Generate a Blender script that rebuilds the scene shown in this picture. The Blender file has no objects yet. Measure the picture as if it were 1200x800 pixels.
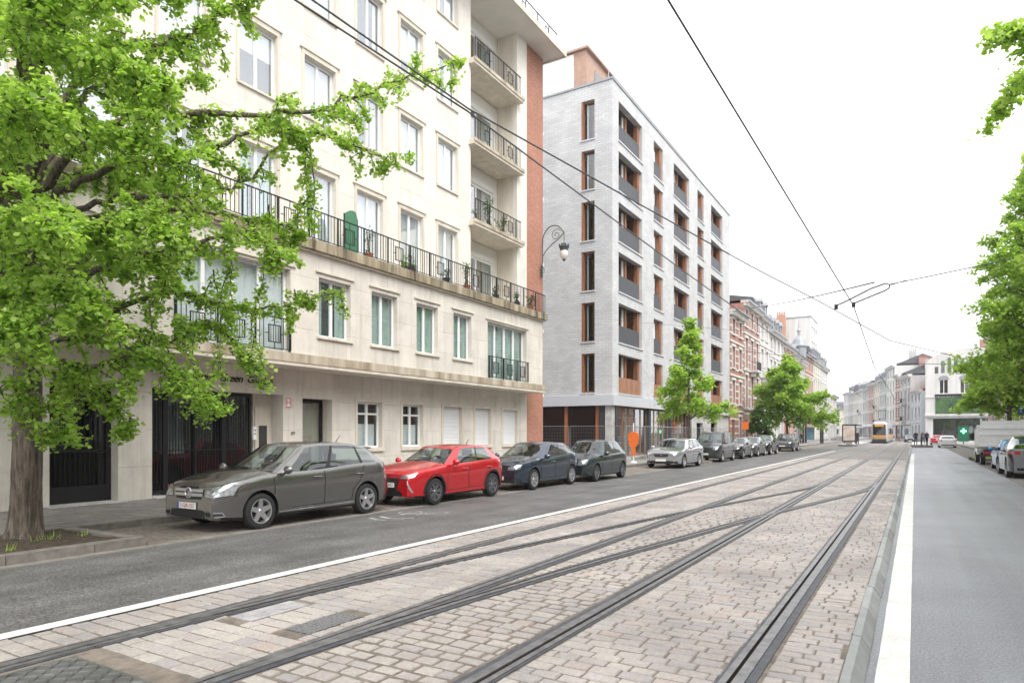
import bpy, bmesh, math, random
import numpy as np
from mathutils import Vector, Matrix, noise
from mathutils.bvhtree import BVHTree
random.seed(7); rng = np.random.default_rng(7)
R = math.radians
scene = bpy.context.scene
col = scene.collection

# ------------------------------------------------------------------ camera, sky, sun, exposure
CAM_H = 1.74; FPX = 780.0; YAW = math.atan2(472.0, FPX)
CY, SY = math.cos(YAW), math.sin(YAW)
cd = bpy.data.cameras.new('camera'); cam = bpy.data.objects.new('camera', cd); col.objects.link(cam)
cam.location = (0, 0, CAM_H); cam.rotation_euler = (R(90), 0, YAW)
cd.sensor_width = 36; cd.lens = FPX / 1200 * 36; cd.shift_y = 107.0 / 1200
cd.clip_start = 0.05; cd.clip_end = 3000
scene.camera = cam
SUN_EL, SUN_AZ = R(52), R(118)      # azimuth clockwise from +Y: sun high behind the right-hand houses
w = bpy.data.worlds.new('World'); scene.world = w; w.use_nodes = True
wt = w.node_tree; wn = wt.nodes; wn.clear()
sky = wn.new('ShaderNodeTexSky'); sky.sky_type = 'NISHITA'; sky.sun_disc = False
sky.sun_elevation = SUN_EL; sky.sun_rotation = SUN_AZ; sky.air_density = 1.0; sky.dust_density = 4.0
hs = wn.new('ShaderNodeHueSaturation'); hs.inputs['Saturation'].default_value = 0.2
wt.links.new(sky.outputs[0], hs.inputs['Color'])
tc = wn.new('ShaderNodeTexCoord'); cn = wn.new('ShaderNodeTexNoise')
cn.inputs['Scale'].default_value = 2.2; cn.inputs['Detail'].default_value = 6
wt.links.new(tc.outputs['Generated'], cn.inputs['Vector'])
cr = wn.new('ShaderNodeValToRGB'); cr.color_ramp.elements[0].position = 0.3; cr.color_ramp.elements[1].position = 0.72
cr.color_ramp.elements[0].color = (9.0, 9.15, 9.5, 1); cr.color_ramp.elements[1].color = (10.6, 10.65, 10.7, 1)
wt.links.new(cn.outputs['Fac'], cr.inputs['Fac'])
mx = wn.new('ShaderNodeMixRGB'); mx.inputs['Fac'].default_value = 0.88
wt.links.new(hs.outputs[0], mx.inputs[1]); wt.links.new(cr.outputs[0], mx.inputs[2])
bg = wn.new('ShaderNodeBackground'); bg.inputs['Strength'].default_value = 0.1
wo = wn.new('ShaderNodeOutputWorld')
wt.links.new(mx.outputs[0], bg.inputs['Color']); wt.links.new(bg.outputs[0], wo.inputs['Surface'])
sd = bpy.data.lights.new('sun', 'SUN'); sd.energy = 1.5; sd.angle = R(35); sd.color = (1.0, 0.965, 0.92)
sun = bpy.data.objects.new('sun', sd); col.objects.link(sun); sun.location = (30, -20, 60)
sdir = Vector((math.sin(SUN_AZ) * math.cos(SUN_EL), math.cos(SUN_AZ) * math.cos(SUN_EL), math.sin(SUN_EL)))
sun.rotation_euler = (-sdir).to_track_quat('-Z', 'Y').to_euler()
vs = scene.view_settings; vs.view_transform = 'Standard'; vs.look = 'None'; vs.gamma = 1; vs.use_curve_mapping = False
vs.exposure = 1.14

# ------------------------------------------------------------------ helpers
def P(u, v, L):
    """photo pixel (1200x800) to the point at lateral distance L left of the camera"""
    zc = FPX * L / (CY * (1072.0 - u)) if abs(1072 - u) > 1e-6 else 1e9
    return Vector((-L, (zc - L * SY) / CY, CAM_H + (507.0 - v) / FPX * zc))

def M_new(name):
    m = bpy.data.materials.new(name); m.use_nodes = True
    nt = m.node_tree; return m, nt, nt.nodes['Principled BSDF']

def mat(name, c, rough=0.7, metal=0.0, var=0.0, scale=4.0, c2=None, bump=0.0, bscale=40.0, streak=False, coat=0.0, spec=0.5, objvar=0.0, coord='Object', detail=6, speck=0.0, sscale=90.0, drip=0.0, lane=0.0):
    m, nt, b = M_new(name); n = nt.nodes; l = nt.links
    b.inputs['Base Color'].default_value = (*c, 1); b.inputs['Roughness'].default_value = rough
    b.inputs['Metallic'].default_value = metal; b.inputs['Coat Weight'].default_value = coat
    b.inputs['Coat Roughness'].default_value = 0.04
    b.inputs['Specular IOR Level'].default_value = spec
    co = n.new('ShaderNodeTexCoord').outputs['Object'] if coord == 'Object' else n.new('ShaderNodeNewGeometry').outputs['Position']
    out = None
    if var > 0 or c2:
        t = n.new('ShaderNodeTexNoise'); t.inputs['Scale'].default_value = scale; t.inputs['Detail'].default_value = detail
        t.inputs['Roughness'].default_value = 0.62
        if streak:
            mp = n.new('ShaderNodeMapping'); mp.inputs['Scale'].default_value = (1, 1, 0.12); l.new(co, mp.inputs[0]); l.new(mp.outputs[0], t.inputs['Vector'])
        else: l.new(co, t.inputs['Vector'])
        r = n.new('ShaderNodeValToRGB'); r.color_ramp.elements[0].position = 0.32; r.color_ramp.elements[1].position = 0.68
        a = tuple(max(0, x * (1 - var)) for x in c); d = c2 if c2 else tuple(min(1, x * (1 + var)) for x in c)
        r.color_ramp.elements[0].color = (*a, 1); r.color_ramp.elements[1].color = (*d, 1)
        l.new(t.outputs['Fac'], r.inputs['Fac']); out = r.outputs[0]
    if speck > 0:                     # aggregate speckle, on a small scale
        t3 = n.new('ShaderNodeTexNoise'); t3.inputs['Scale'].default_value = sscale; t3.inputs['Detail'].default_value = 3; t3.inputs['Roughness'].default_value = 0.75; l.new(co, t3.inputs['Vector'])
        m3 = n.new('ShaderNodeMapRange'); m3.inputs['From Min'].default_value = 0.33; m3.inputs['From Max'].default_value = 0.67; m3.inputs['To Min'].default_value = 1 - speck; m3.inputs['To Max'].default_value = 1 + speck; l.new(t3.outputs['Fac'], m3.inputs['Value'])
        h3 = n.new('ShaderNodeHueSaturation'); l.new(m3.outputs[0], h3.inputs['Value'])
        if out: l.new(out, h3.inputs['Color'])
        else: h3.inputs['Color'].default_value = (*c, 1)
        out = h3.outputs[0]
    if lane > 0:                      # wear that runs along the lane
        mp5 = n.new('ShaderNodeMapping'); mp5.inputs['Scale'].default_value = (1.6, 0.045, 1); l.new(co, mp5.inputs[0])
        t5 = n.new('ShaderNodeTexNoise'); t5.inputs['Scale'].default_value = 1.5; t5.inputs['Detail'].default_value = 6; l.new(mp5.outputs[0], t5.inputs['Vector'])
        m5 = n.new('ShaderNodeMapRange'); m5.inputs['From Min'].default_value = 0.35; m5.inputs['From Max'].default_value = 0.65; m5.inputs['To Min'].default_value = 1 - lane; m5.inputs['To Max'].default_value = 1 + lane * 0.6; l.new(t5.outputs['Fac'], m5.inputs['Value'])
        h5 = n.new('ShaderNodeHueSaturation'); l.new(m5.outputs[0], h5.inputs['Value'])
        if out: l.new(out, h5.inputs['Color'])
        else: h5.inputs['Color'].default_value = (*c, 1)
        out = h5.outputs[0]
    if drip > 0:                      # rain streaks: thin, vertical, irregular
        mp4 = n.new('ShaderNodeMapping'); mp4.inputs['Scale'].default_value = (1, 1, 0.07); l.new(co, mp4.inputs[0])
        t4 = n.new('ShaderNodeTexNoise'); t4.inputs['Scale'].default_value = 3.4; t4.inputs['Detail'].default_value = 8; t4.inputs['Roughness'].default_value = 0.7; l.new(mp4.outputs[0], t4.inputs['Vector'])
        m4 = n.new('ShaderNodeMapRange'); m4.inputs['From Min'].default_value = 0.30; m4.inputs['From Max'].default_value = 0.5; m4.inputs['To Min'].default_value = 1 - drip; m4.inputs['To Max'].default_value = 1.0; l.new(t4.outputs['Fac'], m4.inputs['Value'])
        h4 = n.new('ShaderNodeHueSaturation'); l.new(m4.outputs[0], h4.inputs['Value'])
        if out: l.new(out, h4.inputs['Color'])
        else: h4.inputs['Color'].default_value = (*c, 1)
        out = h4.outputs[0]
    if objvar > 0:
        oi = n.new('ShaderNodeObjectInfo'); mr = n.new('ShaderNodeMapRange')
        mr.inputs['To Min'].default_value = 1 - objvar; mr.inputs['To Max'].default_value = 1 + objvar * 0.6
        l.new(oi.outputs['Random'], mr.inputs['Value'])
        hv = n.new('ShaderNodeHueSaturation'); l.new(mr.outputs[0], hv.inputs['Value'])
        if out: l.new(out, hv.inputs['Color'])
        else: hv.inputs['Color'].default_value = (*c, 1)
        out = hv.outputs[0]
    if out: l.new(out, b.inputs['Base Color'])
    if bump > 0:
        t2 = n.new('ShaderNodeTexNoise'); t2.inputs['Scale'].default_value = bscale; t2.inputs['Detail'].default_value = 5
        l.new(co, t2.inputs['Vector'])
        bp = n.new('ShaderNodeBump'); bp.inputs['Strength'].default_value = bump; bp.inputs['Distance'].default_value = 0.02
        l.new(t2.outputs['Fac'], bp.inputs['Height']); l.new(bp.outputs[0], b.inputs['Normal'])
    return m

def brickmat(name, c1, c2, mortar, bw, bh, msize=0.012, rough=0.85, mode='xz', bump=0.4, bias=0.0, off=0.5):
    m, nt, b = M_new(name); n = nt.nodes; l = nt.links
    tcn = n.new('ShaderNodeTexCoord'); sep = n.new('ShaderNodeSeparateXYZ'); l.new(tcn.outputs['Object'], sep.inputs[0])
    cmb = n.new('ShaderNodeCombineXYZ')
    if mode == 'xz':
        ad = n.new('ShaderNodeMath'); ad.operation = 'ADD'; l.new(sep.outputs[0], ad.inputs[0]); l.new(sep.outputs[1], ad.inputs[1])
        l.new(ad.outputs[0], cmb.inputs[0]); l.new(sep.outputs[2], cmb.inputs[1])
    else:
        l.new(sep.outputs[0], cmb.inputs[0]); l.new(sep.outputs[1], cmb.inputs[1])
    br = n.new('ShaderNodeTexBrick'); br.inputs['Scale'].default_value = 1.0
    br.inputs['Brick Width'].default_value = bw; br.inputs['Row Height'].default_value = bh
    br.inputs['Mortar Size'].default_value = msize; br.inputs['Bias'].default_value = bias; br.offset = off
    br.inputs['Color1'].default_value = (*c1, 1); br.inputs['Color2'].default_value = (*c2, 1); br.inputs['Mortar'].default_value = (*mortar, 1)
    l.new(cmb.outputs[0], br.inputs['Vector'])
    t = n.new('ShaderNodeTexNoise'); t.inputs['Scale'].default_value = 0.8; t.inputs['Detail'].default_value = 8
    l.new(tcn.outputs['Object'], t.inputs['Vector'])
    mr = n.new('ShaderNodeMapRange'); mr.inputs['To Min'].default_value = 0.72; mr.inputs['To Max'].default_value = 1.22
    l.new(t.outputs['Fac'], mr.inputs['Value'])
    hv = n.new('ShaderNodeHueSaturation'); l.new(br.outputs['Color'], hv.inputs['Color']); l.new(mr.outputs[0], hv.inputs['Value'])
    l.new(hv.outputs[0], b.inputs['Base Color']); b.inputs['Roughness'].default_value = rough
    if bump > 0:
        bp = n.new('ShaderNodeBump'); bp.inputs['Strength'].default_value = bump; bp.inputs['Distance'].default_value = 0.01; bp.invert = True
        l.new(br.outputs['Fac'], bp.inputs['Height']); l.new(bp.outputs[0], b.inputs['Normal'])
    return m

def glassmat(name, tint=(0.75, 0.82, 0.82), refl=1.0, ior=1.6, rough=0.02):
    m, nt, b = M_new(name); n = nt.nodes; l = nt.links; n.remove(b)
    ge = n.new('ShaderNodeNewGeometry'); dt = n.new('ShaderNodeVectorMath'); dt.operation = 'DOT_PRODUCT'; l.new(ge.outputs['Normal'], dt.inputs[0]); l.new(ge.outputs['Incoming'], dt.inputs[1])
    ab = n.new('ShaderNodeMath'); ab.operation = 'ABSOLUTE'; l.new(dt.outputs['Value'], ab.inputs[0])
    om = n.new('ShaderNodeMath'); om.operation = 'SUBTRACT'; om.inputs[0].default_value = 1.0; l.new(ab.outputs[0], om.inputs[1])
    pw = n.new('ShaderNodeMath'); pw.operation = 'POWER'; pw.inputs[1].default_value = 4.0; l.new(om.outputs[0], pw.inputs[0])
    f0 = ((ior - 1) / (ior + 1)) ** 2 * refl; mu = n.new('ShaderNodeMath'); mu.operation = 'MULTIPLY_ADD'; mu.use_clamp = True; mu.inputs[1].default_value = min(1.0, 0.75 + 0.1 * refl); mu.inputs[2].default_value = f0; l.new(pw.outputs[0], mu.inputs[0])
    tr = n.new('ShaderNodeBsdfTransparent'); tr.inputs[0].default_value = (*tint, 1)
    gl = n.new('ShaderNodeBsdfGlossy'); gl.inputs['Roughness'].default_value = rough; gl.inputs['Color'].default_value = (0.95, 0.97, 1, 1)
    ms = n.new('ShaderNodeMixShader'); l.new(mu.outputs[0], ms.inputs[0]); l.new(tr.outputs[0], ms.inputs[1]); l.new(gl.outputs[0], ms.inputs[2])
    l.new(ms.outputs[0], n['Material Output'].inputs['Surface']); return m

def leafmat(name, c_dark, c_mid, c_light, trans=0.35):
    m, nt, b = M_new(name); n = nt.nodes; l = nt.links
    g = n.new('ShaderNodeNewGeometry'); r = n.new('ShaderNodeValToRGB')
    e = r.color_ramp.elements; e[0].position = 0.0; e[0].color = (*c_dark, 1); e[1].position = 1.0; e[1].color = (*c_light, 1)
    k = e.new(0.5); k.color = (*c_mid, 1)
    t = n.new('ShaderNodeTexNoise'); t.inputs['Scale'].default_value = 1.1; t.inputs['Detail'].default_value = 3
    l.new(g.outputs['Position'], t.inputs['Vector'])
    ma = n.new('ShaderNodeMath'); ma.operation = 'MULTIPLY_ADD'; ma.inputs[1].default_value = 0.55; l.new(g.outputs['Random Per Island'], ma.inputs[0])
    mb_ = n.new('ShaderNodeMath'); mb_.operation = 'MULTIPLY'; mb_.inputs[1].default_value = 0.45; l.new(t.outputs['Fac'], mb_.inputs[0])
    l.new(mb_.outputs[0], ma.inputs[2]); l.new(ma.outputs[0], r.inputs['Fac'])
    b.inputs['Roughness'].default_value = 0.45; b.inputs['Specular IOR Level'].default_value = 0.4
    l.new(r.outputs[0], b.inputs['Base Color'])
    ts = n.new('ShaderNodeBsdfTranslucent'); hv = n.new('ShaderNodeHueSaturation'); hv.inputs['Value'].default_value = 1.5; hv.inputs['Saturation'].default_value = 1.1
    l.new(r.outputs[0], hv.inputs['Color']); l.new(hv.outputs[0], ts.inputs['Color'])
    ms = n.new('ShaderNodeMixShader'); ms.inputs[0].default_value = trans
    l.new(b.outputs[0], ms.inputs[1]); l.new(ts.outputs[0], ms.inputs[2]); l.new(ms.outputs[0], n['Material Output'].inputs['Surface'])
    return m

def link(o, parent=None):
    col.objects.link(o)
    if parent: o.parent = parent
    return o

def tag(o, label=None, cat=None, group=None, kind=None):
    if label: o['label'] = label
    if cat: o['category'] = cat
    if group: o['group'] = group
    if kind: o['kind'] = kind
    return o

def thing(name, label, cat, loc=(0, 0, 0), rz=0.0, group=None):
    o = bpy.data.objects.new(name, None); o.empty_display_size = 0.3; link(o)
    o.location = loc; o.rotation_euler = (0, 0, rz)
    return tag(o, label, cat, group)

class MB:
    def __init__(s): s.v = []; s.f = []; s.mi = []; s.cur = 0
    def add(s, vs, fs):
        b = len(s.v); s.v.extend(vs)
        for f in fs: s.f.append([b + i for i in f]); s.mi.append(s.cur)
        return s
    def box(s, x0, x1, y0, y1, z0, z1):
        return s.add([(x0, y0, z0), (x1, y0, z0), (x1, y1, z0), (x0, y1, z0), (x0, y0, z1), (x1, y0, z1), (x1, y1, z1), (x0, y1, z1)],
                     [(3, 2, 1, 0), (4, 5, 6, 7), (0, 1, 5, 4), (1, 2, 6, 5), (2, 3, 7, 6), (3, 0, 4, 7)])
    def quad(s, a, b, c, d): return s.add([a, b, c, d], [(0, 1, 2, 3)])
    def tube(s, pts, r, n=6, cap=True):
        pts = [Vector(p) for p in pts]; rs = r if isinstance(r, (list, tuple)) else [r] * len(pts)
        rings = []; up = None
        for i, p in enumerate(pts):
            d = (pts[min(i + 1, len(pts) - 1)] - pts[max(i - 1, 0)])
            if d.length < 1e-9: d = Vector((0, 0, 1))
            d.normalize()
            if up is None: up = d.orthogonal().normalized()
            up = (up - d * up.dot(d))
            if up.length < 1e-6: up = d.orthogonal()
            up.normalize(); sd_ = d.cross(up)
            rings.append([tuple(p + (up * math.cos(2 * math.pi * k / n) + sd_ * math.sin(2 * math.pi * k / n)) * rs[i]) for k in range(n)])
        vs_ = [q for rg in rings for q in rg]; fs = []
        for i in range(len(rings) - 1):
            for k in range(n): fs.append((i * n + k, i * n + (k + 1) % n, (i + 1) * n + (k + 1) % n, (i + 1) * n + k))
        if cap: fs.append(tuple(range(n - 1, -1, -1))); fs.append(tuple((len(rings) - 1) * n + k for k in range(n)))
        return s.add(vs_, fs)
    def lathe(s, prof, n=16, axis='z', c=(0, 0, 0)):
        vs_ = []; fs = []
        for (r, h) in prof:
            for k in range(n):
                a = 2 * math.pi * k / n; x, y = r * math.cos(a), r * math.sin(a)
                p = (x, y, h) if axis == 'z' else ((x, h, y) if axis == 'y' else (h, x, y))
                vs_.append((p[0] + c[0], p[1] + c[1], p[2] + c[2]))
        for i in range(len(prof) - 1):
            for k in range(n): fs.append((i * n + k, i * n + (k + 1) % n, (i + 1) * n + (k + 1) % n, (i + 1) * n + k))
        return s.add(vs_, fs)
    def prism(s, poly, axis, a, b):
        n = len(poly); mk = {'x': lambda p, h: (h, p[0], p[1]), 'y': lambda p, h: (p[0], h, p[1]), 'z': lambda p, h: (p[0], p[1], h)}[axis]
        return s.add([mk(p, a) for p in poly] + [mk(p, b) for p in poly],
                     [tuple(range(n - 1, -1, -1)), tuple(range(n, 2 * n))] + [(i, (i + 1) % n, n + (i + 1) % n, n + i) for i in range(n)])
    def grid(s, rows):
        m_, n_ = len(rows), len(rows[0])
        return s.add([tuple(p) for r_ in rows for p in r_], [(i * n_ + j, i * n_ + j + 1, (i + 1) * n_ + j + 1, (i + 1) * n_ + j) for i in range(m_ - 1) for j in range(n_ - 1)])
    def mesh(s, name, mats, smooth=False, angle=None, fix=False):
        me = bpy.data.meshes.new(name); me.from_pydata([tuple(v) for v in s.v], [], s.f)
        for m in (mats if isinstance(mats, (list, tuple)) else [mats]): me.materials.append(m)
        if any(s.mi): me.polygons.foreach_set('material_index', s.mi)
        if fix:
            bm = bmesh.new(); bm.from_mesh(me); bmesh.ops.remove_doubles(bm, verts=bm.verts, dist=1e-5); bmesh.ops.recalc_face_normals(bm, faces=bm.faces); bm.to_mesh(me); bm.free()
        if smooth or angle:
            me.polygons.foreach_set('use_smooth', [True] * len(me.polygons))
            if angle: me.set_sharp_from_angle(angle=R(angle))
        me.update(); return me
    def build(s, name, mats, parent=None, smooth=False, angle=None, fix=False):
        return link(bpy.data.objects.new(name, s.mesh(name, mats, smooth, angle, fix)), parent)

def part(name, m, parent, *boxes):
    b = MB()
    for q in boxes: b.box(*q)
    return b.build(name, m, parent)

def structure(o): o['kind'] = 'structure'; return o

def text_mesh(name, body, size, m, parent, mtx, extrude=0.004, shear=0.0, align='CENTER', space=1.0):
    cu = bpy.data.curves.new(name, 'FONT'); cu.body = body; cu.size = size; cu.extrude = extrude; cu.shear = shear; cu.align_x = align; cu.align_y = 'CENTER'; cu.space_character = space
    cu.resolution_u = 3
    ob = bpy.data.objects.new(name, cu); col.objects.link(ob)
    dg = bpy.context.evaluated_depsgraph_get(); me = bpy.data.meshes.new_from_object(ob.evaluated_get(dg))
    bpy.data.objects.remove(ob); bpy.data.curves.remove(cu)
    me.materials.clear(); me.materials.append(m); me.transform(mtx)
    return link(bpy.data.objects.new(name, me), parent)

def copy_tree(o, parent=None):
    c = o.copy(); link(c); c.parent = parent
    for ch in list(o.children): copy_tree(ch, c)
    return c

# ------------------------------------------------------------------ materials
MT = {}
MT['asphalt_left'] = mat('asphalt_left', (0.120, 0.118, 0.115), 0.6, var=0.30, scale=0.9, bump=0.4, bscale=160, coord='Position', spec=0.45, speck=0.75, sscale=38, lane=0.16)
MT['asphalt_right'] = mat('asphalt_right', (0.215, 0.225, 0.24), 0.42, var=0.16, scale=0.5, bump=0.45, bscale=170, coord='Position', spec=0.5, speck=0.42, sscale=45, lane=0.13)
MT['ground'] = mat('ground', (0.11, 0.11, 0.115), 0.8, var=0.2, scale=0.3)
MT['paint'] = mat('road_paint', (0.66, 0.65, 0.625), 0.6, var=0.1, scale=3, c2=(0.73, 0.72, 0.69), coord='Position', speck=0.10, sscale=40, bump=0.3, bscale=90, detail=10)
MT['paint_worn'] = mat('road_paint_worn', (0.24, 0.24, 0.235), 0.7, var=0.4, scale=7, c2=(0.52, 0.52, 0.50), coord='Position')
MT['mortar'] = mat('mortar', (0.175, 0.148, 0.12), 0.95, var=0.35, scale=7, coord='Position', bump=0.5, bscale=60)
MT['bitumen'] = mat('bitumen', (0.060, 0.064, 0.076), 0.6, var=0.35, scale=11, coord='Position', bump=0.3, bscale=90)
MT['steel'] = mat('rail_steel', (0.18, 0.176, 0.178), 0.45, 0.45, var=0.35, scale=9, coord='Position')
MT['groove'] = mat('rail_groove', (0.012, 0.011, 0.010), 0.95, spec=0.1)
MT['groove_dirt'] = mat('rail_groove_dirt', (0.16, 0.13, 0.085), 0.95, var=0.3, scale=12, coord='Position')
MT['kerb'] = mat('kerb_stone', (0.33, 0.345, 0.34), 0.75, var=0.12, scale=5, bump=0.2, bscale=60, objvar=0.22, coord='Position')
MT['kerb_old'] = mat('kerb_stone_old', (0.19, 0.175, 0.155), 0.85, var=0.3, scale=5, bump=0.3, bscale=50, objvar=0.15, coord='Position')
MT['soil'] = mat('soil', (0.045, 0.032, 0.022), 0.98, var=0.5, scale=14, bump=1.0, bscale=35, coord='Position', c2=(0.10, 0.075, 0.05))
MT['stone'] = mat('facade_stone', (0.70, 0.665, 0.60), 0.82, var=0.06, scale=1.6, bump=0.12, bscale=30, objvar=0.05, coord='Position', drip=0.10)
MT['stone_low'] = mat('facade_stone_lower', (0.65, 0.61, 0.54), 0.82, var=0.12, scale=1.3, bump=0.12, bscale=30, objvar=0.07, coord='Position', c2=(0.70, 0.66, 0.59), drip=0.2)
MT['stone_trim'] = mat('stone_trim', (0.62, 0.57, 0.485), 0.85, var=0.14, scale=2.5, streak=True, coord='Position')
MT['stain'] = mat('mossy_stone', (0.09, 0.066, 0.032), 0.95, var=0.3, scale=2.6, c2=(0.47, 0.40, 0.28), streak=True, bump=0.4, bscale=40, coord='Position')
MT['stain_light'] = mat('streaked_stone', (0.33, 0.255, 0.15), 0.95, var=0.3, scale=1.9, c2=(0.60, 0.54, 0.44), streak=True, coord='Position')
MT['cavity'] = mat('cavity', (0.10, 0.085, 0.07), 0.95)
MT['plaster'] = mat('plaster_white', (0.74, 0.72, 0.67), 0.85, var=0.06, scale=1.2)
MT['brick_orange'] = brickmat('brick_orange', (0.34, 0.115, 0.07), (0.43, 0.175, 0.115), (0.40, 0.27, 0.20), 0.22, 0.065, 0.009)
MT['brick_white'] = brickmat('brick_white', (0.52, 0.525, 0.535), (0.60, 0.605, 0.61), (0.45, 0.45, 0.455), 0.46, 0.16, 0.014, bump=0.5)
MT['band_grey'] = mat('grey_cladding', (0.55, 0.565, 0.60), 0.5, var=0.04, scale=1)
MT['concrete'] = mat('concrete', (0.50, 0.49, 0.47), 0.85, var=0.22, scale=2.0, bump=0.1)
MT['wood'] = mat('wood_frame', (0.27, 0.115, 0.055), 0.55, var=0.35, scale=5, streak=True)
MT['wood_lt'] = mat('wood_board', (0.34, 0.17, 0.10), 0.6, var=0.3, scale=6, streak=True, objvar=0.2)
MT['pent'] = mat('penthouse_cladding', (0.40, 0.255, 0.195), 0.7, var=0.1, scale=3)
MT['iron'] = mat('black_iron', (0.018, 0.018, 0.02), 0.45, 0.3)
MT['dark'] = mat('dark_metal', (0.055, 0.058, 0.065), 0.45, 0.2, var=0.15, scale=5)
MT['balust'] = mat('anthracite_sheet', (0.075, 0.08, 0.09), 0.5, 0.2)
MT['white_pvc'] = mat('white_frame', (0.80, 0.81, 0.81), 0.35)
MT['white_metal'] = mat('white_metal', (0.76, 0.76, 0.74), 0.45, var=0.06, scale=3)
MT['shutter'] = mat('roller_shutter', (0.72, 0.73, 0.74), 0.5)
MT['curtain_w'] = mat('curtain_white', (0.78, 0.79, 0.80), 0.9, var=0.05, scale=5)
MT['curtain_g'] = mat('curtain_green', (0.40, 0.50, 0.46), 0.9, var=0.1, scale=5)
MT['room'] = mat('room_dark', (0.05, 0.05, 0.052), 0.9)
MT['glass_sky'] = glassmat('window_glass', (0.95, 0.97, 0.97), 4.0, 1.6)
MT['glass'] = glassmat('pane_glass', (0.93, 0.96, 0.955), 1.6, 1.6)
MT['glass_dark'] = glassmat('dark_glass', (0.62, 0.65, 0.65), 1.3, 1.55)
MT['car_glass'] = glassmat('car_glass', (0.58, 0.67, 0.64), 2.6, 1.52)
MT['bark'] = mat('bark', (0.085, 0.066, 0.05), 0.95, var=0.62, scale=24, streak=True, bump=1.0, bscale=26, c2=(0.20, 0.165, 0.13))
MT['leaf'] = leafmat('ginkgo_leaf', (0.10, 0.19, 0.03), (0.31, 0.47, 0.085), (0.54, 0.66, 0.21), 0.52)
MT['leaf2'] = leafmat('street_leaf', (0.16, 0.27, 0.045), (0.34, 0.49, 0.095), (0.54, 0.66, 0.2), 0.55)
MT['leaf3'] = leafmat('shrub_leaf', (0.04, 0.09, 0.02), (0.085, 0.16, 0.035), (0.15, 0.24, 0.06))
MT['rubber'] = mat('tyre_rubber', (0.018, 0.018, 0.019), 0.8)
MT['alloy'] = mat('alloy', (0.55, 0.55, 0.57), 0.28, 0.8)
MT['alloy_dk'] = mat('dark_alloy', (0.25, 0.25, 0.27), 0.3, 0.8)
MT['plastic'] = mat('black_plastic', (0.016, 0.016, 0.017), 0.55)
MT['interior'] = mat('car_interior', (0.03, 0.03, 0.032), 0.85)
MT['chrome'] = mat('chrome', (0.72, 0.73, 0.75), 0.12, 1.0)
MT['lens'] = mat('headlight_lens', (0.42, 0.45, 0.48), 0.08, 0.55, var=0.5, scale=22, coat=1.0)
MT['tail'] = mat('tail_lens', (0.42, 0.012, 0.015), 0.12, coat=1.0)
MT['plate'] = mat('number_plate', (0.80, 0.80, 0.78), 0.4)
MT['plate_red'] = mat('plate_red', (0.36, 0.03, 0.035), 0.5)
MT['eu_blue'] = mat('plate_blue', (0.02, 0.08, 0.40), 0.4)
MT['red_ink'] = mat('sign_red', (0.55, 0.05, 0.06), 0.5)
MT['orange'] = mat('orange_plastic', (0.80, 0.17, 0.03), 0.4, var=0.12, scale=9)
MT['galv'] = mat('galvanised', (0.42, 0.43, 0.44), 0.4, 0.6)
MT['slate'] = mat('slate_roof', (0.10, 0.105, 0.115), 0.6, var=0.25, scale=6)
MT['zinc'] = mat('zinc', (0.30, 0.315, 0.335), 0.45, 0.3, var=0.12, scale=3)
MT['tile_red'] = mat('red_tiles', (0.33, 0.115, 0.065), 0.75, var=0.3, scale=8)
MT['terracotta'] = mat('terracotta', (0.42, 0.15, 0.075), 0.7, var=0.2, scale=8)
MT['green_cloth'] = mat('green_screen', (0.055, 0.19, 0.10), 0.6, var=0.1, scale=3)
def lac(name, c, flake=0.0): return mat(name, c, 0.24, flake, coat=1.0, spec=0.5)

# ------------------------------------------------------------------ the ground
def sheet(name, m, x0, x1, y0, y1, z0, z1=None, ny=1):
    z1 = z0 if z1 is None else z1; b = MB()
    ys = np.linspace(y0, y1, ny + 1)
    for i in range(ny): b.quad((x0, ys[i], z0), (x1, ys[i], z1), (x1, ys[i + 1], z1), (x0, ys[i + 1], z0))
    return structure(b.build(name, m))
TZ = 0.11                            # level of the tram track bed
def LX(L): return -L
sheet('ground', MT['ground'], -700, 700, -120, 1300, -0.03)
sheet('road_left', MT['asphalt_left'], -9.95, -6.16, -12, 150, 0.0, TZ - 0.004)
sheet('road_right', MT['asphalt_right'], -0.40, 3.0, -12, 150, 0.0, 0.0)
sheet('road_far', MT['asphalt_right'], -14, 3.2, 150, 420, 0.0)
sheet('parking_right', MT['kerb_old'], 3.0, 5.2, -12, 150, -0.004)
MT['pave_small'] = brickmat('small_setts', (0.20, 0.18, 0.155), (0.29, 0.265, 0.23), (0.13, 0.115, 0.095), 0.14, 0.10, 0.014, mode='xy', bump=0.7, rough=0.75)
MT['pave_side'] = brickmat('pavement_slabs', (0.25, 0.24, 0.225), (0.34, 0.33, 0.31), (0.14, 0.13, 0.12), 0.30, 0.22, 0.016, mode='xy', bump=0.7, rough=0.7)
MT['setts_far'] = brickmat('setts_far', (0.265, 0.247, 0.232), (0.325, 0.30, 0.28), (0.19, 0.172, 0.155), 0.21, 0.125, 0.014, mode='xy', bump=0.5)
sheet('parking_left', MT['pave_small'], -12.35, -9.95, -12, 150, 0.004, 0.0)
sheet('sidewalk_left', MT['pave_side'], -17.2, -12.35, -12, 150, 0.17, 0.125)
sheet('sidewalk_right', MT['pave_side'], 5.35, 9.5, -12, 140, 0.13)

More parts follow.
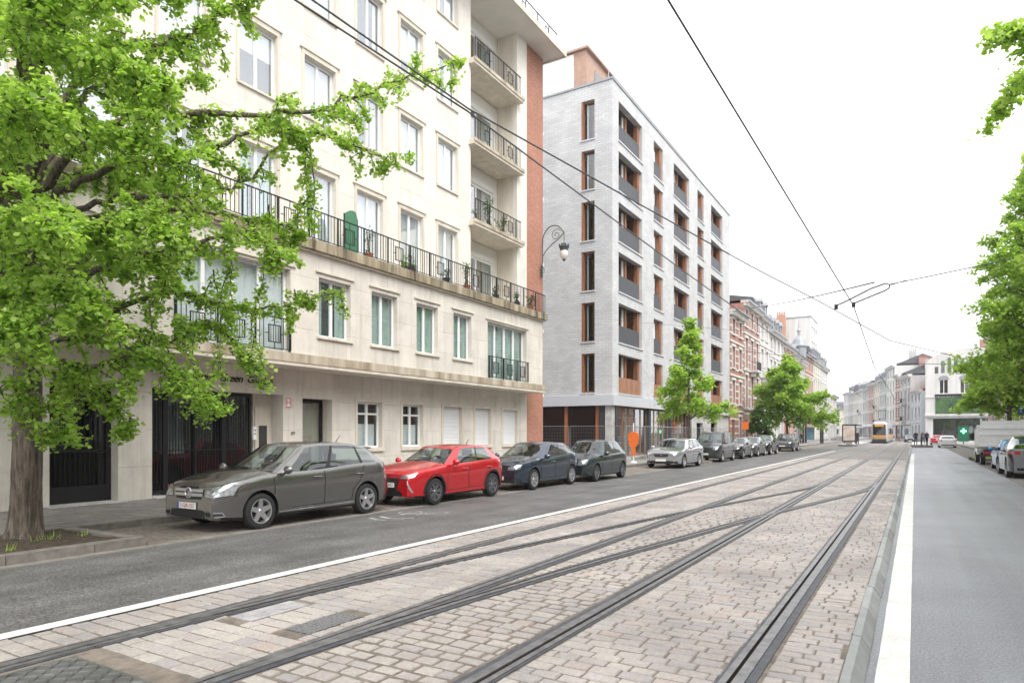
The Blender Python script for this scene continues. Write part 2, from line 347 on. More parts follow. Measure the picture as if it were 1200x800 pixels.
# painted lines (each a sheet a few millimetres above the asphalt)
def paint_sheet(name, x0, x1, y0, y1, za, zb_, m='paint'):
    return structure(MB().quad((x0, y0, za), (x1, y0, zb_), (x1, y1, zb_), (x0, y1, za)).build(name, MT[m]))
slope = (TZ - 0.004) / (9.95 - 6.16)
def zl(L): return (9.95 - L) * slope + 0.005
paint_sheet('edge_line_left', -6.37, -6.175, -12, 68, zl(6.37), zl(6.175))
b = MB(); z5 = 0.005
# the right edge line hooks away in front of the tram stop
if True:
    pts = [(-0.135 + random.uniform(-0.002, 0.002), y_) for y_ in np.arange(-12, 64, 0.4)] + [(-0.135 + 1.6 * (1 - math.cos(t)), 64 + 3.4 * math.sin(t)) for t in np.linspace(0.2, 1.5, 8)]
    rows = []
    for i, (x, y) in enumerate(pts):
        d = Vector((pts[min(i + 1, len(pts) - 1)][0] - pts[max(i - 1, 0)][0], pts[min(i + 1, len(pts) - 1)][1] - pts[max(i - 1, 0)][1])).normalized()
        n_ = Vector((d.y, -d.x)) * (0.105 + random.uniform(-0.002, 0.002)); rows.append([(x - n_.x, y - n_.y, z5), (x + n_.x, y + n_.y, z5)])
    b.grid(rows)
structure(b.build('edge_line_right', MT['paint']))
def cycle_mark(x, y, zf, label, heading=1):
    b = MB()
    def stroke(pts, wd=0.05):
        for (p, q) in zip(pts[:-1], pts[1:]):
            d = Vector((q[0] - p[0], q[1] - p[1])).normalized(); n_ = Vector((-d.y, d.x)) * wd / 2
            b.quad(*[(a, c, zf(-(x + a * 0)) + 0.003 if False else 0) for a, c in ((p[0] - n_.x, p[1] - n_.y), (q[0] - n_.x, q[1] - n_.y), (q[0] + n_.x, q[1] + n_.y), (p[0] + n_.x, p[1] + n_.y))])
    for cx in (-0.36, 0.36): stroke([(cx + 0.24 * math.cos(t), 0.24 * math.sin(t)) for t in np.linspace(0, 2 * math.pi, 15)])
    stroke([(-0.36, 0), (-0.12, 0.33), (0.24, 0.33), (0.0, -0.02), (-0.36, 0)]); stroke([(0.0, -0.02), (-0.16, 0.42)]); stroke([(0.36, 0), (0.22, 0.48), (0.12, 0.48)])
    for k in (0, 0.3): stroke([(-0.45, 0.85 + k), (0, 1.1 + k), (0.45, 0.85 + k)], 0.09)
    for i, v in enumerate(b.v):
        wx, wy = x + v[0] * heading, y + v[1] * heading
        b.v[i] = (wx, wy, zf(-wx) + 0.002)
    return structure(b.build('cycle_marking', MT['paint_worn']))
for (x, y) in ((-9.0, 11.2), (-8.95, 23.0), (-8.8, 33.0), (-8.8, 43)): cycle_mark(x, y, zl, '', -1)
for (x, y) in ((2.45, 27.5), (2.2, 36), (2.2, 45), (2.2, 55)): cycle_mark(x, y, lambda L: 0.005, '')

# ------------------------------------------------------------------ tram tracks
GR = {'R4': 1.041, 'R3': 2.448, 'R2': 3.995, 'R1': 5.43}
bpts = [(-12, 3.995), (2.2, 3.995), (4.2, 3.90), (6.41, 3.67), (8.3, 3.42), (10.3, 3.115), (12.4, 2.81), (14.47, 2.47), (17.2, 1.97), (20.1, 1.43), (22.3, 1.14), (25, 1.041)]
def cross_L(y):
    if y <= 2.2 or y >= 25: return None
    ys = [p[0] for p in bpts]; ls = [p[1] for p in bpts]
    i = max(k for k in range(len(ys) - 1) if ys[k] <= y); t = (y - ys[i]) / (ys[i + 1] - ys[i])
    p0, p1, p2, p3 = ls[max(i - 1, 0)], ls[i], ls[i + 1], ls[min(i + 2, len(ls) - 1)]
    m1 = (p2 - p0) / (ys[i + 1] - ys[max(i - 1, 0)]) * (ys[i + 1] - ys[i]); m2 = (p3 - p1) / (ys[min(i + 2, len(ys) - 1)] - ys[i]) * (ys[i + 1] - ys[i])
    return (2 * t**3 - 3 * t**2 + 1) * p1 + (t**3 - 2 * t**2 + t) * m1 + (-2 * t**3 + 3 * t**2) * p2 + (t**3 - t**2) * m2
bed = sheet('track_bed', MT['mortar'], -6.16, -0.42, -12, 46, TZ - 0.011)
sheet('track_bed_far', MT['setts_far'], -6.16, -0.42, 46, 150, TZ - 0.004)
def sweep(name, path, offs, m, parent, dirt=False):
    """path: list of (L, Y); offs: list of (dl0, dl1, z) strips"""
    b = MB()
    for (d0, d1, z0, z1) in offs:
        rows = [[(-(L + d0), y, z0 - 0.02), (-(L + d0), y, z1), (-(L + d1), y, z1), (-(L + d1), y, z0 - 0.02)] for (L, y) in path]
        b.grid(rows)
    return b.build(name, m, parent)
STR = [(None, -12), (None, 150)]
for nm, side in (('R4', -1), ('R3', 1), ('R2', -1), ('R1', 1)):
    L = GR[nm]; path = [(L, -12.0), (L, 150.0)]
    s_ = side                         # side=+1: the running head lies on the far (left) side of the groove
    rail = sweep('rail', path, [tuple(sorted((s_ * 0.015, s_ * 0.088))) + (TZ - 0.01, TZ + 0.006), tuple(sorted((-s_ * 0.015, -s_ * 0.062))) + (TZ - 0.01, TZ + 0.003)], MT['steel'], bed)
    sweep('groove', path, [(-0.015, 0.015, TZ - 0.045, TZ - 0.007 if nm != 'R1' else TZ - 0.006)], MT['groove_dirt' if nm == 'R1' else 'groove'], rail)
    sweep('joint_filler', path, [tuple(sorted((s_ * 0.088, s_ * 0.150))) + (TZ - 0.02, TZ - 0.003), tuple(sorted((-s_ * 0.062, -s_ * 0.085))) + (TZ - 0.02, TZ - 0.004)], MT['bitumen'], rail)
for off, s_ in ((0.0, -1), (1.42, 1)):
    path = [(cross_L(y) + off, y) for y in np.linspace(2.7, 24.6, 60)]
    rail = sweep('crossover_rail', path, [tuple(sorted((s_ * 0.022, s_ * 0.08))) + (TZ - 0.01, TZ + 0.009), tuple(sorted((-s_ * 0.022, -s_ * 0.042))) + (TZ - 0.01, TZ + 0.0055)], MT['steel'], bed)
    sweep('groove', path, [(-0.022, 0.022, TZ - 0.03, TZ - 0.001)], MT['groove'], rail)
    sweep('joint_filler', path, [tuple(sorted((s_ * 0.08, s_ * 0.135))) + (TZ - 0.02, TZ - 0.0015), tuple(sorted((-s_ * 0.042, -s_ * 0.075))) + (TZ - 0.02, TZ - 0.002)], MT['bitumen'], rail)

# setts: the 300 largest in view are single stones, the rest one mass of real stones
m, nt, bs_ = M_new('granite_sett'); n = nt.nodes; l = nt.links
gi = n.new('ShaderNodeNewGeometry'); oi = n.new('ShaderNodeObjectInfo'); ad = n.new('ShaderNodeMath'); ad.operation = 'ADD'
l.new(gi.outputs['Random Per Island'], ad.inputs[0]); l.new(oi.outputs['Random'], ad.inputs[1])
fr = n.new('ShaderNodeMath'); fr.operation = 'FRACT'; l.new(ad.outputs[0], fr.inputs[0])
rp = n.new('ShaderNodeValToRGB'); e = rp.color_ramp.elements
e[0].position = 0; e[0].color = (0.375, 0.338, 0.308, 1); e[1].position = 1; e[1].color = (0.352, 0.332, 0.325, 1)
for p_, c_ in ((0.315, (0.425, 0.375, 0.332)), (0.45, (0.392, 0.350, 0.325)), (0.62, (0.445, 0.393, 0.342)), (0.80, (0.345, 0.316, 0.312)), (0.93, (0.403, 0.343, 0.315)), (0.97, (0.435, 0.330, 0.277))):
    k = e.new(p_); k.color = (*c_, 1)
l.new(fr.outputs[0], rp.inputs['Fac'])
tn = n.new('ShaderNodeTexNoise'); tn.inputs['Scale'].default_value = 0.9; tn.inputs['Detail'].default_value = 7; l.new(gi.outputs['Position'], tn.inputs['Vector'])
mr = n.new('ShaderNodeMapRange'); mr.inputs['From Min'].default_value = 0.3; mr.inputs['From Max'].default_value = 0.7; mr.inputs['To Min'].default_value = 0.66; mr.inputs['To Max'].default_value = 1.05; l.new(tn.outputs['Fac'], mr.inputs['Value'])
hv = n.new('ShaderNodeHueSaturation'); l.new(rp.outputs[0], hv.inputs['Color']); l.new(mr.outputs[0], hv.inputs['Value']); sp3 = n.new('ShaderNodeTexNoise'); sp3.inputs['Scale'].default_value = 28; sp3.inputs['Detail'].default_value = 6; sp3.inputs['Roughness'].default_value = 0.7; l.new(gi.outputs['Position'], sp3.inputs['Vector']); mr3 = n.new('ShaderNodeMapRange'); mr3.inputs['From Min'].default_value = 0.3; mr3.inputs['From Max'].default_value = 0.7; mr3.inputs['To Min'].default_value = 0.78; mr3.inputs['To Max'].default_value = 1.18; l.new(sp3.outputs['Fac'], mr3.inputs['Value']); hv3 = n.new('ShaderNodeHueSaturation'); hv.inputs['Saturation'].default_value = 0.8; l.new(hv.outputs[0], hv3.inputs['Color']); l.new(mr3.outputs[0], hv3.inputs['Value']); l.new(hv3.outputs[0], bs_.inputs['Base Color'])
t2 = n.new('ShaderNodeTexNoise'); t2.inputs['Scale'].default_value = 55; t2.inputs['Detail'].default_value = 4; l.new(gi.outputs['Position'], t2.inputs['Vector'])
bp = n.new('ShaderNodeBump'); bp.inputs['Strength'].default_value = 0.35; bp.inputs['Distance'].default_value = 0.01; l.new(t2.outputs['Fac'], bp.inputs['Height']); l.new(bp.outputs[0], bs_.inputs['Normal'])
bs_.inputs['Roughness'].default_value = 0.6; MT['sett'] = m

def subtract(iv, cuts):
    out = [iv]
    for (a, c) in cuts:
        nx = []
        for (p, q) in out:
            if c <= p or a >= q: nx.append((p, q))
            else:
                if a > p: nx.append((p, a))
                if c < q: nx.append((c, q))
        out = nx
    return [(p, q) for p, q in out if q - p > 0.045]
# cast plates and patches that interrupt the stones: (L0, L1, Y0, Y1)
COVERS = [(4.02, 5.32, -1.2, 2.60), (4.92, 5.22, 3.75, 4.45), (4.20, 4.50, 3.75, 4.40)]
setts = []
zones = [(0.425, 0.865, 0.205, 0.128, 0.009, 0), (1.125, 2.345, 0.215, 0.128, 0.009, 0), (2.62, 3.82, 0.20, 0.150, 0.014, 1), (4.085, 5.335, 0.20, 0.150, 0.007, 0), (5.605, 6.15, 0.19, 0.150, 0.012, 1)]
for (a, c, wdt, dep, gap, irr) in zones:
    y = -1.5 + random.random() * 0.1; row = 0
    while y < 46:
        dd = dep * random.uniform(0.9, 1.1); ym = y + dd / 2
        cuts = []
        cl = cross_L(ym)
        if cl is not None: cuts += [(cl - 0.15, cl + 0.09), (cl + 1.42 - 0.09, cl + 1.42 + 0.15)]
        cuts += [(q[0], q[1]) for q in COVERS if q[2] - dd / 2 < ym < q[3] + dd / 2]
        for (p, q) in subtract((a, c), cuts):
            x = p - random.random() * wdt * (0.9 if q - p > 0.4 else 0)
            while x < q - 0.02:
                ww = wdt * random.uniform(0.82, 1.18); x0 = max(x, p) + gap / 2; x1 = min(x + ww, q) - gap / 2
                if q - (x + ww) < 0.07: x1 = q - gap / 2; x = q
                else: x += ww
                if x1 - x0 > 0.03:
                    j = (0.018 if (irr and 2 < ym < 14 and 2.9 < a + 0.5 < 3.9) else 0.003)
                    setts.append((x0 + random.uniform(0, j), x1 - random.uniform(0, j), y + gap / 2 + 0.004 + random.uniform(0, j), y + dd - gap / 2 - 0.004 - random.uniform(0, j), TZ + random.uniform(-0.0045, 0.0015)))
        y += dd; row += 1
def sett_geo(x0, x1, y0, y1, z):      # bevelled block with slightly irregular corners
    e_ = 0.009; jit = lambda: random.uniform(-0.004, 0.004)
    lo = [(-x0, y0), (-x1, y0), (-x1, y1), (-x0, y1)]; cx, cy = -(x0 + x1) / 2, (y0 + y1) / 2
    lo = [(p[0] + jit(), p[1] + jit()) for p in lo]
    hi = [(p[0] - math.copysign(e_, p[0] - cx), p[1] - math.copysign(e_, p[1] - cy)) for p in lo]
    v = [(p[0], p[1], z - 0.03) for p in lo] + [(p[0], p[1], z - 0.008) for p in lo] + [(p[0], p[1], z + random.uniform(-0.004, 0.003)) for p in hi]
    f = [(8, 11, 10, 9)] + [(i, 4 + i, 4 + (i + 1) % 4, (i + 1) % 4) for i in range(4)] + [(4 + i, 8 + i, 8 + (i + 1) % 4, 4 + (i + 1) % 4) for i in range(4)]
    return v, f
def in_view(s):
    L = (s[0] + s[1]) / 2; y = (s[2] + s[3]) / 2; zc = y * CY + L * SY
    if zc < 0.5: return None
    u = 1072 - FPX * L / (CY * zc); vv = 507 + FPX * (CAM_H - TZ) / zc
    return zc if -5 < u < 1205 and vv < 805 else None
vis = sorted([(in_view(s), i) for i, s in enumerate(setts) if in_view(s)]); single = {i for _, i in vis[:300]}
proto = []
for k in range(6):
    b = MB(); v, f = sett_geo(-0.1, 0.1, -0.065, 0.065, 0); b.add(v, f); proto.append(b.mesh('sett', MT['sett']))
bm_ = MB()
for i, s in enumerate(setts):
    if i in single:
        o = bpy.data.objects.new('sett', random.choice(proto)); o.location = (-(s[0] + s[1]) / 2, (s[2] + s[3]) / 2, s[4]); o.scale = ((s[1] - s[0]) / 0.2, (s[3] - s[2]) / 0.13, 1); link(o, bed)
    else:
        v, f = sett_geo(*s); bm_.add(v, f)
tag(bm_.build('sett_paving', MT['sett'], bed), kind='stuff')
# cast covers and patches
g_ = MB(); x0, x1, y0, y1 = -5.28, -4.10, -1.15, 2.52
g_.box(x0, x1, y0, y1, TZ - 0.03, TZ - 0.006)
for i in range(46):
    for k in range(16):
        cx = x0 + 0.06 + i % 1 + k * (x1 - x0 - 0.12) / 15; cy = y0 + 0.06 + i * (y1 - y0 - 0.12) / 45
        a = 0.03 if (i + k) % 2 else -0.03
        g_.add([(cx - 0.03, cy - a * 0.8, TZ - 0.006), (cx + 0.03, cy + a * 0.8, TZ - 0.006), (cx + 0.022, cy + a * 0.8 + 0.014, TZ), (cx - 0.03, cy - a * 0.8 + 0.016, TZ)], [(0, 1, 2, 3)])
tag(g_.build('track_drain_cover', mat('cast_steel', (0.13, 0.13, 0.125), 0.55, 0.4, var=0.35, scale=6)), 'ribbed steel drain cover set between the rails of the left track', 'drain cover')
tag(MB().box(-5.21, -4.93, 3.77, 4.43, TZ - 0.03, TZ - 0.002).box(-5.15, -4.99, 3.9, 4.3, TZ - 0.002, TZ + 0.002).build('point_box_cover', mat('worn_lid', (0.33, 0.315, 0.32), 0.7, var=0.25, scale=8, coord='Position', speck=0.2, sscale=40)), 'worn grey point machine lid beside the outer left rail', 'cover')
tag(MB().box(-4.49, -4.21, 3.77, 4.38, TZ - 0.03, TZ - 0.001).build('asphalt_patch', mat('coarse_asphalt', (0.15, 0.15, 0.15), 0.8, speck=0.6, sscale=45, bump=1.0, bscale=50, coord='Position')), 'dark coarse asphalt patch among the setts beside the crossover', 'patch')
# bevelled kerb stones between tracks and right lane
kp = MB(); kp.prism([(-0.5 * 0, 0)] and [(-0.062, 0.0), (0.062, 0.0), (0.062, 0.012), (-0.005, 0.112), (-0.062, 0.122)], 'y', 0.004, 0.992); kme = kp.mesh('kerb_stone', MT['kerb'])
for i in range(60):
    o = bpy.data.objects.new('kerb_stone', kme); o.location = (-0.362 + random.uniform(-0.005, 0.005), -2 + i, random.uniform(-0.004, 0.003)); o.rotation_euler = (0, 0, random.uniform(-0.004, 0.004)); link(o, bed)
tag(sweep('kerb_run', [(0.362, 58.0), (0.362, 150.0)], [(-0.06, 0.06, 0, 0.115)], MT['kerb'], bed), kind='stuff')
# left kerb along the pavement, and the right one
def kerb_run(name, x, y0, y1, m, top, wd=0.15, step=1.0, near=40):
    root = None; me = MB().box(-wd / 2, wd / 2, 0.004, step - 0.004, -0.02, top).mesh('kerb_stone', m)
    base = structure(MB().box(x - wd / 2 + 0.01, x + wd / 2 - 0.01, y0, y1, -0.02, top - 0.008).build(name, m))
    y = y0
    while y < min(y1, near):
        o = bpy.data.objects.new('kerb_stone', me); o.location = (x, y, random.uniform(-0.002, 0.003)); link(o, base); y += step
kerb_run('kerb_left', -12.35, -6, 150, MT['kerb_old'], 0.135)
kerb_run('kerb_right', 5.27, -6, 140, MT['kerb_old'], 0.135, near=60)
# near pavement slabs as real pieces
ps = MB()
for L0 in np.arange(12.44, 15.62, 0.222):
    y = -1 + random.random() * 0.2
    while y < 24:
        ww = 0.30 * random.uniform(0.9, 1.1); z = 0.125 + (L0 - 12.35) / 4.85 * 0.045 + random.uniform(0.004, 0.010)
        ps.box(-L0 - 0.212, -L0, y, y + ww - 0.012, z - 0.012, z); y += ww
MT['slab'] = bpy.data.materials['granite_sett'].copy(); MT['slab'].name = 'pavement_slab'
for el in MT['slab'].node_tree.nodes:
    if el.type == 'VALTORGB':
        for q in el.color_ramp.elements: q.color = (q.color[0] * 0.66, q.color[1] * 0.68, q.color[2] * 0.70, 1)
tag(ps.build('pavement_setts', MT['slab']), 'small grey stone setts paving the pavement below the pale apartment block', 'paving', kind='stuff')
pk = MB()
for L0 in np.arange(10.16, 12.2, 0.112):
    y = 5.9 + random.random() * 0.1
    while y < 30:
        ww = 0.15 * random.uniform(0.88, 1.12); pk.box(-L0 - 0.1, -L0, y, y + ww - 0.012, 0.0, 0.012 + random.uniform(-0.003, 0.003)); y += ww
MT['slab2'] = MT['slab'].copy()
for el in MT['slab2'].node_tree.nodes:
    if el.type == 'VALTORGB':
        for q in el.color_ramp.elements: q.color = (q.color[0] * 0.92, q.color[1] * 0.86, q.color[2] * 0.78, 1)
tag(pk.build('parking_setts', MT['slab2']), 'brownish grey setts paving the parking bay under the parked cars', 'paving', kind='stuff')
structure(MB().box(-10.14, -9.96, -12, 150, -0.02, 0.012).build('gutter', mat('gutter_concrete', (0.215, 0.20, 0.18), 0.85, var=0.25, scale=3, coord='Position')))
# planting beds with stone rims
def planter(label, x0, x1, y0, y1, tufts=40):
    t = thing('planting_bed', label, 'planting bed', ((x0 + x1) / 2, (y0 + y1) / 2, 0), 0, 'street tree beds'); hx, hy = (x1 - x0) / 2, (y1 - y0) / 2
    def stone(a, c, d, f_): part('rim_stone', MT['kerb_old'], t, (a, c, d, f_, -0.02, 0.14))
    y = -hy
    while y < hy - 0.05:
        e_ = min(y + 1.1, hy); stone(hx - 0.22, hx, y + 0.005, e_ - 0.005); y += 1.1
    stone(-hx, hx - 0.23, hy - 0.2, hy); stone(-hx, hx - 0.23, -hy, -hy + 0.2)
    s = MB(); n_ = 26; m_ = 14
    s.grid([[(-hx + (2 * hx - 0.22) * j / m_, -hy + 0.2 + (2 * hy - 0.4) * i / n_, 0.105 + random.uniform(-0.012, 0.03)) for j in range(m_ + 1)] for i in range(n_ + 1)])
    s.build('soil', MT['soil'], t, smooth=True)
    g = MB()
    for k in range(tufts):
        cx, cy = random.uniform(-hx + 0.2, hx - 0.35), random.uniform(-hy + 0.3, hy - 0.3)
        for q in range(9):
            a = random.random() * 6.28; h = random.uniform(0.04, 0.13); dx, dy = math.cos(a) * 0.05, math.sin(a) * 0.05; px, py = cx + random.uniform(-.09, .09), cy + random.uniform(-.09, .09)
            g.add([(px - dy * .2, py + dx * .2, 0.1), (px + dy * .2, py - dx * .2, 0.1), (px + dx, py + dy, 0.1 + h)], [(0, 1, 2)])
    tag(g.build('weeds', MT['leaf2'], t), kind='stuff')
    return t
planter('soil bed with stone rim around the thick ginkgo trunk', -12.26, -10.12, -1.5, 5.85, 24)
planter('small overgrown bed with stone rim around the young tree before the white brick block', -12.26, -10.05, 36.9, 39.1, 300)
planter('bed with stone rim around the leafy tree before the row of old houses', -12.26, -10.1, 72, 75, 120)
planter('grassy bed with stone rim ahead of the white tipper truck', 3.05, 5.2, 50.5, 53.5, 300)
planter('bed with stone rim around the tall tree behind the dark parked car', 5.4, 6.4, 41.0, 46.5, 60)
# ------------------------------------------------------------------ building pieces
def wall_grid(b, a0, a1, z0, z1, ops, f, t):
    """wall panel with openings; f(a, depth, z) maps to local space, t = thickness"""
    A = sorted({a0, a1, *[max(a0, min(a1, q)) for o in ops for q in o[:2]]}); Z = sorted({z0, z1, *[max(z0, min(z1, q)) for o in ops for q in o[2:4]]})
    def solid(i, k):
        if i < 0 or k < 0 or i >= len(A) - 1 or k >= len(Z) - 1: return None
        ca, cz = (A[i] + A[i + 1]) / 2, (Z[k] + Z[k + 1]) / 2
        return not any(o[0] < ca < o[1] and o[2] < cz < o[3] for o in ops)
    for i in range(len(A) - 1):
        for k in range(len(Z) - 1):
            if not solid(i, k): continue
            p, q, r, s = A[i], A[i + 1], Z[k], Z[k + 1]
            b.quad(f(p, 0, r), f(q, 0, r), f(q, 0, s), f(p, 0, s)); b.quad(f(p, t, r), f(p, t, s), f(q, t, s), f(q, t, r))
            for (di, dk, e0, e1) in ((-1, 0, (p, r), (p, s)), (1, 0, (q, r), (q, s)), (0, -1, (p, r), (q, r)), (0, 1, (p, s), (q, s))):
                if not solid(i + di, k + dk): b.quad(f(e0[0], 0, e0[1]), f(e1[0], 0, e1[1]), f(e1[0], t, e1[1]), f(e0[0], t, e0[1]))
FRONT = lambda a, d, z: (a, d, z)

def rect_minus(r, ops):
    out = [r]
    for o in ops:
        nx = []
        for (a, b_, c, d) in out:
            if o[1] <= a or o[0] >= b_ or o[3] <= c or o[2] >= d: nx.append((a, b_, c, d)); continue
            if o[0] > a: nx.append((a, o[0], c, d))
            if o[1] < b_: nx.append((o[1], b_, c, d))
            m0, m1 = max(a, o[0]), min(b_, o[1])
            if o[2] > c: nx.append((m0, m1, c, o[2]))
            if o[3] < d: nx.append((m0, m1, o[3], d))
        out = nx
    return [q for q in out if q[1] - q[0] > 0.015 and q[3] - q[2] > 0.015]

def slabs(a0, a1, z0, z1, ops, cw, ch, d0, d1, m):
    n_ = max(1, round((z1 - z0) / ch)); ch = (z1 - z0) / n_; out = []
    for k in range(n_):
        a = a0 - (0.5 * cw if k % 2 else 0)
        while a < a1:
            r = (max(a, a0), min(a + cw, a1), z0 + k * ch, z0 + (k + 1) * ch)
            if r[1] - r[0] > 0.02:
                for q in rect_minus(r, ops): out.append((*q, d0, d1, m))
            a += cw
    return out

def place_slabs(lst, parent, gap=0.005, limit=300, mid=None):
    lst = sorted(lst, key=lambda q: abs((q[0] + q[1]) / 2 - mid[0]) + abs((q[2] + q[3]) / 2 - mid[1]))
    rest = {}
    for i, (a, b_, c, d, d0, d1, m) in enumerate(lst):
        j = random.uniform(-0.0012, 0.0012); bx = (a + gap / 2, b_ - gap / 2, d0 + j, d1, c + gap / 2, d - gap / 2)
        if i < limit: part('stone_slab', MT[m], parent, bx)
        else: rest.setdefault(m, MB()).box(*bx)
    for m, b in rest.items(): tag(b.build('stone_slabs', MT[m], parent), kind='stuff')

def curtain_mesh(parent, a0, a1, z0, z1, d, m, amp=0.025, step=0.11):
    n_ = max(4, int((a1 - a0) / step * 2)); b = MB()
    b.grid([[(a0 + (a1 - a0) * i / n_, d + amp * math.sin(i * 1.9 + a0 * 3) * (0.6 + 0.4 * math.sin(i * 0.7)), z) for i in range(n_ + 1)] for z in (z0, z1)])
    return b.build('curtain', m, parent, smooth=True)

def window(parent, a0, a1, z0, z1, d, n=2, frame='white_pvc', glass='glass', curtain=None, fw=0.065, transom=None, cov=1.0, name='window', blinds=0.25):
    b = MB(); e = 0.055
    b.box(a0, a0 + fw, d, d + e, z0, z1).box(a1 - fw, a1, d, d + e, z0, z1).box(a0 + fw, a1 - fw, d, d + e, z0, z0 + fw).box(a0 + fw, a1 - fw, d, d + e, z1 - fw, z1)
    xs = [a0 + fw + (a1 - a0 - 2 * fw) * k / n for k in range(n + 1)]
    zs = [z0 + fw] + ([transom] if transom else []) + [z1 - fw]
    for k in range(1, n): b.box(xs[k] - fw * 0.75, xs[k] + fw * 0.75, d - 0.006, d + e, z0 + fw, z1 - fw)
    if transom: b.box(a0 + fw, a1 - fw, d - 0.004, d + e - 0.004, transom - fw / 2, transom + fw / 2)
    w_ = b.build(name, MT[frame], parent)
    for k in range(n):
        for j in range(len(zs) - 1): part('pane', MT[glass], w_, (xs[k] + 0.002, xs[k + 1] - 0.002, d + 0.02, d + 0.03, zs[j] + 0.002, zs[j + 1] - 0.002))
    if curtain:
        if cov >= 1 and random.random() < blinds: part('blind', MT['curtain_w'], w_, (a0 + 0.04, a1 - 0.04, d + 0.10, d + 0.104, z0 + (z1 - z0) * random.uniform(0.2, 0.6), z1 - 0.03))
        elif cov >= 1: curtain_mesh(w_, a0 + 0.03, a1 - 0.03, z0 + 0.03, z1 - 0.03, d + 0.13, MT[curtain])
        else:
            h = (a1 - a0) * cov / 2
            curtain_mesh(w_, a0 + 0.03, a0 + h, z0 + 0.03, z1 - 0.03, d + 0.13, MT[curtain]); curtain_mesh(w_, a1 - h, a1 - 0.03, z0 + 0.03, z1 - 0.03, d + 0.13, MT[curtain])
    return w_

def railing(parent, a0, a1, d, z0, h, step=0.125, motif=2.2, ends=None, m='iron', name='railing', f=None, post=1.1):
    b = MB(); f = f or (lambda x0, x1, y0, y1, c, e: (x0, x1, y0, y1, c, e))
    b.box(*f(a0, a1, d - 0.022, d + 0.022, z0 + h - 0.028, z0 + h)); b.box(*f(a0, a1, d - 0.012, d + 0.012, z0 + 0.06, z0 + 0.08))
    n_ = max(2, int((a1 - a0) / step)); mo = []
    if motif:
        k = max(1, round((a1 - a0) / motif)); mo = [a0 + (a1 - a0) * (i + 0.5) / k for i in range(k)]
    for i in range(n_ + 1):
        a = a0 + 0.012 + (a1 - a0 - 0.024) * i / n_
        if any(abs(a - q) < 0.26 for q in mo): continue
        b.box(*f(a - 0.008, a + 0.008, d - 0.008, d + 0.008, z0 + 0.08, z0 + h - 0.028))
    p = a0
    while p <= a1 + 1e-6:
        b.box(*f(max(a0, p - 0.018), min(a1, p + 0.018) if p > a0 else a0 + 0.036, d - 0.019, d + 0.019, z0, z0 + h - 0.028)); p += max(post, 0.4)
    if ends:
        for a in (a0, a1):
            b.box(a - 0.014, a + 0.014, d, ends, z0 + h - 0.028, z0 + h)
            k = max(2, int(abs(ends - d) / step))
            for i in range(1, k): b.box(a - 0.008, a + 0.008, d + (ends - d) * i / k - 0.008, d + (ends - d) * i / k + 0.008, z0 + 0.02, z0 + h - 0.03)
    r = b.build(name, MT[m], parent)
    for q in mo:
        s = MB(); q0, q1, c, e = q - 0.2, q + 0.2, z0 + 0.24 * h, z0 + 0.76 * h
        for bx in ((q0, q1, c, c + 0.025), (q0, q1, e - 0.025, e), (q0, q0 + 0.025, c + 0.025, e - 0.025), (q1 - 0.025, q1, c + 0.025, e - 0.025), (q0 - 0.1, q0, (c + e) / 2 - 0.01, (c + e) / 2 + 0.01), (q1, q1 + 0.1, (c + e) / 2 - 0.01, (c + e) / 2 + 0.01)): s.box(*f(bx[0], bx[1], d - 0.012, d + 0.012, bx[2], bx[3]))
        for k in range(1, 5): s.box(*f(q0 + 0.08 * k - 0.006, q0 + 0.08 * k + 0.006, d - 0.006, d + 0.006, c + 0.025, e - 0.025))
        s.box(*f(q - 0.008, q + 0.008, d - 0.008, d + 0.008, z0 + 0.08, c)); s.box(*f(q - 0.008, q + 0.008, d - 0.008, d + 0.008, e, z0 + h - 0.028))
        s.build('railing_motif', MT[m], r)
    return r

# ------------------------------------------------------------------ pale stone apartment block
B1 = thing('apartment_building', 'cream stone apartment block with long iron terrace railing and orange brick end strip', 'building', (-15.7, 0, 0), R(90))
S0 = -6.0
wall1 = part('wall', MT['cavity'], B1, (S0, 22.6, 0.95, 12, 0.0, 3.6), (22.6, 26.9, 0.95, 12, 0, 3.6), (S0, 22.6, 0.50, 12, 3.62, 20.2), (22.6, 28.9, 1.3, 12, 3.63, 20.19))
cols1 = [21.05, 18.87, 16.70, 14.50, 12.25, 10.0, 7.8, 5.6, 3.4, 1.2, -1.0]
rows1 = [(7.30, 9.73), (11.30, 13.10), (14.62, 16.50), (17.98, 19.80)]
up = [(c - 0.62, c + 0.62, a, z) for c in cols1 for (a, z) in rows1]
L_ = slabs(S0, 22.65, 7.25, 20.2, up, 1.46, 1.08, 0.0, 0.22, 'stone') + slabs(26.4, 27.3, 7.25, 20.2, [], 1.5, 1.08, 0.0, 0.22, 'stone')
first = [(20.22, 21.40, 4.55, 6.26), (18.06, 19.26, 4.55, 6.26), (15.83, 17.05, 4.55, 6.26), (13.63, 14.90, 4.55, 6.26), (9.19, 12.60, 3.95, 6.26), (22.56, 25.70, 3.95, 6.26), (6.1, 7.35, 4.55, 6.26), (3.9, 5.1, 4.55, 6.26), (0, 1.2, 4.55, 6.26), (-3, -1.8, 4.55, 6.26)]
L_ += slabs(S0, 27.2, 3.95, 6.9, first, 1.22, 0.74, -0.90, -0.68, 'stone_low')
GZ = 0.15
gw = [(16.10, 17.27, 1.24, 2.77), (18.36, 19.50, 1.24, 2.77)]; gs = [(20.75, 22.0, 1.24, 2.77), (22.95, 24.15, 1.24, 2.77), (25.15, 26.40, 1.24, 2.77)]
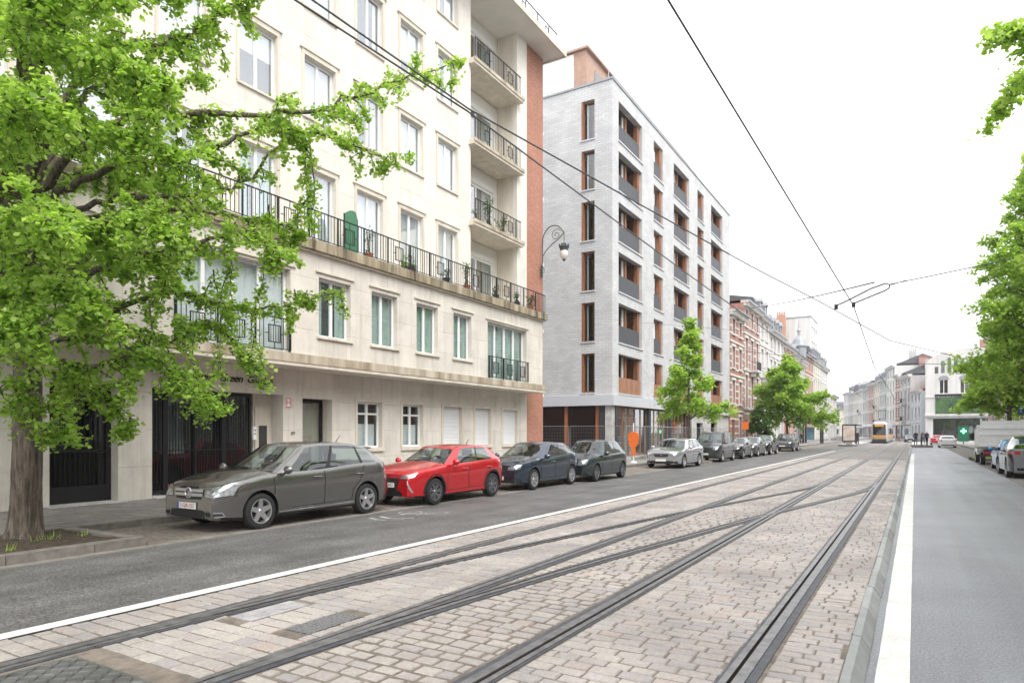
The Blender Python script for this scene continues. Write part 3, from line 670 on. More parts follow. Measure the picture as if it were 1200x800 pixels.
gate = (9.22, 12.27, GZ, 2.84); alc = (12.27, 13.10, GZ, 2.84); door = (13.82, 15.0, GZ, 2.78); bdoor = (7.0, 8.42, GZ, 2.82); lw = [(3.4, 4.6, 1.2, 2.77), (0.9, 2.1, 1.2, 2.77), (-2, -0.8, 1.2, 2.77)]
L_ += slabs(S0, 27.3, GZ - 0.1, 3.6, gw + gs + [gate, alc, door, bdoor] + lw, 1.30, 0.86, 0.0, 0.22, 'stone_low')
place_slabs(L_, wall1, mid=(17, 6.5))
# brick end strip and side return
part('brick_strip', MT['brick_orange'], B1, (27.32, 29.0, 0.06, 1.29, 0.02, 20.2), (26.95, 28.99, 1.292, 12, 0.02, 3.6))
part('loggia_jamb', MT['stone_trim'], B1, (22.45, 22.645, 0.225, 1.29, 7.26, 20.19), (26.41, 27.29, 0.225, 1.29, 7.26, 20.19), (27.0, 27.195, -0.675, 0.05, 3.96, 6.88))
# recess linings
part('recess_lining', MT['stone_low'], B1, (9.0, 9.215, 0.225, 0.93, GZ, 3.0), (13.105, 13.3, 0.225, 0.93, GZ, 3.0), (13.6, 13.815, 0.225, 0.93, GZ, 3.0), (15.005, 15.2, 0.225, 0.93, GZ, 3.0), (6.8, 6.995, 0.225, 0.93, GZ, 3.0), (8.425, 8.6, 0.225, 0.93, GZ, 3.0), (12.45, 13.10, 0.5, 0.9, GZ + 0.001, 2.86), (9.2, 15.0, 0.23, 0.94, 2.86, 2.98), (7.0, 8.42, 0.23, 0.94, 2.83, 2.95))
part('doorstep', MT['concrete'], B1, (6.9, 8.5, -0.25, 0.6, 0.0, 0.182), (9.25, 13.0, -0.15, 0.9, 0.0, 0.19), (13.85, 14.98, -0.1, 0.7, 0.0, 0.21))
# ledges and slabs
part('ledge', MT['stain_light'], B1, (S0, 27.35, -1.02, -0.86, 3.70, 3.948))
part('soffit', MT['stone_trim'], B1, (S0, 27.33, -1.0, 0.215, 3.602, 3.698), (S0, 27.3, -0.855, 0.2, 3.70, 3.945))
part('terrace_edge', MT['stain'], B1, (S0, 27.36, -1.08, -0.92, 6.96, 7.25)); part('terrace_slab', MT['stone_trim'], B1, (S0, 27.3, -0.915, 0.6, 6.905, 7.235), (S0, 27.3, -1.0, -0.92, 6.9, 6.955), (22.65, 26.4, 0.6, 1.29, 6.905, 7.235))
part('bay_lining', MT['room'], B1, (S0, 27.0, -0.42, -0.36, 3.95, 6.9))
railing(B1, 0.0, 27.3, -0.98, 7.25, 0.88, motif=2.3)
for (a0, a1, z0, z1) in first:
    big = a1 - a0 > 2
    w_ = window(B1, a0, a1, z0, z1, -0.72 if not big else -0.70, 4 if big else 2, glass='glass', curtain='curtain_g' if not (a0 == 9.19) else 'curtain_w', cov=1.0 if a0 != 13.63 else 0.6, blinds=0)
    if not big:
        part('sill', MT['stone_trim'], w_, (a0 - 0.08, a1 + 0.08, -0.965, -0.725, z0 - 0.075, z0 - 0.004))
        part('lintel', MT['stone_trim'], w_, (a0 - 0.13, a1 + 0.13, -0.955, -0.905, z1 + 0.13, z1 + 0.185))
    else:
        part('lintel', MT['stone_trim'], w_, (a0 - 0.16, a1 + 0.16, -0.95, -0.905, z1 + 0.08, z1 + 0.13))
        railing(B1, a0 + 0.02, a1 - 0.02 + (0.12 if a0 > 20 else 0), -0.96, 3.95, 0.92, motif=1.0, ends=-0.88)
for c in cols1:
    for k, (a, z) in enumerate(rows1):
        w_ = window(B1, c - 0.62, c + 0.62, a, z, 0.13, 2, glass='glass_sky', curtain='curtain_w' if random.random() < 0.8 else 'curtain_g', cov=1.0 if random.random() < 0.6 else random.choice((0.35, 0.55, 0.8)))
        part('lintel', MT['stone_trim'], w_, (c - 0.80, c + 0.80, -0.07, -0.004, z + 0.17, z + 0.225), (c - 0.72, c + 0.72, -0.035, -0.004, z + 0.02, z + 0.17))
        part('jamb', MT['stone_trim'], w_, (c + 0.625, c + 0.72, -0.03, -0.004, a, z + 0.02)); part('jamb', MT['stone_trim'], w_, (c - 0.72, c - 0.625, -0.03, -0.004, a, z + 0.02))
        if k: part('sill', MT['stone_trim'], w_, (c - 0.7, c + 0.7, -0.06, 0.125, a - 0.07, a - 0.004))
for (a0, a1, z0, z1) in gw + lw:
    w_ = window(B1, a0, a1, z0, z1, 0.14, 2, glass='glass', curtain=None, transom=2.38)
    part('sill', MT['stone_trim'], w_, (a0 - 0.09, a1 + 0.09, -0.07, 0.135, z0 - 0.12, z0 - 0.004))
    part('surround', MT['stone_trim'], w_, (a0 - 0.1, a0 - 0.003, -0.035, -0.004, z0, z1 + 0.1), (a1 + 0.003, a1 + 0.1, -0.035, -0.004, z0, z1 + 0.1), (a0 - 0.003, a1 + 0.003, -0.035, -0.004, z1 + 0.004, z1 + 0.1))
    part('curtain', MT['curtain_w'], w_, (a0 + 0.05, a1 - 0.05, 0.30, 0.302, z0 + 0.05, z0 + 0.8))
for (a0, a1, z0, z1) in gs:
    b = MB()
    for k in range(28): b.prism([(0.13, z0 + 0.0546 * k), (0.118, z0 + 0.0546 * k + 0.027), (0.13, z0 + 0.0546 * k + 0.053), (0.15, z0 + 0.0546 * k + 0.053), (0.15, z0 + 0.0546 * k)], 'x', a0, a1)
    w_ = b.build('roller_shutter', MT['shutter'], B1)
    part('surround', MT['stone_trim'], w_, (a0 - 0.1, a0 - 0.003, -0.035, -0.004, z0, z1 + 0.1), (a1 + 0.003, a1 + 0.1, -0.035, -0.004, z0, z1 + 0.1), (a0 - 0.003, a1 + 0.003, -0.035, -0.004, z1 + 0.004, z1 + 0.1))
    part('sill', MT['stone_trim'], w_, (a0 - 0.09, a1 + 0.09, -0.07, 0.115, z0 - 0.12, z0 - 0.004))
part('plinth_course', MT['stone_trim'], B1, (15.1, 27.28, -0.05, -0.004, 0.05, 0.55))
# entrance gate: black frames, bars, glass
g = MB(); gd = 0.34
for a in (9.24, 9.70, 10.55, 11.35, 12.21): g.box(a, a + (0.13 if a in (9.70, 11.35) else 0.055), gd, gd + 0.07, GZ + 0.05, 2.83)
g.box(9.24, 12.265, gd + 0.001, gd + 0.069, 2.74, 2.839); g.box(9.3, 12.2, gd + 0.01, gd + 0.06, GZ + 0.07, GZ + 0.15); g.box(9.3, 12.2, gd + 0.02, gd + 0.05, 1.28, 1.31)
gt = g.build('entrance_gate', MT['iron'], B1)
bars = MB()
for k in range(36):
    a = 9.33 + k * 0.08; bars.box(a - 0.008, a + 0.008, gd + 0.025, gd + 0.041, GZ + 0.15, 2.35 + 0.18 * abs(math.sin(k * 0.5)))
bars.build('bars', MT['iron'], gt)
for (a, c) in ((9.30, 9.70), (9.83, 10.55), (10.61, 11.35), (11.48, 12.2)): part('pane', MT['glass_dark'], gt, (a, c, gd + 0.08, gd + 0.09, 0.45, 2.74))
part('kick_plate', MT['terracotta'], gt, (9.83, 11.35, gd + 0.074, gd + 0.1, 0.2, 0.45))
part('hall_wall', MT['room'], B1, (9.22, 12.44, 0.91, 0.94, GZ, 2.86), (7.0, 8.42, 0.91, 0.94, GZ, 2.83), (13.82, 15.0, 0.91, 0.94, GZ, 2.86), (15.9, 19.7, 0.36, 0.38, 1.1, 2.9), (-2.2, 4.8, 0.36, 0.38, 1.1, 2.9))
curtain_mesh(gt, 9.85, 10.5, 1.2, 2.7, 0.75, MT['curtain_w'])
# glazed black side door with bars
d_ = MB(); d_.box(7.0, 7.09, 0.3, 0.37, GZ, 2.82).box(8.30, 8.42, 0.3, 0.37, GZ, 2.82).box(7.09, 8.30, 0.3, 0.37, GZ + 0.03, 0.55).box(7.09, 8.30, 0.3, 0.37, 2.7, 2.82).box(7.09, 8.3, 0.31, 0.36, 1.3, 1.36)
dd = d_.build('black_door', MT['iron'], B1)
bb = MB()
for k in range(12): bb.box(7.13 + k * 0.102, 7.145 + k * 0.102, 0.31, 0.325, 0.55, 2.7)
bb.build('bars', MT['iron'], dd); part('pane', MT['glass_dark'], dd, (7.09, 8.3, 0.34, 0.35, 0.55, 2.7))
d2 = MB(); d2.box(13.82, 13.90, 0.42, 0.5, GZ, 2.78).box(14.92, 15.0, 0.42, 0.5, GZ, 2.78).box(13.9, 14.92, 0.42, 0.5, 2.68, 2.78)
dd = d2.build('side_door', MT['iron'], B1); part('pane', MT['glass'], dd, (13.9, 14.92, 0.45, 0.46, 0.22, 2.68))
curtain_mesh(dd, 13.92, 14.9, 0.25, 2.66, 0.55, mat('curtain_beige', (0.45, 0.41, 0.33), 0.9), amp=0.03)
# letterbox panel, intercom, house number, hydrant sign, lettering
lp = part('letterbox_panel', MT['stone_trim'], B1, (12.5, 13.0, 0.46, 0.497, 0.9, 2.5)); part('opening', MT['room'], lp, (12.62, 12.9, 0.452, 0.459, 1.0, 1.95))
ic = part('intercom', MT['white_pvc'], B1, (12.30, 12.40, 0.27, 0.34, 1.55, 1.92)); part('speaker_slots', MT['plastic'], ic, (12.325, 12.375, 0.262, 0.269, 1.80, 1.83), (12.325, 12.375, 0.262, 0.269, 1.70, 1.73))
def onwall(a, d, z): return Matrix.Translation((a, d, z)) @ Matrix.Rotation(R(90), 4, 'X')
text_mesh('house_number', '89', 0.16, MT['dark'], B1, onwall(13.45, -0.006, 1.72), 0.004, 0.1)
for wd_, sx_ in (('Residence', 10.30), ('Green', 11.36), ('Garden', 12.28)): text_mesh('lettering', wd_, 0.29, MT['iron'], B1, onwall(sx_, -0.02, 3.2), 0.012, 0.35, space=0.95)
hsg = thing('hydrant_sign', 'small white sign with red border and red letter H on the pale pier', 'sign', (-15.7 + 0.012, 13.28, 2.62), R(90))
part('plate', MT['plate'], hsg, (-0.11, 0.11, -0.006, 0.006, -0.15, 0.15))
part('border', MT['red_ink'], hsg, (-0.1, 0.1, -0.009, -0.0065, 0.115, 0.14), (-0.1, 0.1, -0.009, -0.0065, -0.14, -0.115), (-0.1, -0.08, -0.009, -0.0065, -0.115, 0.115), (0.08, 0.1, -0.009, -0.0065, -0.115, 0.115))
text_mesh('letter', 'H', 0.22, MT['red_ink'], hsg, onwall(0, -0.008, 0), 0.0012)
# loggias on the upper floors
for k, z in enumerate((7.25, 10.50, 13.82, 17.14)):
    top = (10.26, 13.58, 16.9, 20.2)[k]
    if k: 
        sl = part('balcony_slab', MT['stone_trim'], B1, (22.5, 26.55, -0.28, 1.29, z - 0.22, z)); part('slab_edge', MT['stain_light'], sl, (22.48, 26.57, -0.32, -0.283, z - 0.12, z + 0.02))
        railing(B1, 22.68, 26.4, -0.2, z, 0.92, motif=1.85, ends=0.0)
    w_ = window(B1, 23.3, 26.0, z + 0.06, z + 2.32, 1.12, 2, glass='glass_sky', curtain='curtain_g' if k != 1 else 'curtain_w', cov=0.5, fw=0.08)
    part('back_wall', MT['plaster'], B1, (22.65, 23.3, 1.1, 1.28, z, top), (26.0, 26.4, 1.1, 1.28, z, top), (23.3, 26.0, 1.1, 1.28, z + 2.32, top))
    part('shutter_box', MT['white_metal'], w_, (23.2, 26.1, 1.04, 1.095, z + 2.34, z + 2.54))
# roof
rf = part('roof', MT['plaster'], B1, (S0, 29.25, -1.02, 12.2, 20.2, 20.34)); part('fascia', MT['stone_trim'], rf, (S0, 29.32, -1.09, -1.025, 20.14, 20.38), (29.255, 29.32, -1.025, 12.2, 20.14, 20.38))
part('parapet', MT['plaster'], rf, (S0, 28.9, 0.0, 0.2, 20.345, 20.6))
railing(B1, 16.0, 29.0, -0.75, 20.345, 0.85, motif=2.2)
pt = part('penthouse', MT['plaster'], B1, (S0, 25.0, 2.5, 11, 20.345, 23.0))
# little balconies poking out from the gable end
for z in (3.72, 6.95, 10.3, 13.6, 16.9):
    sb = part('gable_balcony', MT['plaster'], B1, (29.005, 29.62, 0.35, 2.2, z - 0.16, z), (29.005, 29.4, 0.4, 2.1, z - 0.3, z - 0.162))
    b = MB(); b.box(29.56, 29.59, 0.37, 2.18, z + 0.85, z + 0.88).box(29.01, 29.56, 0.37, 0.395, z + 0.85, z + 0.88)
    for q in range(13): b.box(29.568, 29.582, 0.37 + q * 0.15, 0.384 + q * 0.15, z, z + 0.85)
    for q in range(4): b.box(29.03 + q * 0.14, 29.045 + q * 0.14, 0.375, 0.389, z, z + 0.85)
    b.box(29.1, 29.5, 0.36, 0.375, z + 0.25, z + 0.28).box(29.1, 29.5, 0.36, 0.375, z + 0.58, z + 0.61).box(29.1, 29.13, 0.36, 0.375, z + 0.28, z + 0.58)
    b.build('railing', MT['iron'], sb)

# things standing on the balconies
def potted(loc, h, kind, label, n_leaf=120, spread=0.25):
    t = thing('potted_plant', label, 'plant', loc); b = MB()
    b.lathe([(0.0, 0.0), (0.10, 0.0), (0.14, 0.22), (0.155, 0.22), (0.155, 0.25), (0.13, 0.25), (0.12, 0.21), (0.0, 0.21)], 12); b.build('pot', MT[kind], t, smooth=False)
    st = MB(); lf = MB(); tips = []
    for k in range(9):
        a = random.random() * 6.28; r = random.uniform(0.2, 1) * spread; hh = h * random.uniform(0.55, 1)
        pts = [(0, 0, 0.2), (r * 0.4 * math.cos(a), r * 0.4 * math.sin(a), 0.2 + hh * 0.55), (r * math.cos(a), r * math.sin(a), 0.2 + hh)]
        st.tube(pts, [0.009, 0.006, 0.003], 4); tips.append([Vector(p) for p in pts])
    for k in range(n_leaf):
        p = random.choice(tips); q = random.random(); c = p[0].lerp(p[1], q) if q < 0.4 else p[1].lerp(p[2], random.random()); c = c + Vector((random.gauss(0, .05), random.gauss(0, .05), random.gauss(0, .04)))
        d = Vector((random.gauss(0, 1), random.gauss(0, 1), random.gauss(0.3, 1))).normalized() * 0.07; s = d.orthogonal().normalized() * 0.028
        lf.add([tuple(c), tuple(c + d * 0.5 + s), tuple(c + d), tuple(c + d * 0.5 - s)], [(0, 1, 2, 3)])
    st.build('stem', MT['bark'], t); lf.build('leaves', MT['leaf3'], t); return t
def bl(s, d, z): return (-15.7 - d, s, z)
scr = thing('balcony_screen', 'green curved folding screen standing on the long terrace', 'screen', bl(15.25, -0.55, 7.236), R(90)); scr.scale = (0.85, 0.85, 0.85)
b = MB(); 
b.prism([(-0.3, 0.0), (0.32, 0.0), (0.32, 1.55)] + [(0.32 - 0.62 * t, 1.55 + 0.2 * math.sin(math.pi * (0.25 + 0.75 * t))) for t in np.linspace(0.1, 0.95, 8)] + [(-0.3, 1.5)], 'y', -0.02, 0.02); b.build('panel', MT['green_cloth'], scr)
part('post', MT['iron'], scr, (-0.34, -0.305, -0.02, 0.02, 0, 1.55), (0.325, 0.36, -0.02, 0.02, 0, 1.5)); part('foot', MT['iron'], scr, (-0.34, -0.305, -0.2, 0.2, 0, 0.02), (0.325, 0.36, -0.2, 0.2, 0, 0.02))
for (s, d, z, h, kd, lb, n_) in ((15.9, -0.7, 7.236, 1.1, 'terracotta', 'leggy plant in red pot beside the green terrace screen', 60), (17.9, -0.75, 7.236, 0.55, 'dark', 'low dark shrub on the terrace between two window pairs', 90), (21.3, -0.75, 7.236, 1.0, 'terracotta', 'tall pale potted shrub on the terrace', 160),
        (19.9, -0.8, 7.236, 0.4, 'dark', 'small bowl plant at the terrace railing', 60), (23.4, -0.75, 7.236, 0.5, 'dark', 'small shrub in dark pot near the terrace end', 90), (25.2, -0.7, 7.236, 0.65, 'dark', 'bushy plant in dark pot near the terrace end', 160), (26.3, -0.75, 7.236, 0.6, 'terracotta', 'red potted plant at the corner of the terrace railing', 140),
        (24.3, 0.2, 10.501, 1.35, 'terracotta', 'tall yellow green plant on the lowest loggia balcony', 330), (25.5, 0.25, 10.501, 0.9, 'terracotta', 'wide olive shrub on the lowest loggia balcony', 330), (23.2, 0.1, 10.501, 0.5, 'terracotta', 'small red potted plant on the lowest loggia balcony', 60), (13.0, -0.7, 7.236, 0.6, 'dark', 'dark shrub on the terrace behind the hanging twig', 90)):
    potted(bl(s, d, z), h, kd, lb, n_, 0.2 if n_ < 200 else 0.38)

# ornate bracket lamp on the brick corner
lamp = thing('bracket_lamp', 'ornate scrolled iron bracket lamp hanging from the orange brick corner', 'street lamp', (-15.64, 28.7, 9.6))
b = MB(); b.tube([(0.02, 0, -0.2), (0.02, 0, 1.5)], 0.025, 6); b.tube([(0.02, 0, 0.75), (0.2, 0, 1.02), (0.55, 0, 1.3), (0.9, 0, 1.5), (1.2, 0, 1.78)], 0.022, 6)
b.tube([(0.02, 0, 1.3)] + [(0.62 - 0.6 * math.cos(t), 0, 1.45 + 0.75 * math.sin(t)) for t in np.linspace(0.25, 2.5, 14)] + [(1.2, 0, 1.78)], 0.026, 6)
b.tube([(0.78 + (0.30 - 0.05 * t) * math.cos(1.9 * t + 0.6), 0, 1.72 + (0.30 - 0.05 * t) * math.sin(1.9 * t + 0.6)) for t in np.linspace(0, 5, 30)], 0.016, 5)
b.tube([(0.02, 0, 0.3), (0.12, 0, 0.15), (0.1, 0, -0.02), (0.02, 0, 0.0)], 0.018, 5); b.box(-0.04, 0.02, -0.06, 0.06, -0.25, 0.35); b.build('bracket', mat('weathered_iron', (0.085, 0.10, 0.085), 0.6, 0.3, var=0.4, scale=20), lamp)
b = MB(); b.tube([(1.2, 0, 1.8), (1.2, 0, 1.25)], 0.014, 5); b.lathe([(0.0, 1.27), (0.07, 1.26), (0.1, 1.2), (0.22, 1.12), (0.235, 1.05), (0.2, 1.0), (0.2, 0.92), (0.16, 0.9), (0, 0.9)], 12, c=(1.2, 0, 0)); b.lathe([(0.0, 0.37), (0.05, 0.42), (0.09, 0.48), (0.0, 0.48)], 10, c=(1.2, 0, 0))
for k in range(8): a = k * math.pi / 4; b.box(1.2 + 0.225 * math.cos(a) - 0.025, 1.2 + 0.225 * math.cos(a) + 0.025, 0.225 * math.sin(a) - 0.025, 0.225 * math.sin(a) + 0.025, 1.04, 1.2)
b.build('lantern_cap', MT['dark'], lamp)
b = MB(); b.lathe([(0.17, 0.9), (0.205, 0.78), (0.19, 0.65), (0.13, 0.52), (0.06, 0.46)], 14, c=(1.2, 0, 0)); b.build('globe', mat('lamp_glass', (0.66, 0.64, 0.60), 0.25), lamp, smooth=True)

# ------------------------------------------------------------------ white brick new-build
B2 = thing('apartment_building', 'white brick new apartment block with wood framed loggias still under construction', 'building', (-15.7, 37.7, 0), R(90))
W2 = 29.9; tops = [6.65, 9.80, 12.95, 16.05, 19.2, 22.3]; bays = [(1.0, 5.15, 1), (7.5, 9.5, 0), (12.05, 16.1, 1), (18.5, 20.5, 0), (22.9, 27.05, 1)]
ops = [(a, c, t - 2.45, t) for (a, c, _) in bays for t in tops]
b = MB(); wall_grid(b, 0, W2, 4.06, 23.2, ops, FRONT, 0.38); 
side_ops = [(1.17, 2.07, t - 2.42, t) for t in tops] 
wall_grid(b, 0.381, 13, 4.06, 23.2, side_ops, lambda a, d, z: (d, a, z), 0.38); wall2 = b.build('wall', MT['brick_white'], B2)
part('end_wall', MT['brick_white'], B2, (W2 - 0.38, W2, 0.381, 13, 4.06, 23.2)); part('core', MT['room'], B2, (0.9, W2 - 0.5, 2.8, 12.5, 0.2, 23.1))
fl = MB()
for t in tops + [25.45]: fl.box(0.385, W2 - 0.385, 0.385, 12.9, t - 2.75, t - 2.46)
fl.build('floor_slab', MT['concrete'], B2)
for (a, c, wide) in bays:
    for r_, t in enumerate(tops):
        z = t - 2.45
        sl = part('sill', MT['band_grey'], B2, (a - 0.06, c + 0.12, -0.07, 0.36, z - 0.08, z - 0.003))
        if wide:
            dpt = 1.35
            part('loggia_wall', MT['wood'], B2, (a - 0.22, a - 0.003, 0.384, dpt + 0.3, z, t), (c + 0.003, c + 0.22, 0.384, dpt + 0.3, z, t))
            part('loggia_ceiling', MT['balust'], B2, (a, c, 0.384, dpt + 0.2, t + 0.003, t + 0.02))
            window(B2, a, c, z + 0.02, t - 0.02, dpt, 4, 'wood', 'glass_dark' , 'curtain_w' if (r_ % 3 == 1) else None, 0.11, cov=0.4)
            part('wood_post', MT['wood'], B2, (a + 2.35, a + 2.6, 0.5, dpt - 0.01, z, t))
            part('return_frame', MT['white_metal'], B2, (a + 2.1, a + 2.34, 0.62, 0.7, z, t))
            part('return_wall', MT['wood'], B2, (c - 0.34, c - 0.004, 0.20, 0.5, z, t))
            if r_ == 0:
                k = 0; x = a + 0.01
                while x < c - 0.12: part('balustrade_board', MT['wood_lt'], B2, (x, x + 0.125, 0.10, 0.13, z + 0.003, z + 1.02 + random.uniform(-.01, .01))); x += 0.137
            else:
                p_ = MB(); x = a + 0.01
                while x < c - 0.36: p_.box(x, min(x + 0.045, c - 0.35), 0.10, 0.115, z + 0.05, z + 1.06); x += 0.058
                p_.box(a, c - 0.345, 0.117, 0.14, z + 0.003, z + 0.05).box(a, c - 0.345, 0.09, 0.13, z + 1.06, z + 1.10); p_.build('balustrade', MT['balust'], B2)
        else:
            part('reveal_panel', MT['wood'], B2, (c - 0.42, c - 0.004, 0.12, 0.34, z, t), (a, c - 0.425, 0.30, 0.36, t - 0.10, t))
            window(B2, a, c - 0.43, z + 0.02, t - 0.105, 0.28, 1, 'wood', 'glass', 'curtain_w' if r_ % 2 else None, 0.09, cov=0.6)
            if r_ == 0:
                x = a + 0.01
                while x < c - 0.5: part('balustrade_board', MT['wood_lt'], B2, (x, x + 0.125, 0.08, 0.11, z + 0.003, z + 0.98)); x += 0.137
            else:
                p_ = MB(); x = a + 0.01
                while x < c - 0.48: p_.box(x, x + 0.045, 0.08, 0.095, z + 0.003, z + 1.02); x += 0.058
                p_.box(a, c - 0.43, 0.07, 0.105, z + 1.02, z + 1.05); p_.build('balustrade', MT['balust'], B2)
SIDE = lambda x0, x1, y0, y1, c, e: (y0, y1, x0, x1, c, e)
for r_, t in enumerate(tops):
    z = t - 2.42
    b = MB(); b.box(0.30, 0.36, 1.17, 1.27, z, t).box(0.30, 0.36, 1.97, 2.07, z, t).box(0.30, 0.36, 1.27, 1.97, z, z + 0.1).box(0.3, 0.36, 1.27, 1.97, t - 0.1, t); w_ = b.build('window', MT['wood'], B2)
    part('pane', MT['glass'], w_, (0.33, 0.34, 1.27, 1.97, z + 0.1, t - 0.1)); part('jamb', MT['wood'], w_, (0.03, 0.295, 1.955, 2.066, z, t)); part('post', MT['white_metal'], w_, (0.36, 0.4, 1.75, 1.82, z + 0.1, t - 0.1))
    part('sill', MT['band_grey'], w_, (-0.06, 0.29, 1.12, 2.12, z - 0.08, z - 0.003))
bd = MB(); bd.box(-0.16, W2, -0.16, -0.003, 3.42, 4.055); bd.box(-0.16, -0.003, -0.003, 13, 3.42, 4.055); bd.box(-0.003, W2, -0.003, 12.9, 3.9, 4.05); bd.build('cladding_band', MT['band_grey'], B2)
cp = MB(); cp.box(-0.06, W2 + 0.03, -0.06, 0.42, 23.205, 23.33).box(-0.06, 0.42, 0.42, 13, 23.205, 23.33); cp.build('coping', MT['zinc'], B2)
part('roof', MT['zinc'], B2, (0.3, W2, 0.3, 12.9, 23.0, 23.1))
# ground floor under construction: columns, glazing, rough walls
part('column', MT['concrete'], B2, (0.05, 0.5, 0.05, 0.5, 0, 3.42)); part('column', MT['concrete'], B2, (0.05, 0.5, 6.2, 6.7, 0, 3.42))
for x in (0.55, 6.6, 11.3, 16.0): part('column', MT['dark'], B2, (x, x + 0.35, 0.0, 0.4, 0, 3.415))
part('column', MT['dark'], B2, (0.02, 0.4, 0.56, 0.86, 0, 3.415)); part('column', MT['dark'], B2, (0.02, 0.4, 5.7, 6.1, 0, 3.415)); part('column', MT['dark'], B2, (0.02, 0.4, 6.8, 7.3, 0, 3.415))
part('rough_wall', MT['concrete'], B2, (17.2, 18.6, 0.1, 0.35, 0, 3.41), (20.6, 23.2, 0.1, 0.35, 0, 3.41), (25.4, W2, 0.1, 0.35, 0, 3.41), (18.6, 20.6, 0.1, 0.35, 2.6, 3.41), (23.2, 25.4, 0.1, 0.35, 2.7, 3.41), (4.4, 6.5, 1.0, 1.2, 0.1, 3.41), (9.0, 11.2, 0.8, 1.0, 0.1, 3.41))
for (a, c, k) in ((0.95, 6.55, 5), (7.0, 11.25, 4), (11.7, 15.95, 4)):
    window(B2, a, c, 0.2, 3.41, 0.2, k, 'wood', 'glass', None, 0.11)
b = MB()
for y in (0.95, 3.1, 5.3): b.box(0.15, 0.27, y, y + 0.22, 0.2, 3.41)
sw = b.build('side_glazing', mat('orange_wood', (0.36, 0.13, 0.06), 0.5, var=0.2, scale=5, streak=True), B2); part('pane', MT['glass_dark'], sw, (0.2, 0.21, 1.17, 3.1, 0.2, 3.41)); part('pane', MT['glass_dark'], sw, (0.2, 0.21, 3.32, 5.3, 0.2, 3.41))
part('floor', MT['concrete'], B2, (0.02, W2, 0.02, 12.9, 0.02, 0.2))
# set back penthouse
pn = MB(); pn.box(1.9, 24, 2.6, 12, 23.11, 26.7); ph = pn.build('penthouse', MT['pent'], B2); part('roof_edge', MT['pent'], ph, (1.7, 24.2, 2.4, 12.2, 26.705, 26.85))
for i in range(5): part('facade_panel', MT['white_metal'], ph, (1.86, 1.897, 3.5 if i else 3.9, 9.0, 23.15 + i * 0.7, 23.82 + i * 0.7))
part('window', MT['glass_dark'], ph, (3.2, 5.6, 2.57, 2.597, 23.5, 25.9)); part('window', MT['glass_sky'], ph, (1.85, 1.896, 9.1, 11.8, 23.5, 26.2))
railing(B2, 0.6, 20, 0.5, 23.335, 0.8, step=0.6, motif=0, m='galv', post=1.6)
# site fence panels in front and along the side
def fence_panel(a, label, x, y, rz):
    t = thing('site_fence_panel', label, 'fence', (x, y, a), rz, 'site fence panels round the white brick block'); b = MB()
    b.tube([(0, 0, 0.05), (0, 0, 2.0), (3.3, 0, 2.0), (3.3, 0, 0.05)], 0.02, 5).tube([(0, 0, 0.2), (3.3, 0, 0.2)], 0.015, 5); b.build('frame', MT['galv'], t)
    w_ = MB()
    for k in range(1, 30): w_.box(k * 0.11 - 0.002, k * 0.11 + 0.002, -0.002, 0.002, 0.2, 2.0)
    for k in range(1, 9): w_.box(0, 3.3, -0.003, 0.003, 0.2 + k * 0.2, 0.205 + k * 0.2)
    w_.build('mesh', MT['galv'], t)
    for q in (0, 3.3): part('foot_block', MT['concrete'], t, (q - 0.12, q + 0.12, -0.3, 0.3, 0.0, 0.13))
for k in range(7): fence_panel(0.15, 'galvanised mesh site fence panel standing along the front of the white brick block', -14.6, 37.0 + k * 3.4, R(90))
for k in range(2): fence_panel(0.15, 'galvanised mesh site fence panel closing the yard beside the orange brick strip', -14.7 - k * 3.4, 36.6, R(180))
# wrapped temporary sign
sg = thing('wrapped_sign', 'orange plastic wrapped no parking sign on a white post by the site fence', 'sign', (-12.9, 33.9, 0.13))
b = MB(); b.tube([(0, 0, 0), (0, 0, 2.15)], 0.03, 8); b.lathe([(0, 0), (0.2, 0), (0.2, 0.06), (0.05, 0.1), (0, 0.1)], 12); b.build('post', MT['white_metal'], sg)
b = MB(); prof = [(0.42, 0.10), (0.85, 0.10), (0.93, 0.20), (1.05, 0.27), (1.12, 0.20), (1.16, 0.26), (1.4, 0.30), (1.55, 0.27), (1.64, 0.15), (1.67, 0.04)]
pts = [(-q, z) for z, q in prof] + [(q, z) for z, q in reversed(prof)]; b.prism(pts, 'y', -0.06, 0.06); b.build('cover', MT['orange'], sg)
# ------------------------------------------------------------------ town houses
MT['brick_red'] = brickmat('brick_red', (0.34, 0.11, 0.075), (0.44, 0.17, 0.115), (0.40, 0.30, 0.25), 0.22, 0.07, 0.01)
MT['brick_rose'] = brickmat('brick_rose', (0.36, 0.16, 0.13), (0.46, 0.23, 0.19), (0.42, 0.34, 0.30), 0.22, 0.07, 0.01)
MT['brick_terra'] = brickmat('brick_terra', (0.46, 0.19, 0.10), (0.54, 0.26, 0.16), (0.48, 0.36, 0.28), 0.22, 0.07, 0.01)
MT['render_w'] = mat('white_render', (0.64, 0.63, 0.61), 0.85, var=0.16, scale=0.8, streak=True)
MT['render_g'] = mat('grey_render', (0.42, 0.42, 0.42), 0.85, var=0.2, scale=0.8, streak=True)
MT['render_c'] = mat('cream_render', (0.60, 0.56, 0.47), 0.85, var=0.16, scale=0.8, streak=True)
MT['render_b'] = mat('blue_render', (0.52, 0.56, 0.60), 0.85, var=0.06, scale=0.8)
MT['bluestone'] = mat('bluestone', (0.28, 0.29, 0.30), 0.8, var=0.2, scale=2)
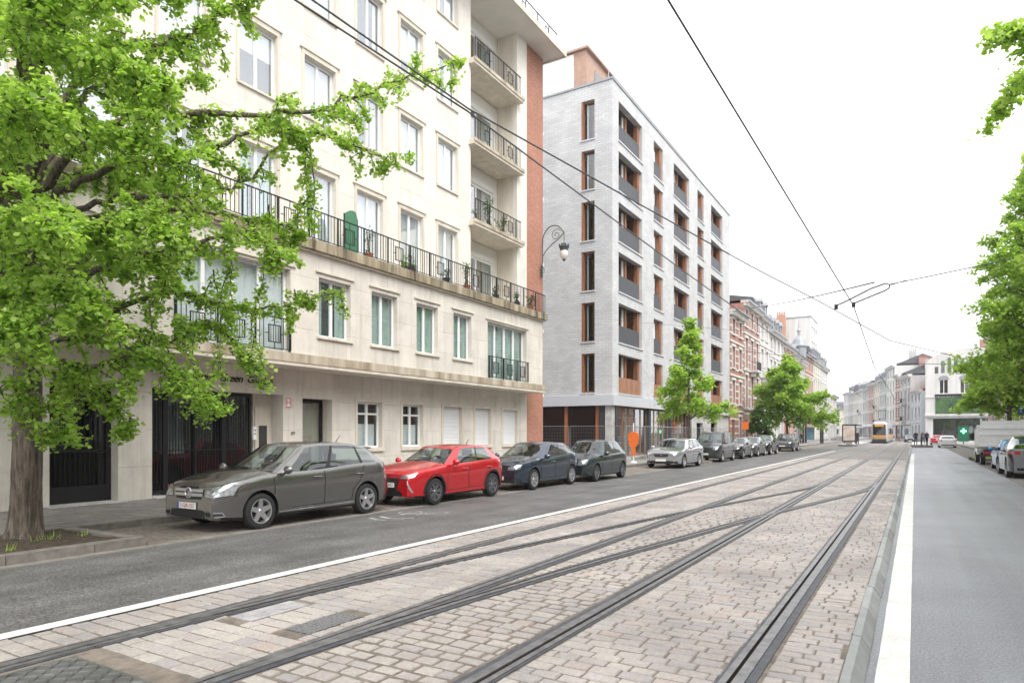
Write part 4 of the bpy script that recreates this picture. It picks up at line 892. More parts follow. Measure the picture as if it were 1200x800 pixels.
def house(label, loc, rz, w_, storeys, wall, bays=2, trim='render_w', roof='cornice', bands=0, balcony=(), depth=11, door=0, bow=None, chimney=1, base='bluestone', group=None, shop=False, detail=True):
    t = thing('town_house', label, 'house', loc, rz, group); zs = [0.0]
    for h in storeys: zs.append(zs[-1] + h)
    H = zs[-1]; pitch = w_ / bays; ops = []; wins = []
    for k in range(len(storeys)):
        for j in range(bays):
            c = pitch * (j + 0.5); ww = min(1.25, pitch * 0.55)
            if k == 0:
                if shop: continue
                if j == door: o = (c - 0.6, c + 0.6, 0.25, min(3.1, storeys[0] - 0.5)); kind = 'door'
                else: o = (c - ww / 2, c + ww / 2, 1.1, storeys[0] - 0.6); kind = 'w'
            else:
                sill = 0.15 if k in balcony else 0.75
                o = (c - ww / 2, c + ww / 2, zs[k] + sill, zs[k + 1] - 0.55); kind = 'w'
            ops.append(o); wins.append((o, kind, k, j))
    if shop: o = (0.5, w_ - 0.5, 0.5, storeys[0] - 0.8); ops.append(o); wins.append((o, 'shop', 0, 0))
    b = MB(); wall_grid(b, 0, w_, 0, H, ops, FRONT, 0.35); b.box(0.002, 0.35, 0.351, depth, 0, H).box(w_ - 0.35, w_ - 0.002, 0.351, depth, 0, H).box(0.35, w_ - 0.35, depth - 0.3, depth, 0, H); b.build('wall', MT[wall], t)
    part('interior', MT['room'], t, (0.36, w_ - 0.36, 0.75, 0.8, 0.05, H - 0.05))
    part('plinth', MT[base], t, (0, w_, -0.06, -0.003, 0, 0.55)) if not shop else None
    for (o, kind, k, j) in wins:
        if kind == 'door':
            d_ = part('door', MT['dark'] if (int(w_ * 10) % 2) else MT['wood'], t, (o[0], o[1], 0.2, 0.26, o[2], o[3])); part('fanlight', MT['glass'], d_, (o[0] + 0.1, o[1] - 0.1, 0.19, 0.198, o[3] - 0.6, o[3] - 0.1))
        elif kind == 'shop':
            window(t, o[0], o[1], o[2], o[3], 0.15, 3, 'dark', 'glass_dark', None, 0.1, name='shop_window'); part('shop_sign', MT[trim], t, (0.3, w_ - 0.3, -0.12, -0.003, storeys[0] - 0.7, storeys[0] - 0.15))
        else:
            ww_ = window(t, *o, 0.16, 2, 'white_pvc' if (detail or random.random() < 0.3) else 'dark', 'glass', 'curtain_w' if random.random() < (0.45 if detail else 0.15) else None, 0.07, transom=o[3] - 0.55 if detail else None, cov=0.5)
            part('surround', MT[trim], ww_, (o[0] - 0.13, o[0] - 0.003, -0.05, -0.003, o[2], o[3]), (o[1] + 0.003, o[1] + 0.13, -0.05, -0.003, o[2], o[3]), (o[0] - 0.22, o[1] + 0.22, -0.09, -0.003, o[3] + 0.003, o[3] + 0.26), (o[0] - 0.2, o[1] + 0.2, -0.13, 0.15, o[2] - 0.16, o[2] - 0.003))
    for k in range(1, len(storeys)): part('string_course', MT[trim], t, (0, w_, -0.10, -0.003, zs[k] - 0.14, zs[k] + 0.06))
    if bands:
        z = 0.9
        while z < H - 0.5:
            for q in rect_minus((0.0, w_, z, z + 0.17), ops):
                if q[1] - q[0] > 0.2 and q[3] - q[2] > 0.1 and not any(abs(z - zz) < 0.35 for zz in zs): part('stone_band', MT[trim], t, (q[0], q[1] - 0.001, -0.02, -0.003, q[2], q[3]))
            z += bands
    for k in balcony:
        c0, c1 = (pitch * 0.5 - 0.9, w_ - pitch * 0.5 + 0.9) if bays <= 2 else (w_ / 2 - 1.2, w_ / 2 + 1.2)
        if k == balcony[0] and len(balcony) > 1: c0, c1 = w_ / 2 - 1.3, w_ / 2 + 1.3
        bs2 = part('balcony', MT[trim], t, (c0, c1, -0.85, -0.11, zs[k] - 0.12, zs[k] + 0.08), (c0 + 0.2, c0 + 0.4, -0.6, -0.11, zs[k] - 0.6, zs[k] - 0.12), (c1 - 0.4, c1 - 0.2, -0.6, -0.11, zs[k] - 0.6, zs[k] - 0.12))
        railing(t, c0 + 0.03, c1 - 0.03, -0.8, zs[k] + 0.08, 0.95, step=0.11, motif=0, ends=-0.12)
    # cornice with brackets
    cn_ = part('cornice', MT[trim if roof != 'dark' else 'dark'], t, (-0.02, w_ + 0.02, -0.55, 0.3, H + 0.003, H + 0.28), (-0.0, w_, -0.3, -0.003, H - 0.3, H))
    nb = int(w_ / 0.6)
    br = MB()
    for i in range(nb + 1): x = 0.1 + (w_ - 0.32) * i / nb; br.box(x, x + 0.12, -0.5, -0.303, H - 0.28, H + 0.0)
    br.build('cornice_bracket', MT[trim], t)
    gt_ = part('gutter', MT['zinc'], t, (-0.02, w_ + 0.02, -0.62, -0.555, H + 0.1, H + 0.3))
    if roof == 'mansard':
        b = MB(); b.prism([(0.1, H + 0.285), (0.75, H + 2.4), (depth * 0.5, H + 3.3), (depth, H + 0.285)], 'x', 0.003, w_ - 0.003); rf_ = b.build('roof', MT['slate'], t)
        for j in range(bays):
            c = pitch * (j + 0.5)
            b = MB(); b.box(c - 0.62, c - 0.45, 0.06, 1.4, H + 0.3, H + 1.9).box(c + 0.45, c + 0.62, 0.06, 1.4, H + 0.3, H + 1.9).prism([(c - 0.72, H + 1.9), (c + 0.72, H + 1.9), (c + 0.5, H + 2.2), (c, H + 2.45), (c - 0.5, H + 2.2)], 'y', -0.05, 1.6); dm = b.build('dormer', MT['zinc'], t)
            part('pane', MT['glass'], dm, (c - 0.45, c + 0.45, 0.12, 0.14, H + 0.3, H + 1.9))
    else:
        b = MB(); b.prism([(0.0, H + 0.285), (depth * 0.5, H + 2.6), (depth, H + 0.285)], 'x', 0.003, w_ - 0.003); b.build('roof', MT['tile_red' if roof == 'tile' else 'slate'], t)
    for k in range(chimney):
        x = 0.25 if k % 2 == 0 else w_ - 1.0; top = H + 4.2
        ch = part('chimney', MT['brick_rose' if wall.startswith('brick') else 'render_g'], t, (x, x + 0.75, depth * 0.42, depth * 0.42 + 1.6, H + 1.5, top))
        for q in range(4): cb = MB(); cb.lathe([(0.0, top), (0.13, top), (0.10, top + 0.5), (0.0, top + 0.5)], 8, c=(x + 0.37, depth * 0.42 + 0.2 + q * 0.4, 0)); cb.build('chimney_pot', MT['terracotta'], ch)
    return t
LS = R(90)
g_l = 'old town houses beyond the white brick block'
house('red brick town house with white stone bands and red tile roof', (-15.7, 67.7, 0), LS, 6.1, [4.0, 3.6, 3.4, 2.8], 'brick_red', 2, roof='tile', bands=0.72, chimney=2, group=g_l)
house('rose brick town house with white bands and two iron balconies', (-15.7, 73.85, 0), LS, 8.6, [4.4, 4.2, 4.0, 3.1], 'brick_rose', 3, roof='cornice', bands=0.95, balcony=(1, 2), chimney=1, group=g_l)
house('narrow white town house with small balconies and slate mansard', (-15.7, 82.5, 0), LS, 6.0, [4.4, 4.0, 3.9, 3.2], 'render_w', 2, roof='mansard', balcony=(1, 2), group=g_l)
house('wide white town house with three windows per floor and dormered mansard', (-15.7, 88.55, 0), LS, 10.7, [4.2, 3.8, 3.6, 2.9], 'render_w', 4, roof='mansard', balcony=(1,), group=g_l)
house('orange brick town house between two white fronts', (-15.7, 99.3, 0), LS, 9.9, [4.0, 3.6, 3.4, 3.0], 'brick_terra', 3, roof='cornice', chimney=2, group=g_l)
house('pale grey town house with a small domed turret', (-15.7, 109.3, 0), LS, 10.9, [4.0, 3.6, 3.2, 2.2], 'render_g', 3, roof='mansard', group=g_l)
tu = thing('roof_turret', 'small slate domed turret with finial on the pale grey town house', 'turret', (-15.55, 112.5, 13.29)); b = MB(); b.lathe([(0.0, 0), (1.1, 0), (1.1, 1.8), (1.3, 1.9), (1.3, 2.05), (1.05, 2.3), (0.85, 3.0), (0.35, 3.6), (0.2, 3.7), (0.2, 4.3), (0.35, 4.4), (0.1, 4.8), (0.03, 6.2), (0, 6.2)], 10); b.build('dome', MT['zinc'], tu)
house('dark corniced red brick town house next to the turret house', (-15.7, 120.3, 0), LS, 10.9, [4.2, 3.7, 3.7, 3.3], 'brick_red', 3, roof='dark', group=g_l)
house('long cream town house with ornate balconies and dormers', (-15.7, 131.3, 0), LS, 12.4, [4.3, 4.0, 3.8, 3.0], 'render_c', 4, roof='mansard', balcony=(1, 2), group=g_l)
house('white town house at the end of the straight row', (-15.7, 143.8, 0), LS, 10.5, [4.3, 3.9, 3.6, 2.8], 'render_w', 3, roof='mansard', balcony=(1,), group=g_l)
house('low white corner house with slate roof past the side street', (-16.2, 165.0, 0), LS, 14, [3.6, 3.3, 3.2], 'render_w', 4, roof='cornice', group=g_l, depth=9)
# tall plain block behind the row, with an orange chimney stack
tb = thing('tower_block', 'tall plain white block with blank side wall rising behind the old town houses', 'building', (-19.0, 154.6, 0), LS)
ops = [(1.2 + k * 3.4, 3.6 + k * 3.4, 4 + 3.15 * j, 5.9 + 3.15 * j) for k in range(3) for j in range(7)]
b = MB(); wall_grid(b, 0, 11.5, 0, 26.5, ops, FRONT, 0.3); b.box(0.002, 0.3, 0.301, 9, 0, 26.5).box(11.2, 11.498, 0.301, 9, 0, 26.5).box(0.3, 11.2, 8.7, 9, 0, 26.5); b.build('wall', MT['render_w'], tb); part('roof', MT['zinc'], tb, (-0.1, 11.6, -0.1, 9.1, 26.505, 26.8)); part('interior', MT['room'], tb, (0.31, 11.2, 0.8, 0.9, 0.1, 26.4))
for o in ops: window(tb, *o, 0.15, 2, 'white_pvc', 'glass', None, 0.08)
cst = thing('chimney_stack', 'broad orange brick chimney stack against the blank white tower wall', 'chimney', (-24.6, 152.6, 0)); part('shaft', MT['brick_terra'], cst, (-0.9, 0.9, -0.6, 0.6, 18, 27.0)); part('base', MT['render_g'], cst, (-0.95, 0.95, -0.65, 0.65, 0, 18))
for q in range(5): b = MB(); b.lathe([(0.0, 27.0), (0.15, 27.0), (0.12, 27.8), (0, 27.8)], 8, c=(-0.7 + q * 0.35, 0, 0)); b.build('chimney_pot', MT['terracotta'], cst)
# the far right-hand row where the street bends left
e_ = Vector((-0.185, 0.983)); P0 = Vector((1.7, 147.0)); RZ2 = math.atan2(-0.983, 0.185)
g_r = 'far town houses where the street bends'
tt = 3.5
for (lb, w_, st, wl, kw) in (
        ('small pale blue house with red tiled roof beside the arched white hall', 9.5, [3.9, 3.4, 2.6], 'render_b', dict(bays=3, roof='tile', chimney=2)),
        ('grey house with dark iron balconies on two floors', 11.0, [4.2, 3.8, 3.4, 2.2], 'render_g', dict(bays=3, roof='cornice', balcony=(1, 2), shop=True)),
        ('narrow red and white striped brick house on the bend', 6.0, [4.2, 3.8, 3.6, 2.9], 'brick_red', dict(bays=2, bands=0.6, roof='cornice', shop=True)),
        ('tall white house with bands of windows on the bend', 11.0, [4.2, 3.4, 3.3, 3.3, 3.0], 'render_w', dict(bays=3, roof='cornice', shop=True)),
        ('grey stone house with dark mansard on the bend', 10.0, [4.3, 3.9, 3.6, 3.2], 'render_g', dict(bays=3, roof='mansard', balcony=(1,), shop=True)),
        ('beige house with many small balconies on the bend', 10.0, [4.2, 3.8, 3.6, 3.2], 'render_c', dict(bays=3, roof='mansard', balcony=(1, 2), shop=True)),
        ('pink brick house far along the bend', 10.0, [4.2, 3.7, 3.6, 3.6], 'brick_rose', dict(bays=3, roof='cornice', shop=True)),
        ('pale grey house far along the bend with slate mansard', 11.0, [4.2, 3.7, 3.4, 3.0], 'render_g', dict(bays=3, roof='mansard', shop=True)),
        ('white house far along the bend with dormers', 11.0, [4.2, 3.7, 3.4, 3.4], 'render_w', dict(bays=3, roof='mansard', balcony=(2,), shop=True)),
        ('cream house far along the bend with flat cornice', 12.0, [4.2, 3.9, 3.6, 3.0], 'render_c', dict(bays=4, roof='cornice', shop=True)),
        ('grey house closing the far end of the bend', 13.0, [4.2, 3.9, 3.9, 3.5], 'render_g', dict(bays=4, roof='mansard', shop=True)),
        ('white house closing the far end of the bend', 14.0, [4.2, 3.9, 3.9, 3.9], 'render_w', dict(bays=4, roof='cornice', shop=True))):
    q = P0 + e_ * (tt + w_); house(lb, (q.x, q.y, 0), RZ2, w_ - 0.05, st, wl, group=g_r, detail=False, **kw); tt += w_
bk = thing('rear_building', 'big grey blank gable wall standing behind the houses on the bend', 'building', (0, 0, 0))
q = P0 + e_ * 16 + Vector((0.983, 0.185)) * 16
bk.location = (q.x, q.y, 0); bk.rotation_euler = (0, 0, RZ2); part('gable', MT['render_g'], bk, (-20, -2, 0, 12, 0, 17.5)); part('roof', MT['zinc'], bk, (-20.2, -1.8, -0.2, 12.2, 17.505, 17.8)); part('chimney', MT['brick_rose'], bk, (-5, -3.2, 1, 2.5, 17.8, 22.5)); part('chimney', MT['brick_rose'], bk, (-12, -10, 1, 2.5, 17.8, 23)); part('chimney', MT['brick_rose'], bk, (-10, -5, 1.4, 2.2, 17.8, 19.8))
for k, (lb, wl, H_) in enumerate((('white end house closing the view down the bending street', 'render_w', [4, 3.6, 3.4]), ('grey end house closing the view down the bending street', 'render_g', [4, 3.8, 3.6]), ('cream end house closing the view down the bending street', 'render_c', [4, 3.8, 3.8]))):
    house(lb, (-58 + k * 13, 300 + k * 2, 0), R(10), 12.9, H_, wl, 4, roof='mansard', group='houses closing the end of the street', detail=False)
# white arched hall on the right corner
AH = thing('arched_hall', 'white corner hall with curved gable, arched slit window and large green poster', 'building', (1.7, 147.2, 0), R(-6)); WA = 13.0
b = MB(); ops = [(2.2, 3.6, 9.0, 11.6), (5.4, 6.8, 9.0, 11.6), (1.2, 9.6, 0.3, 4.4)]
wall_grid(b, 0, WA, 0, 14.2, ops, FRONT, 0.4); arc = [(WA / 2 + (WA / 2) * math.cos(t), 14.2 + 3.0 * math.sin(t)) for t in np.linspace(0, math.pi, 16)]; b.prism(arc, 'y', 0.0, 0.4); b.box(0.003, 0.4, 0.401, 18, 0, 14.2).box(WA - 0.4, WA - 0.003, 0.401, 18, 0, 14.2); b.build('wall', MT['render_w'], AH)
part('interior', MT['room'], AH, (0.41, WA - 0.41, 1.5, 1.6, 0.1, 14)); part('roof', MT['zinc'], AH, (0.1, WA - 0.1, 0.5, 18, 14.205, 14.6)); part('chimney', MT['brick_rose'], AH, (8, 9.5, 8, 9, 14.6, 19.5)); part('string_course', MT['render_w'], AH, (-0.1, WA + 0.1, -0.25, -0.003, 4.9, 5.2)); part('string_course', MT['render_w'], AH, (-0.1, WA + 0.1, -0.15, -0.003, 8.3, 8.5))
for k in range(6):
    x = 1.5 + k * 1.0; h = 2.4 * math.sin(math.pi * (k + 0.6) / 6.2) + 0.5; part('slit_window', MT['glass_dark'], AH, (x, x + 0.55, -0.03, -0.004, 12.8, 12.8 + h))
for o in ops[:2]: w_ = window(AH, *o, 0.15, 2, 'white_pvc', 'glass', None, 0.08); b = MB(); b.prism([((o[0] + o[1]) / 2 + 0.85 * math.cos(t), o[3] + 0.75 * math.sin(t)) for t in np.linspace(0, math.pi, 9)], 'y', -0.06, -0.004); b.build('arch', MT['zinc'], w_)
window(AH, 1.2, 9.6, 0.3, 4.4, 0.2, 5, 'dark', 'glass', None, 0.12, name='shop_window'); part('shop_fascia', MT['bluestone'], AH, (0.4, 10.4, -0.3, -0.004, 4.45, 4.88))
ps_ = part('poster', mat('green_poster', (0.02, 0.07, 0.04), 0.6, var=0.6, scale=0.9, c2=(0.09, 0.20, 0.06)), AH, (1.6, 8.6, -0.12, -0.02, 5.3, 8.25)); part('poster_frame', MT['iron'], ps_, (1.5, 8.7, -0.15, -0.125, 8.26, 8.9))
# big block and houses on the right pavement, mostly behind the trees
RS = R(-90); g_rr = 'houses on the right pavement'
house('tall cream apartment house behind the big right-hand tree', (8.2, 77.0, 0), RS, 22.0, [4.2, 3.3, 3.3, 3.3, 3.3, 3.3, 2.6], 'render_c', 7, roof='cornice', group=g_rr, depth=12, chimney=0, detail=False)
house('grey town house behind the far right-hand tree', (8.2, 92.0, 0), RS, 14.9, [4.2, 3.6, 3.4, 3.0], 'render_g', 4, roof='mansard', group=g_rr, detail=False)
house('brick town house behind the far right-hand tree', (8.2, 106.0, 0), RS, 13.9, [4.2, 3.6, 3.4, 2.6], 'brick_rose', 4, roof='cornice', group=g_rr, detail=False)
for (lb, y1, w_, st, wl, rf_) in (('cream house opposite the grey MPV', 6.0, 12.0, [4.0, 3.5, 3.3, 2.8], 'render_c', 'mansard'), ('rose brick house opposite the red hatchback', 18.0, 11.9, [4.2, 3.6, 3.4, 2.8], 'brick_rose', 'cornice'), ('white house opposite the orange brick strip', 30.0, 11.9, [4.2, 3.6, 3.2], 'render_w', 'mansard'), ('grey house opposite the fenced building site', 42.0, 11.9, [4.2, 3.6, 3.4, 2.6], 'render_g', 'cornice'), ('brick house opposite the young tree', 54.5, 12.4, [4.2, 3.6, 3.4, 2.8], 'brick_red', 'cornice')):
    house(lb, (8.2, y1, 0), RS, w_, st, wl, 4, roof=rf_, group=g_rr, detail=False)
# pharmacy style green sign by the shops
gs_ = thing('green_cross_sign', 'small bright green illuminated cross sign by the shops', 'sign', (5.8, 112.0, 0.13)); part('pole', MT['dark'], gs_, (-0.05, 0.05, -0.05, 0.05, 0, 0.4)); part('box', mat('green_box', (0.02, 0.22, 0.12), 0.5), gs_, (-0.6, 0.6, -0.2, 0.2, 0.4, 2.5)); m_, nt_, b_ = M_new('green_light'); b_.inputs['Emission Color'].default_value = (0.05, 0.9, 0.3, 1); b_.inputs['Emission Strength'].default_value = 1.5; part('cross', m_, gs_, (-0.35, 0.35, -0.24, -0.21, 1.75, 1.97), (-0.11, 0.11, -0.245, -0.211, 1.5, 2.22))

# ------------------------------------------------------------------ overhead lines
def wire(pts, label, r=0.011, sag=0.0, seg=14, name='overhead_wire'):
    b = MB(); P_ = []
    for (p, q) in zip(pts[:-1], pts[1:]):
        p, q = Vector(p), Vector(q)
        for k in range(seg): t = k / seg; P_.append(p.lerp(q, t) - Vector((0, 0, sag * 4 * t * (1 - t))))
    P_.append(Vector(pts[-1])); b.tube(P_, r if not isinstance(r, tuple) else [r[0] + (r[1] - r[0]) * min(1, max(0, (p.y - 5) / 35)) for p in P_], 5); return tag(b.build(name, MT['dark']), label, 'wire')
Z_W = 5.45; JY = 21.8
def wl(*q): return [(-L, y, z) for (L, y, z) in q]
wire(wl((1.9, -15, Z_W), (1.81, 5.6, Z_W), (1.53, JY, Z_W), (1.94, 42.8, Z_W), (1.75, 130, Z_W)), 'contact wire hanging above the right-hand tram track', (0.010, 0.021))
wire(wl((4.72, -15, Z_W), (4.55, 3.9, Z_W), (4.42, 6.3, Z_W), (4.54, 15, Z_W), (4.7, 42, Z_W), (4.72, 130, Z_W)), 'contact wire hanging above the left-hand tram track', (0.010, 0.021))
wire(wl((4.50, 2.0, Z_W + 0.03), (4.40, 6.3, Z_W + 0.02), (3.12, 15.5, Z_W), (2.31, 20.6, Z_W), (0.85, 30.8, Z_W), (-6.2, 76, 8.0)), 'contact wire crossing from the left track over the right track', (0.010, 0.021))
def pole(label, x, y, h):
    pl = thing('catenary_pole', label, 'pole', (x, y, 0.13)); b = MB(); b.tube([(0, 0, 0), (0, 0, h)], [0.11, 0.08], 8); b.lathe([(0, 0), (0.25, 0), (0.25, 0.05), (0.12, 0.1), (0, 0.1)], 10); b.build('shaft', MT['galv'], pl)
pole('slim grey catenary pole on the right pavement opposite the orange brick strip', 6.2, 30.0, 8.6); pole('slim grey catenary pole on the right pavement beside the cream apartment house', 6.2, 76.0, 8.2)
wire([(-15.68, 67.3, 14.0), (-1.0, JY, Z_W + 0.62)], 'thin span wire from the white brick block to the insulator over the crossover', 0.024, 0.25)
wire([(-0.6, JY, Z_W + 0.52), (6.2, 30.0, 8.5)], 'thin span wire from the insulator to the pole on the right pavement', 0.016, 0.03)
wire([(-15.62, 73.0, 10.4), (6.2, 76.0, 8.1)], 'thin span wire slung across the street before the old town houses', 0.026, 0.4)
wire([(-15.62, 37.9, 8.6), (-4.54, 27.0, Z_W + 0.1)], 'thin guy wire running from the white brick corner to the left contact wire', 0.006, 0.02)
ins = thing('section_insulator', 'dark steady arm and insulator joining the wires over the crossover', 'insulator', (-1.53, JY, Z_W)); ins.scale = (0.82, 0.82, 0.82); b = MB()
b.tube([(-0.55, 0, 0.06), (-0.2, 0.0, 0.2), (0.55, 0, 0.55), (1.0, 0, 0.68), (1.12, 0, 0.62), (1.1, 0, 0.5), (0.95, 0, 0.42), (0.0, 0, 0.08)], 0.026, 6); b.box(-0.62, -0.5, -0.04, 0.04, -0.08, 0.1).box(-0.06, 0.06, -0.04, 0.04, -0.05, 0.12).tube([(1.1, 0, 0.58), (1.6, 0, 0.72)], 0.012, 5); b.build('arm', MT['iron'], ins)
# ------------------------------------------------------------------ vehicles
def pchip(ctrl):
    c = sorted(ctrl); X = np.array([p[0] for p in c], float); Y = np.array([p[1] for p in c], float); h = np.diff(X); d = np.diff(Y) / h; m_ = np.zeros(len(X))
    for i in range(1, len(X) - 1): m_[i] = 0 if d[i - 1] * d[i] <= 0 else 2 / (1 / d[i - 1] + 1 / d[i])
    m_[0] = d[0]; m_[-1] = d[-1]
    def f(x):
        x = min(max(x, X[0]), X[-1]); i = min(max(int(np.searchsorted(X, x)) - 1, 0), len(h) - 1); t = (x - X[i]) / h[i]
        return float((2*t**3-3*t**2+1)*Y[i] + (t**3-2*t**2+t)*h[i]*m_[i] + (-2*t**3+3*t**2)*Y[i+1] + (t**3-t**2)*h[i]*m_[i+1])
    return f

def make_wheel(parent, x, y, rad, side, rimm, spokes, car, wd=0.205):
    b = MB(); h = wd / 2; b.lathe([(rad * 0.66, -h * 0.9), (rad * 0.86, -h), (rad * 0.97, -h * 0.85), (rad, -h * 0.5), (rad, h * 0.5), (rad * 0.97, h * 0.85), (rad * 0.86, h), (rad * 0.66, h * 0.9)], 32, 'y')
    o = b.build('wheel', MT['rubber'], parent, smooth=True, angle=40); o.location = (x, y, rad)
    r = MB(); s_ = side
    r.lathe([(rad * 0.70, s_ * h * 0.55), (rad * 0.70, s_ * h * 0.95), (rad * 0.64, s_ * h * 0.93), (rad * 0.61, s_ * h * 0.5), (rad * 0.60, -s_ * h * 0.6)], 32, 'y')
    r.lathe([(rad * 0.0, s_ * h * 0.75), (rad * 0.1, s_ * h * 0.75), (rad * 0.14, s_ * h * 0.6), (rad * 0.14, 0)], 12, 'y')
    for k in range(spokes):
        a = 2 * math.pi * k / spokes + 0.3
        for q in ((0.0,) if spokes <= 5 else (-0.16, 0.16)):
            w0, w1 = (0.16, 0.115) if spokes <= 5 else (0.06, 0.06)
            ca, sa = math.cos(a + q * 0.6), math.sin(a + q * 0.6); cb, sb_ = math.cos(a + q), math.sin(a + q)
            p0 = (ca * rad * 0.12, sa * rad * 0.12); p1 = (cb * rad * 0.63, sb_ * rad * 0.63); n0 = (-sa * rad * w0, ca * rad * w0); n1 = (-sb_ * rad * w1, cb * rad * w1); yy0, yy1 = s_ * h * 0.66, s_ * h * 0.84
            v = [(p0[0] + n0[0], yy0, p0[1] + n0[1]), (p0[0] - n0[0], yy0, p0[1] - n0[1]), (p1[0] - n1[0], yy1, p1[1] - n1[1]), (p1[0] + n1[0], yy1, p1[1] + n1[1])]
            v += [(q_[0], q_[1] - s_ * 0.03, q_[2]) for q_ in v]; r.add(v, [(0, 1, 2, 3), (0, 4, 5, 1), (1, 5, 6, 2), (2, 6, 7, 3), (3, 7, 4, 0)])
    r.build('rim', MT[rimm], o)
    d = MB(); d.lathe([(0.0, s_ * h * 0.2), (rad * 0.6, s_ * h * 0.2)], 24, 'y'); d.build('brake_disc', MT['plastic'], o)
    return o

def make_car(name, label, cat, spec, paint, loc, rz, group):
    S = dict(L=4.1, W=0.88, H=1.45, wb=2.55, fo=0.83, rad=0.315, sill=0.19, hood=(0.66, 0.80, 0.94), belt=(0.90, 0.94, 1.0), cowl=0.82, wt=0.05, rt=-1.55, rb=-1.93, Hr=1.36, yt=0.70, win=[(0.07, 0.45), (0.485, 0.80)], quarter=None,
             rim='alloy', spokes=5, fr=0.26, rr=0.16, grille='mesh', plate=None, clad=False, light=((0.50, 0.84), (0.62, 0.75)), tailz=(0.80, 1.0), trunk=None, rails=False, door2=True, chrome=False, skirt=True, nose=(0.10, 0.02, 0.0, 0.03, 0.14), bulge=0.22)
    S.update(spec); L, W, H = S['L'], S['W'], S['H']; hf = L / 2; xf = hf - S['fo']; xr = xf - S['wb']; rad = S['rad']
    t = thing(name, label, cat, loc, rz, group)
    h0, h1, h2 = S['hood']; b0, b1, b2 = S['belt']; cw = S['cowl']
    zs = pchip([(hf, h0 - 0.06), (hf - 0.18, h0 + 0.03), (hf - 0.5, h1 - 0.02), (cw + 0.05, b0), (0, b1), (-hf * 0.6, b2 - 0.01), (-hf + 0.15, b2), (-hf, b2 - 0.06)])
    ztp = [(hf, h0), (hf - 0.15, h0 + 0.08), (hf - 0.45, h1 + 0.03), (cw + 0.3, h2), (cw, h2 + 0.03), (cw - 0.3, b0 - 0.03), (0, b1 - 0.04), (S['rb'] + 0.25, b2 - 0.04)]
    if S['trunk']: ztp += [(S['rb'] + 0.02, S['trunk']), (-hf + 0.1, S['trunk'] - 0.04), (-hf, S['trunk'] - 0.1)]
    else: ztp += [(S['rb'] - 0.02, b2 + 0.02), (-hf, b2 - 0.04)]
    zt = pchip(ztp)
    def hw(x):
        f = max(0, (x - (hf - 0.75)) / 0.75); r = max(0, (-x - (hf - 0.6)) / 0.6); return W * (1 - S['fr'] * f ** 2.3) * (1 - S['rr'] * r ** 2.4)
    sill = lambda x: S['sill'] + 0.03 * max(0, (abs(x) - hf + 0.5) / 0.5)
    nz = S['nose']; nf = pchip([(0.15, nz[0]), (0.30, nz[1]), (0.45, nz[2]), (0.60, nz[3]), (0.95, nz[4])]); nr = pchip([(0.15, 0.10), (0.35, 0.02), (0.55, 0.0), (0.75, 0.03), (1.05, 0.10)])
    xs = sorted(set(np.round(np.concatenate([np.linspace(-hf, hf, 46), hf - np.array([0.02, 0.05, 0.09, 0.14, 0.2, 0.27]), -hf + np.array([0.02, 0.05, 0.1, 0.16, 0.24])]), 4)))
    rings = []
    for x in xs:
        w_ = hw(x); a = sill(x); c = zs(x); e = zt(x); sec = [(0.0, a + 0.02), (0.78 * w_, a + 0.02), (0.92 * w_, a), (0.972 * w_, a + 0.05), (0.975 * w_, a + 0.14), (0.984 * w_, a + 0.34 * (c - a)), (0.984 * w_, a + 0.54 * (c - a)), (1.0 * w_, a + 0.70 * (c - a)), (0.992 * w_, a + 0.84 * (c - a)), (0.966 * w_, a + 0.94 * (c - a)), (0.935 * w_, c), (0.86 * w_, c + 0.30 * (e - c)), (0.7 * w_, c + 0.66 * (e - c)), (0.38 * w_, c + 0.93 * (e - c)), (0.0, e)]
        kf = max(0, (x - hf + 0.45) / 0.45) ** 1.5; kr = max(0, (-x - hf + 0.4) / 0.4) ** 1.5
        rg = [(x - nf(z) * kf + nr(z) * kr, y, z) for (y, z) in sec] + [(x - nf(z) * kf + nr(z) * kr, -y, z) for (y, z) in sec[-2:0:-1]]
        rings.append(rg)
    b = MB(); n_ = len(rings[0]); vs_ = [p for r_ in rings for p in r_]; fs = []
    for i in range(len(rings) - 1):
        for k in range(n_): fs.append((i * n_ + k, (i + 1) * n_ + k, (i + 1) * n_ + (k + 1) % n_, i * n_ + (k + 1) % n_))
    fs.append(tuple(range(n_))); fs.append(tuple((len(rings) - 1) * n_ + k for k in range(n_ - 1, -1, -1))); b.add(vs_, fs)
    me = b.mesh('body', [paint, MT['plastic'], MT['interior']], fix=True); body = link(bpy.data.objects.new('body', me), t)
    # wheel arches
    cut = MB()
    for x in (xf, xr):
        for s_ in (1, -1): cut.lathe([(0.0, s_ * (W - 0.27)), (rad + 0.055, s_ * (W - 0.27)), (rad + 0.055, s_ * (W + 0.1)), (0.0, s_ * (W + 0.1))], 36, 'y', (x, 0, rad + 0.005))
    cme = cut.mesh('cut', [MT['plastic']], fix=True); co = bpy.data.objects.new('cut', cme); col.objects.link(co)
    body.parent = None; md = body.modifiers.new('arch', 'BOOLEAN'); md.object = co; md.operation = 'DIFFERENCE'; md.solver = 'EXACT'
    try: md.material_mode = 'TRANSFER'
    except Exception: pass
    dg = bpy.context.evaluated_depsgraph_get(); me2 = bpy.data.meshes.new_from_object(body.evaluated_get(dg)); body.modifiers.clear(); body.data = me2; body.parent = t; bpy.data.objects.remove(co)
    for p in me2.polygons:
        c = p.center
        if p.normal.z > 0.6 and S['rb'] + 0.12 < c.x < cw - 0.1 and abs(c.y) < 0.80 * W and c.z > 0.6: p.material_index = 2
        elif c.z < S['sill'] + 0.045 and p.material_index == 0: p.material_index = 1
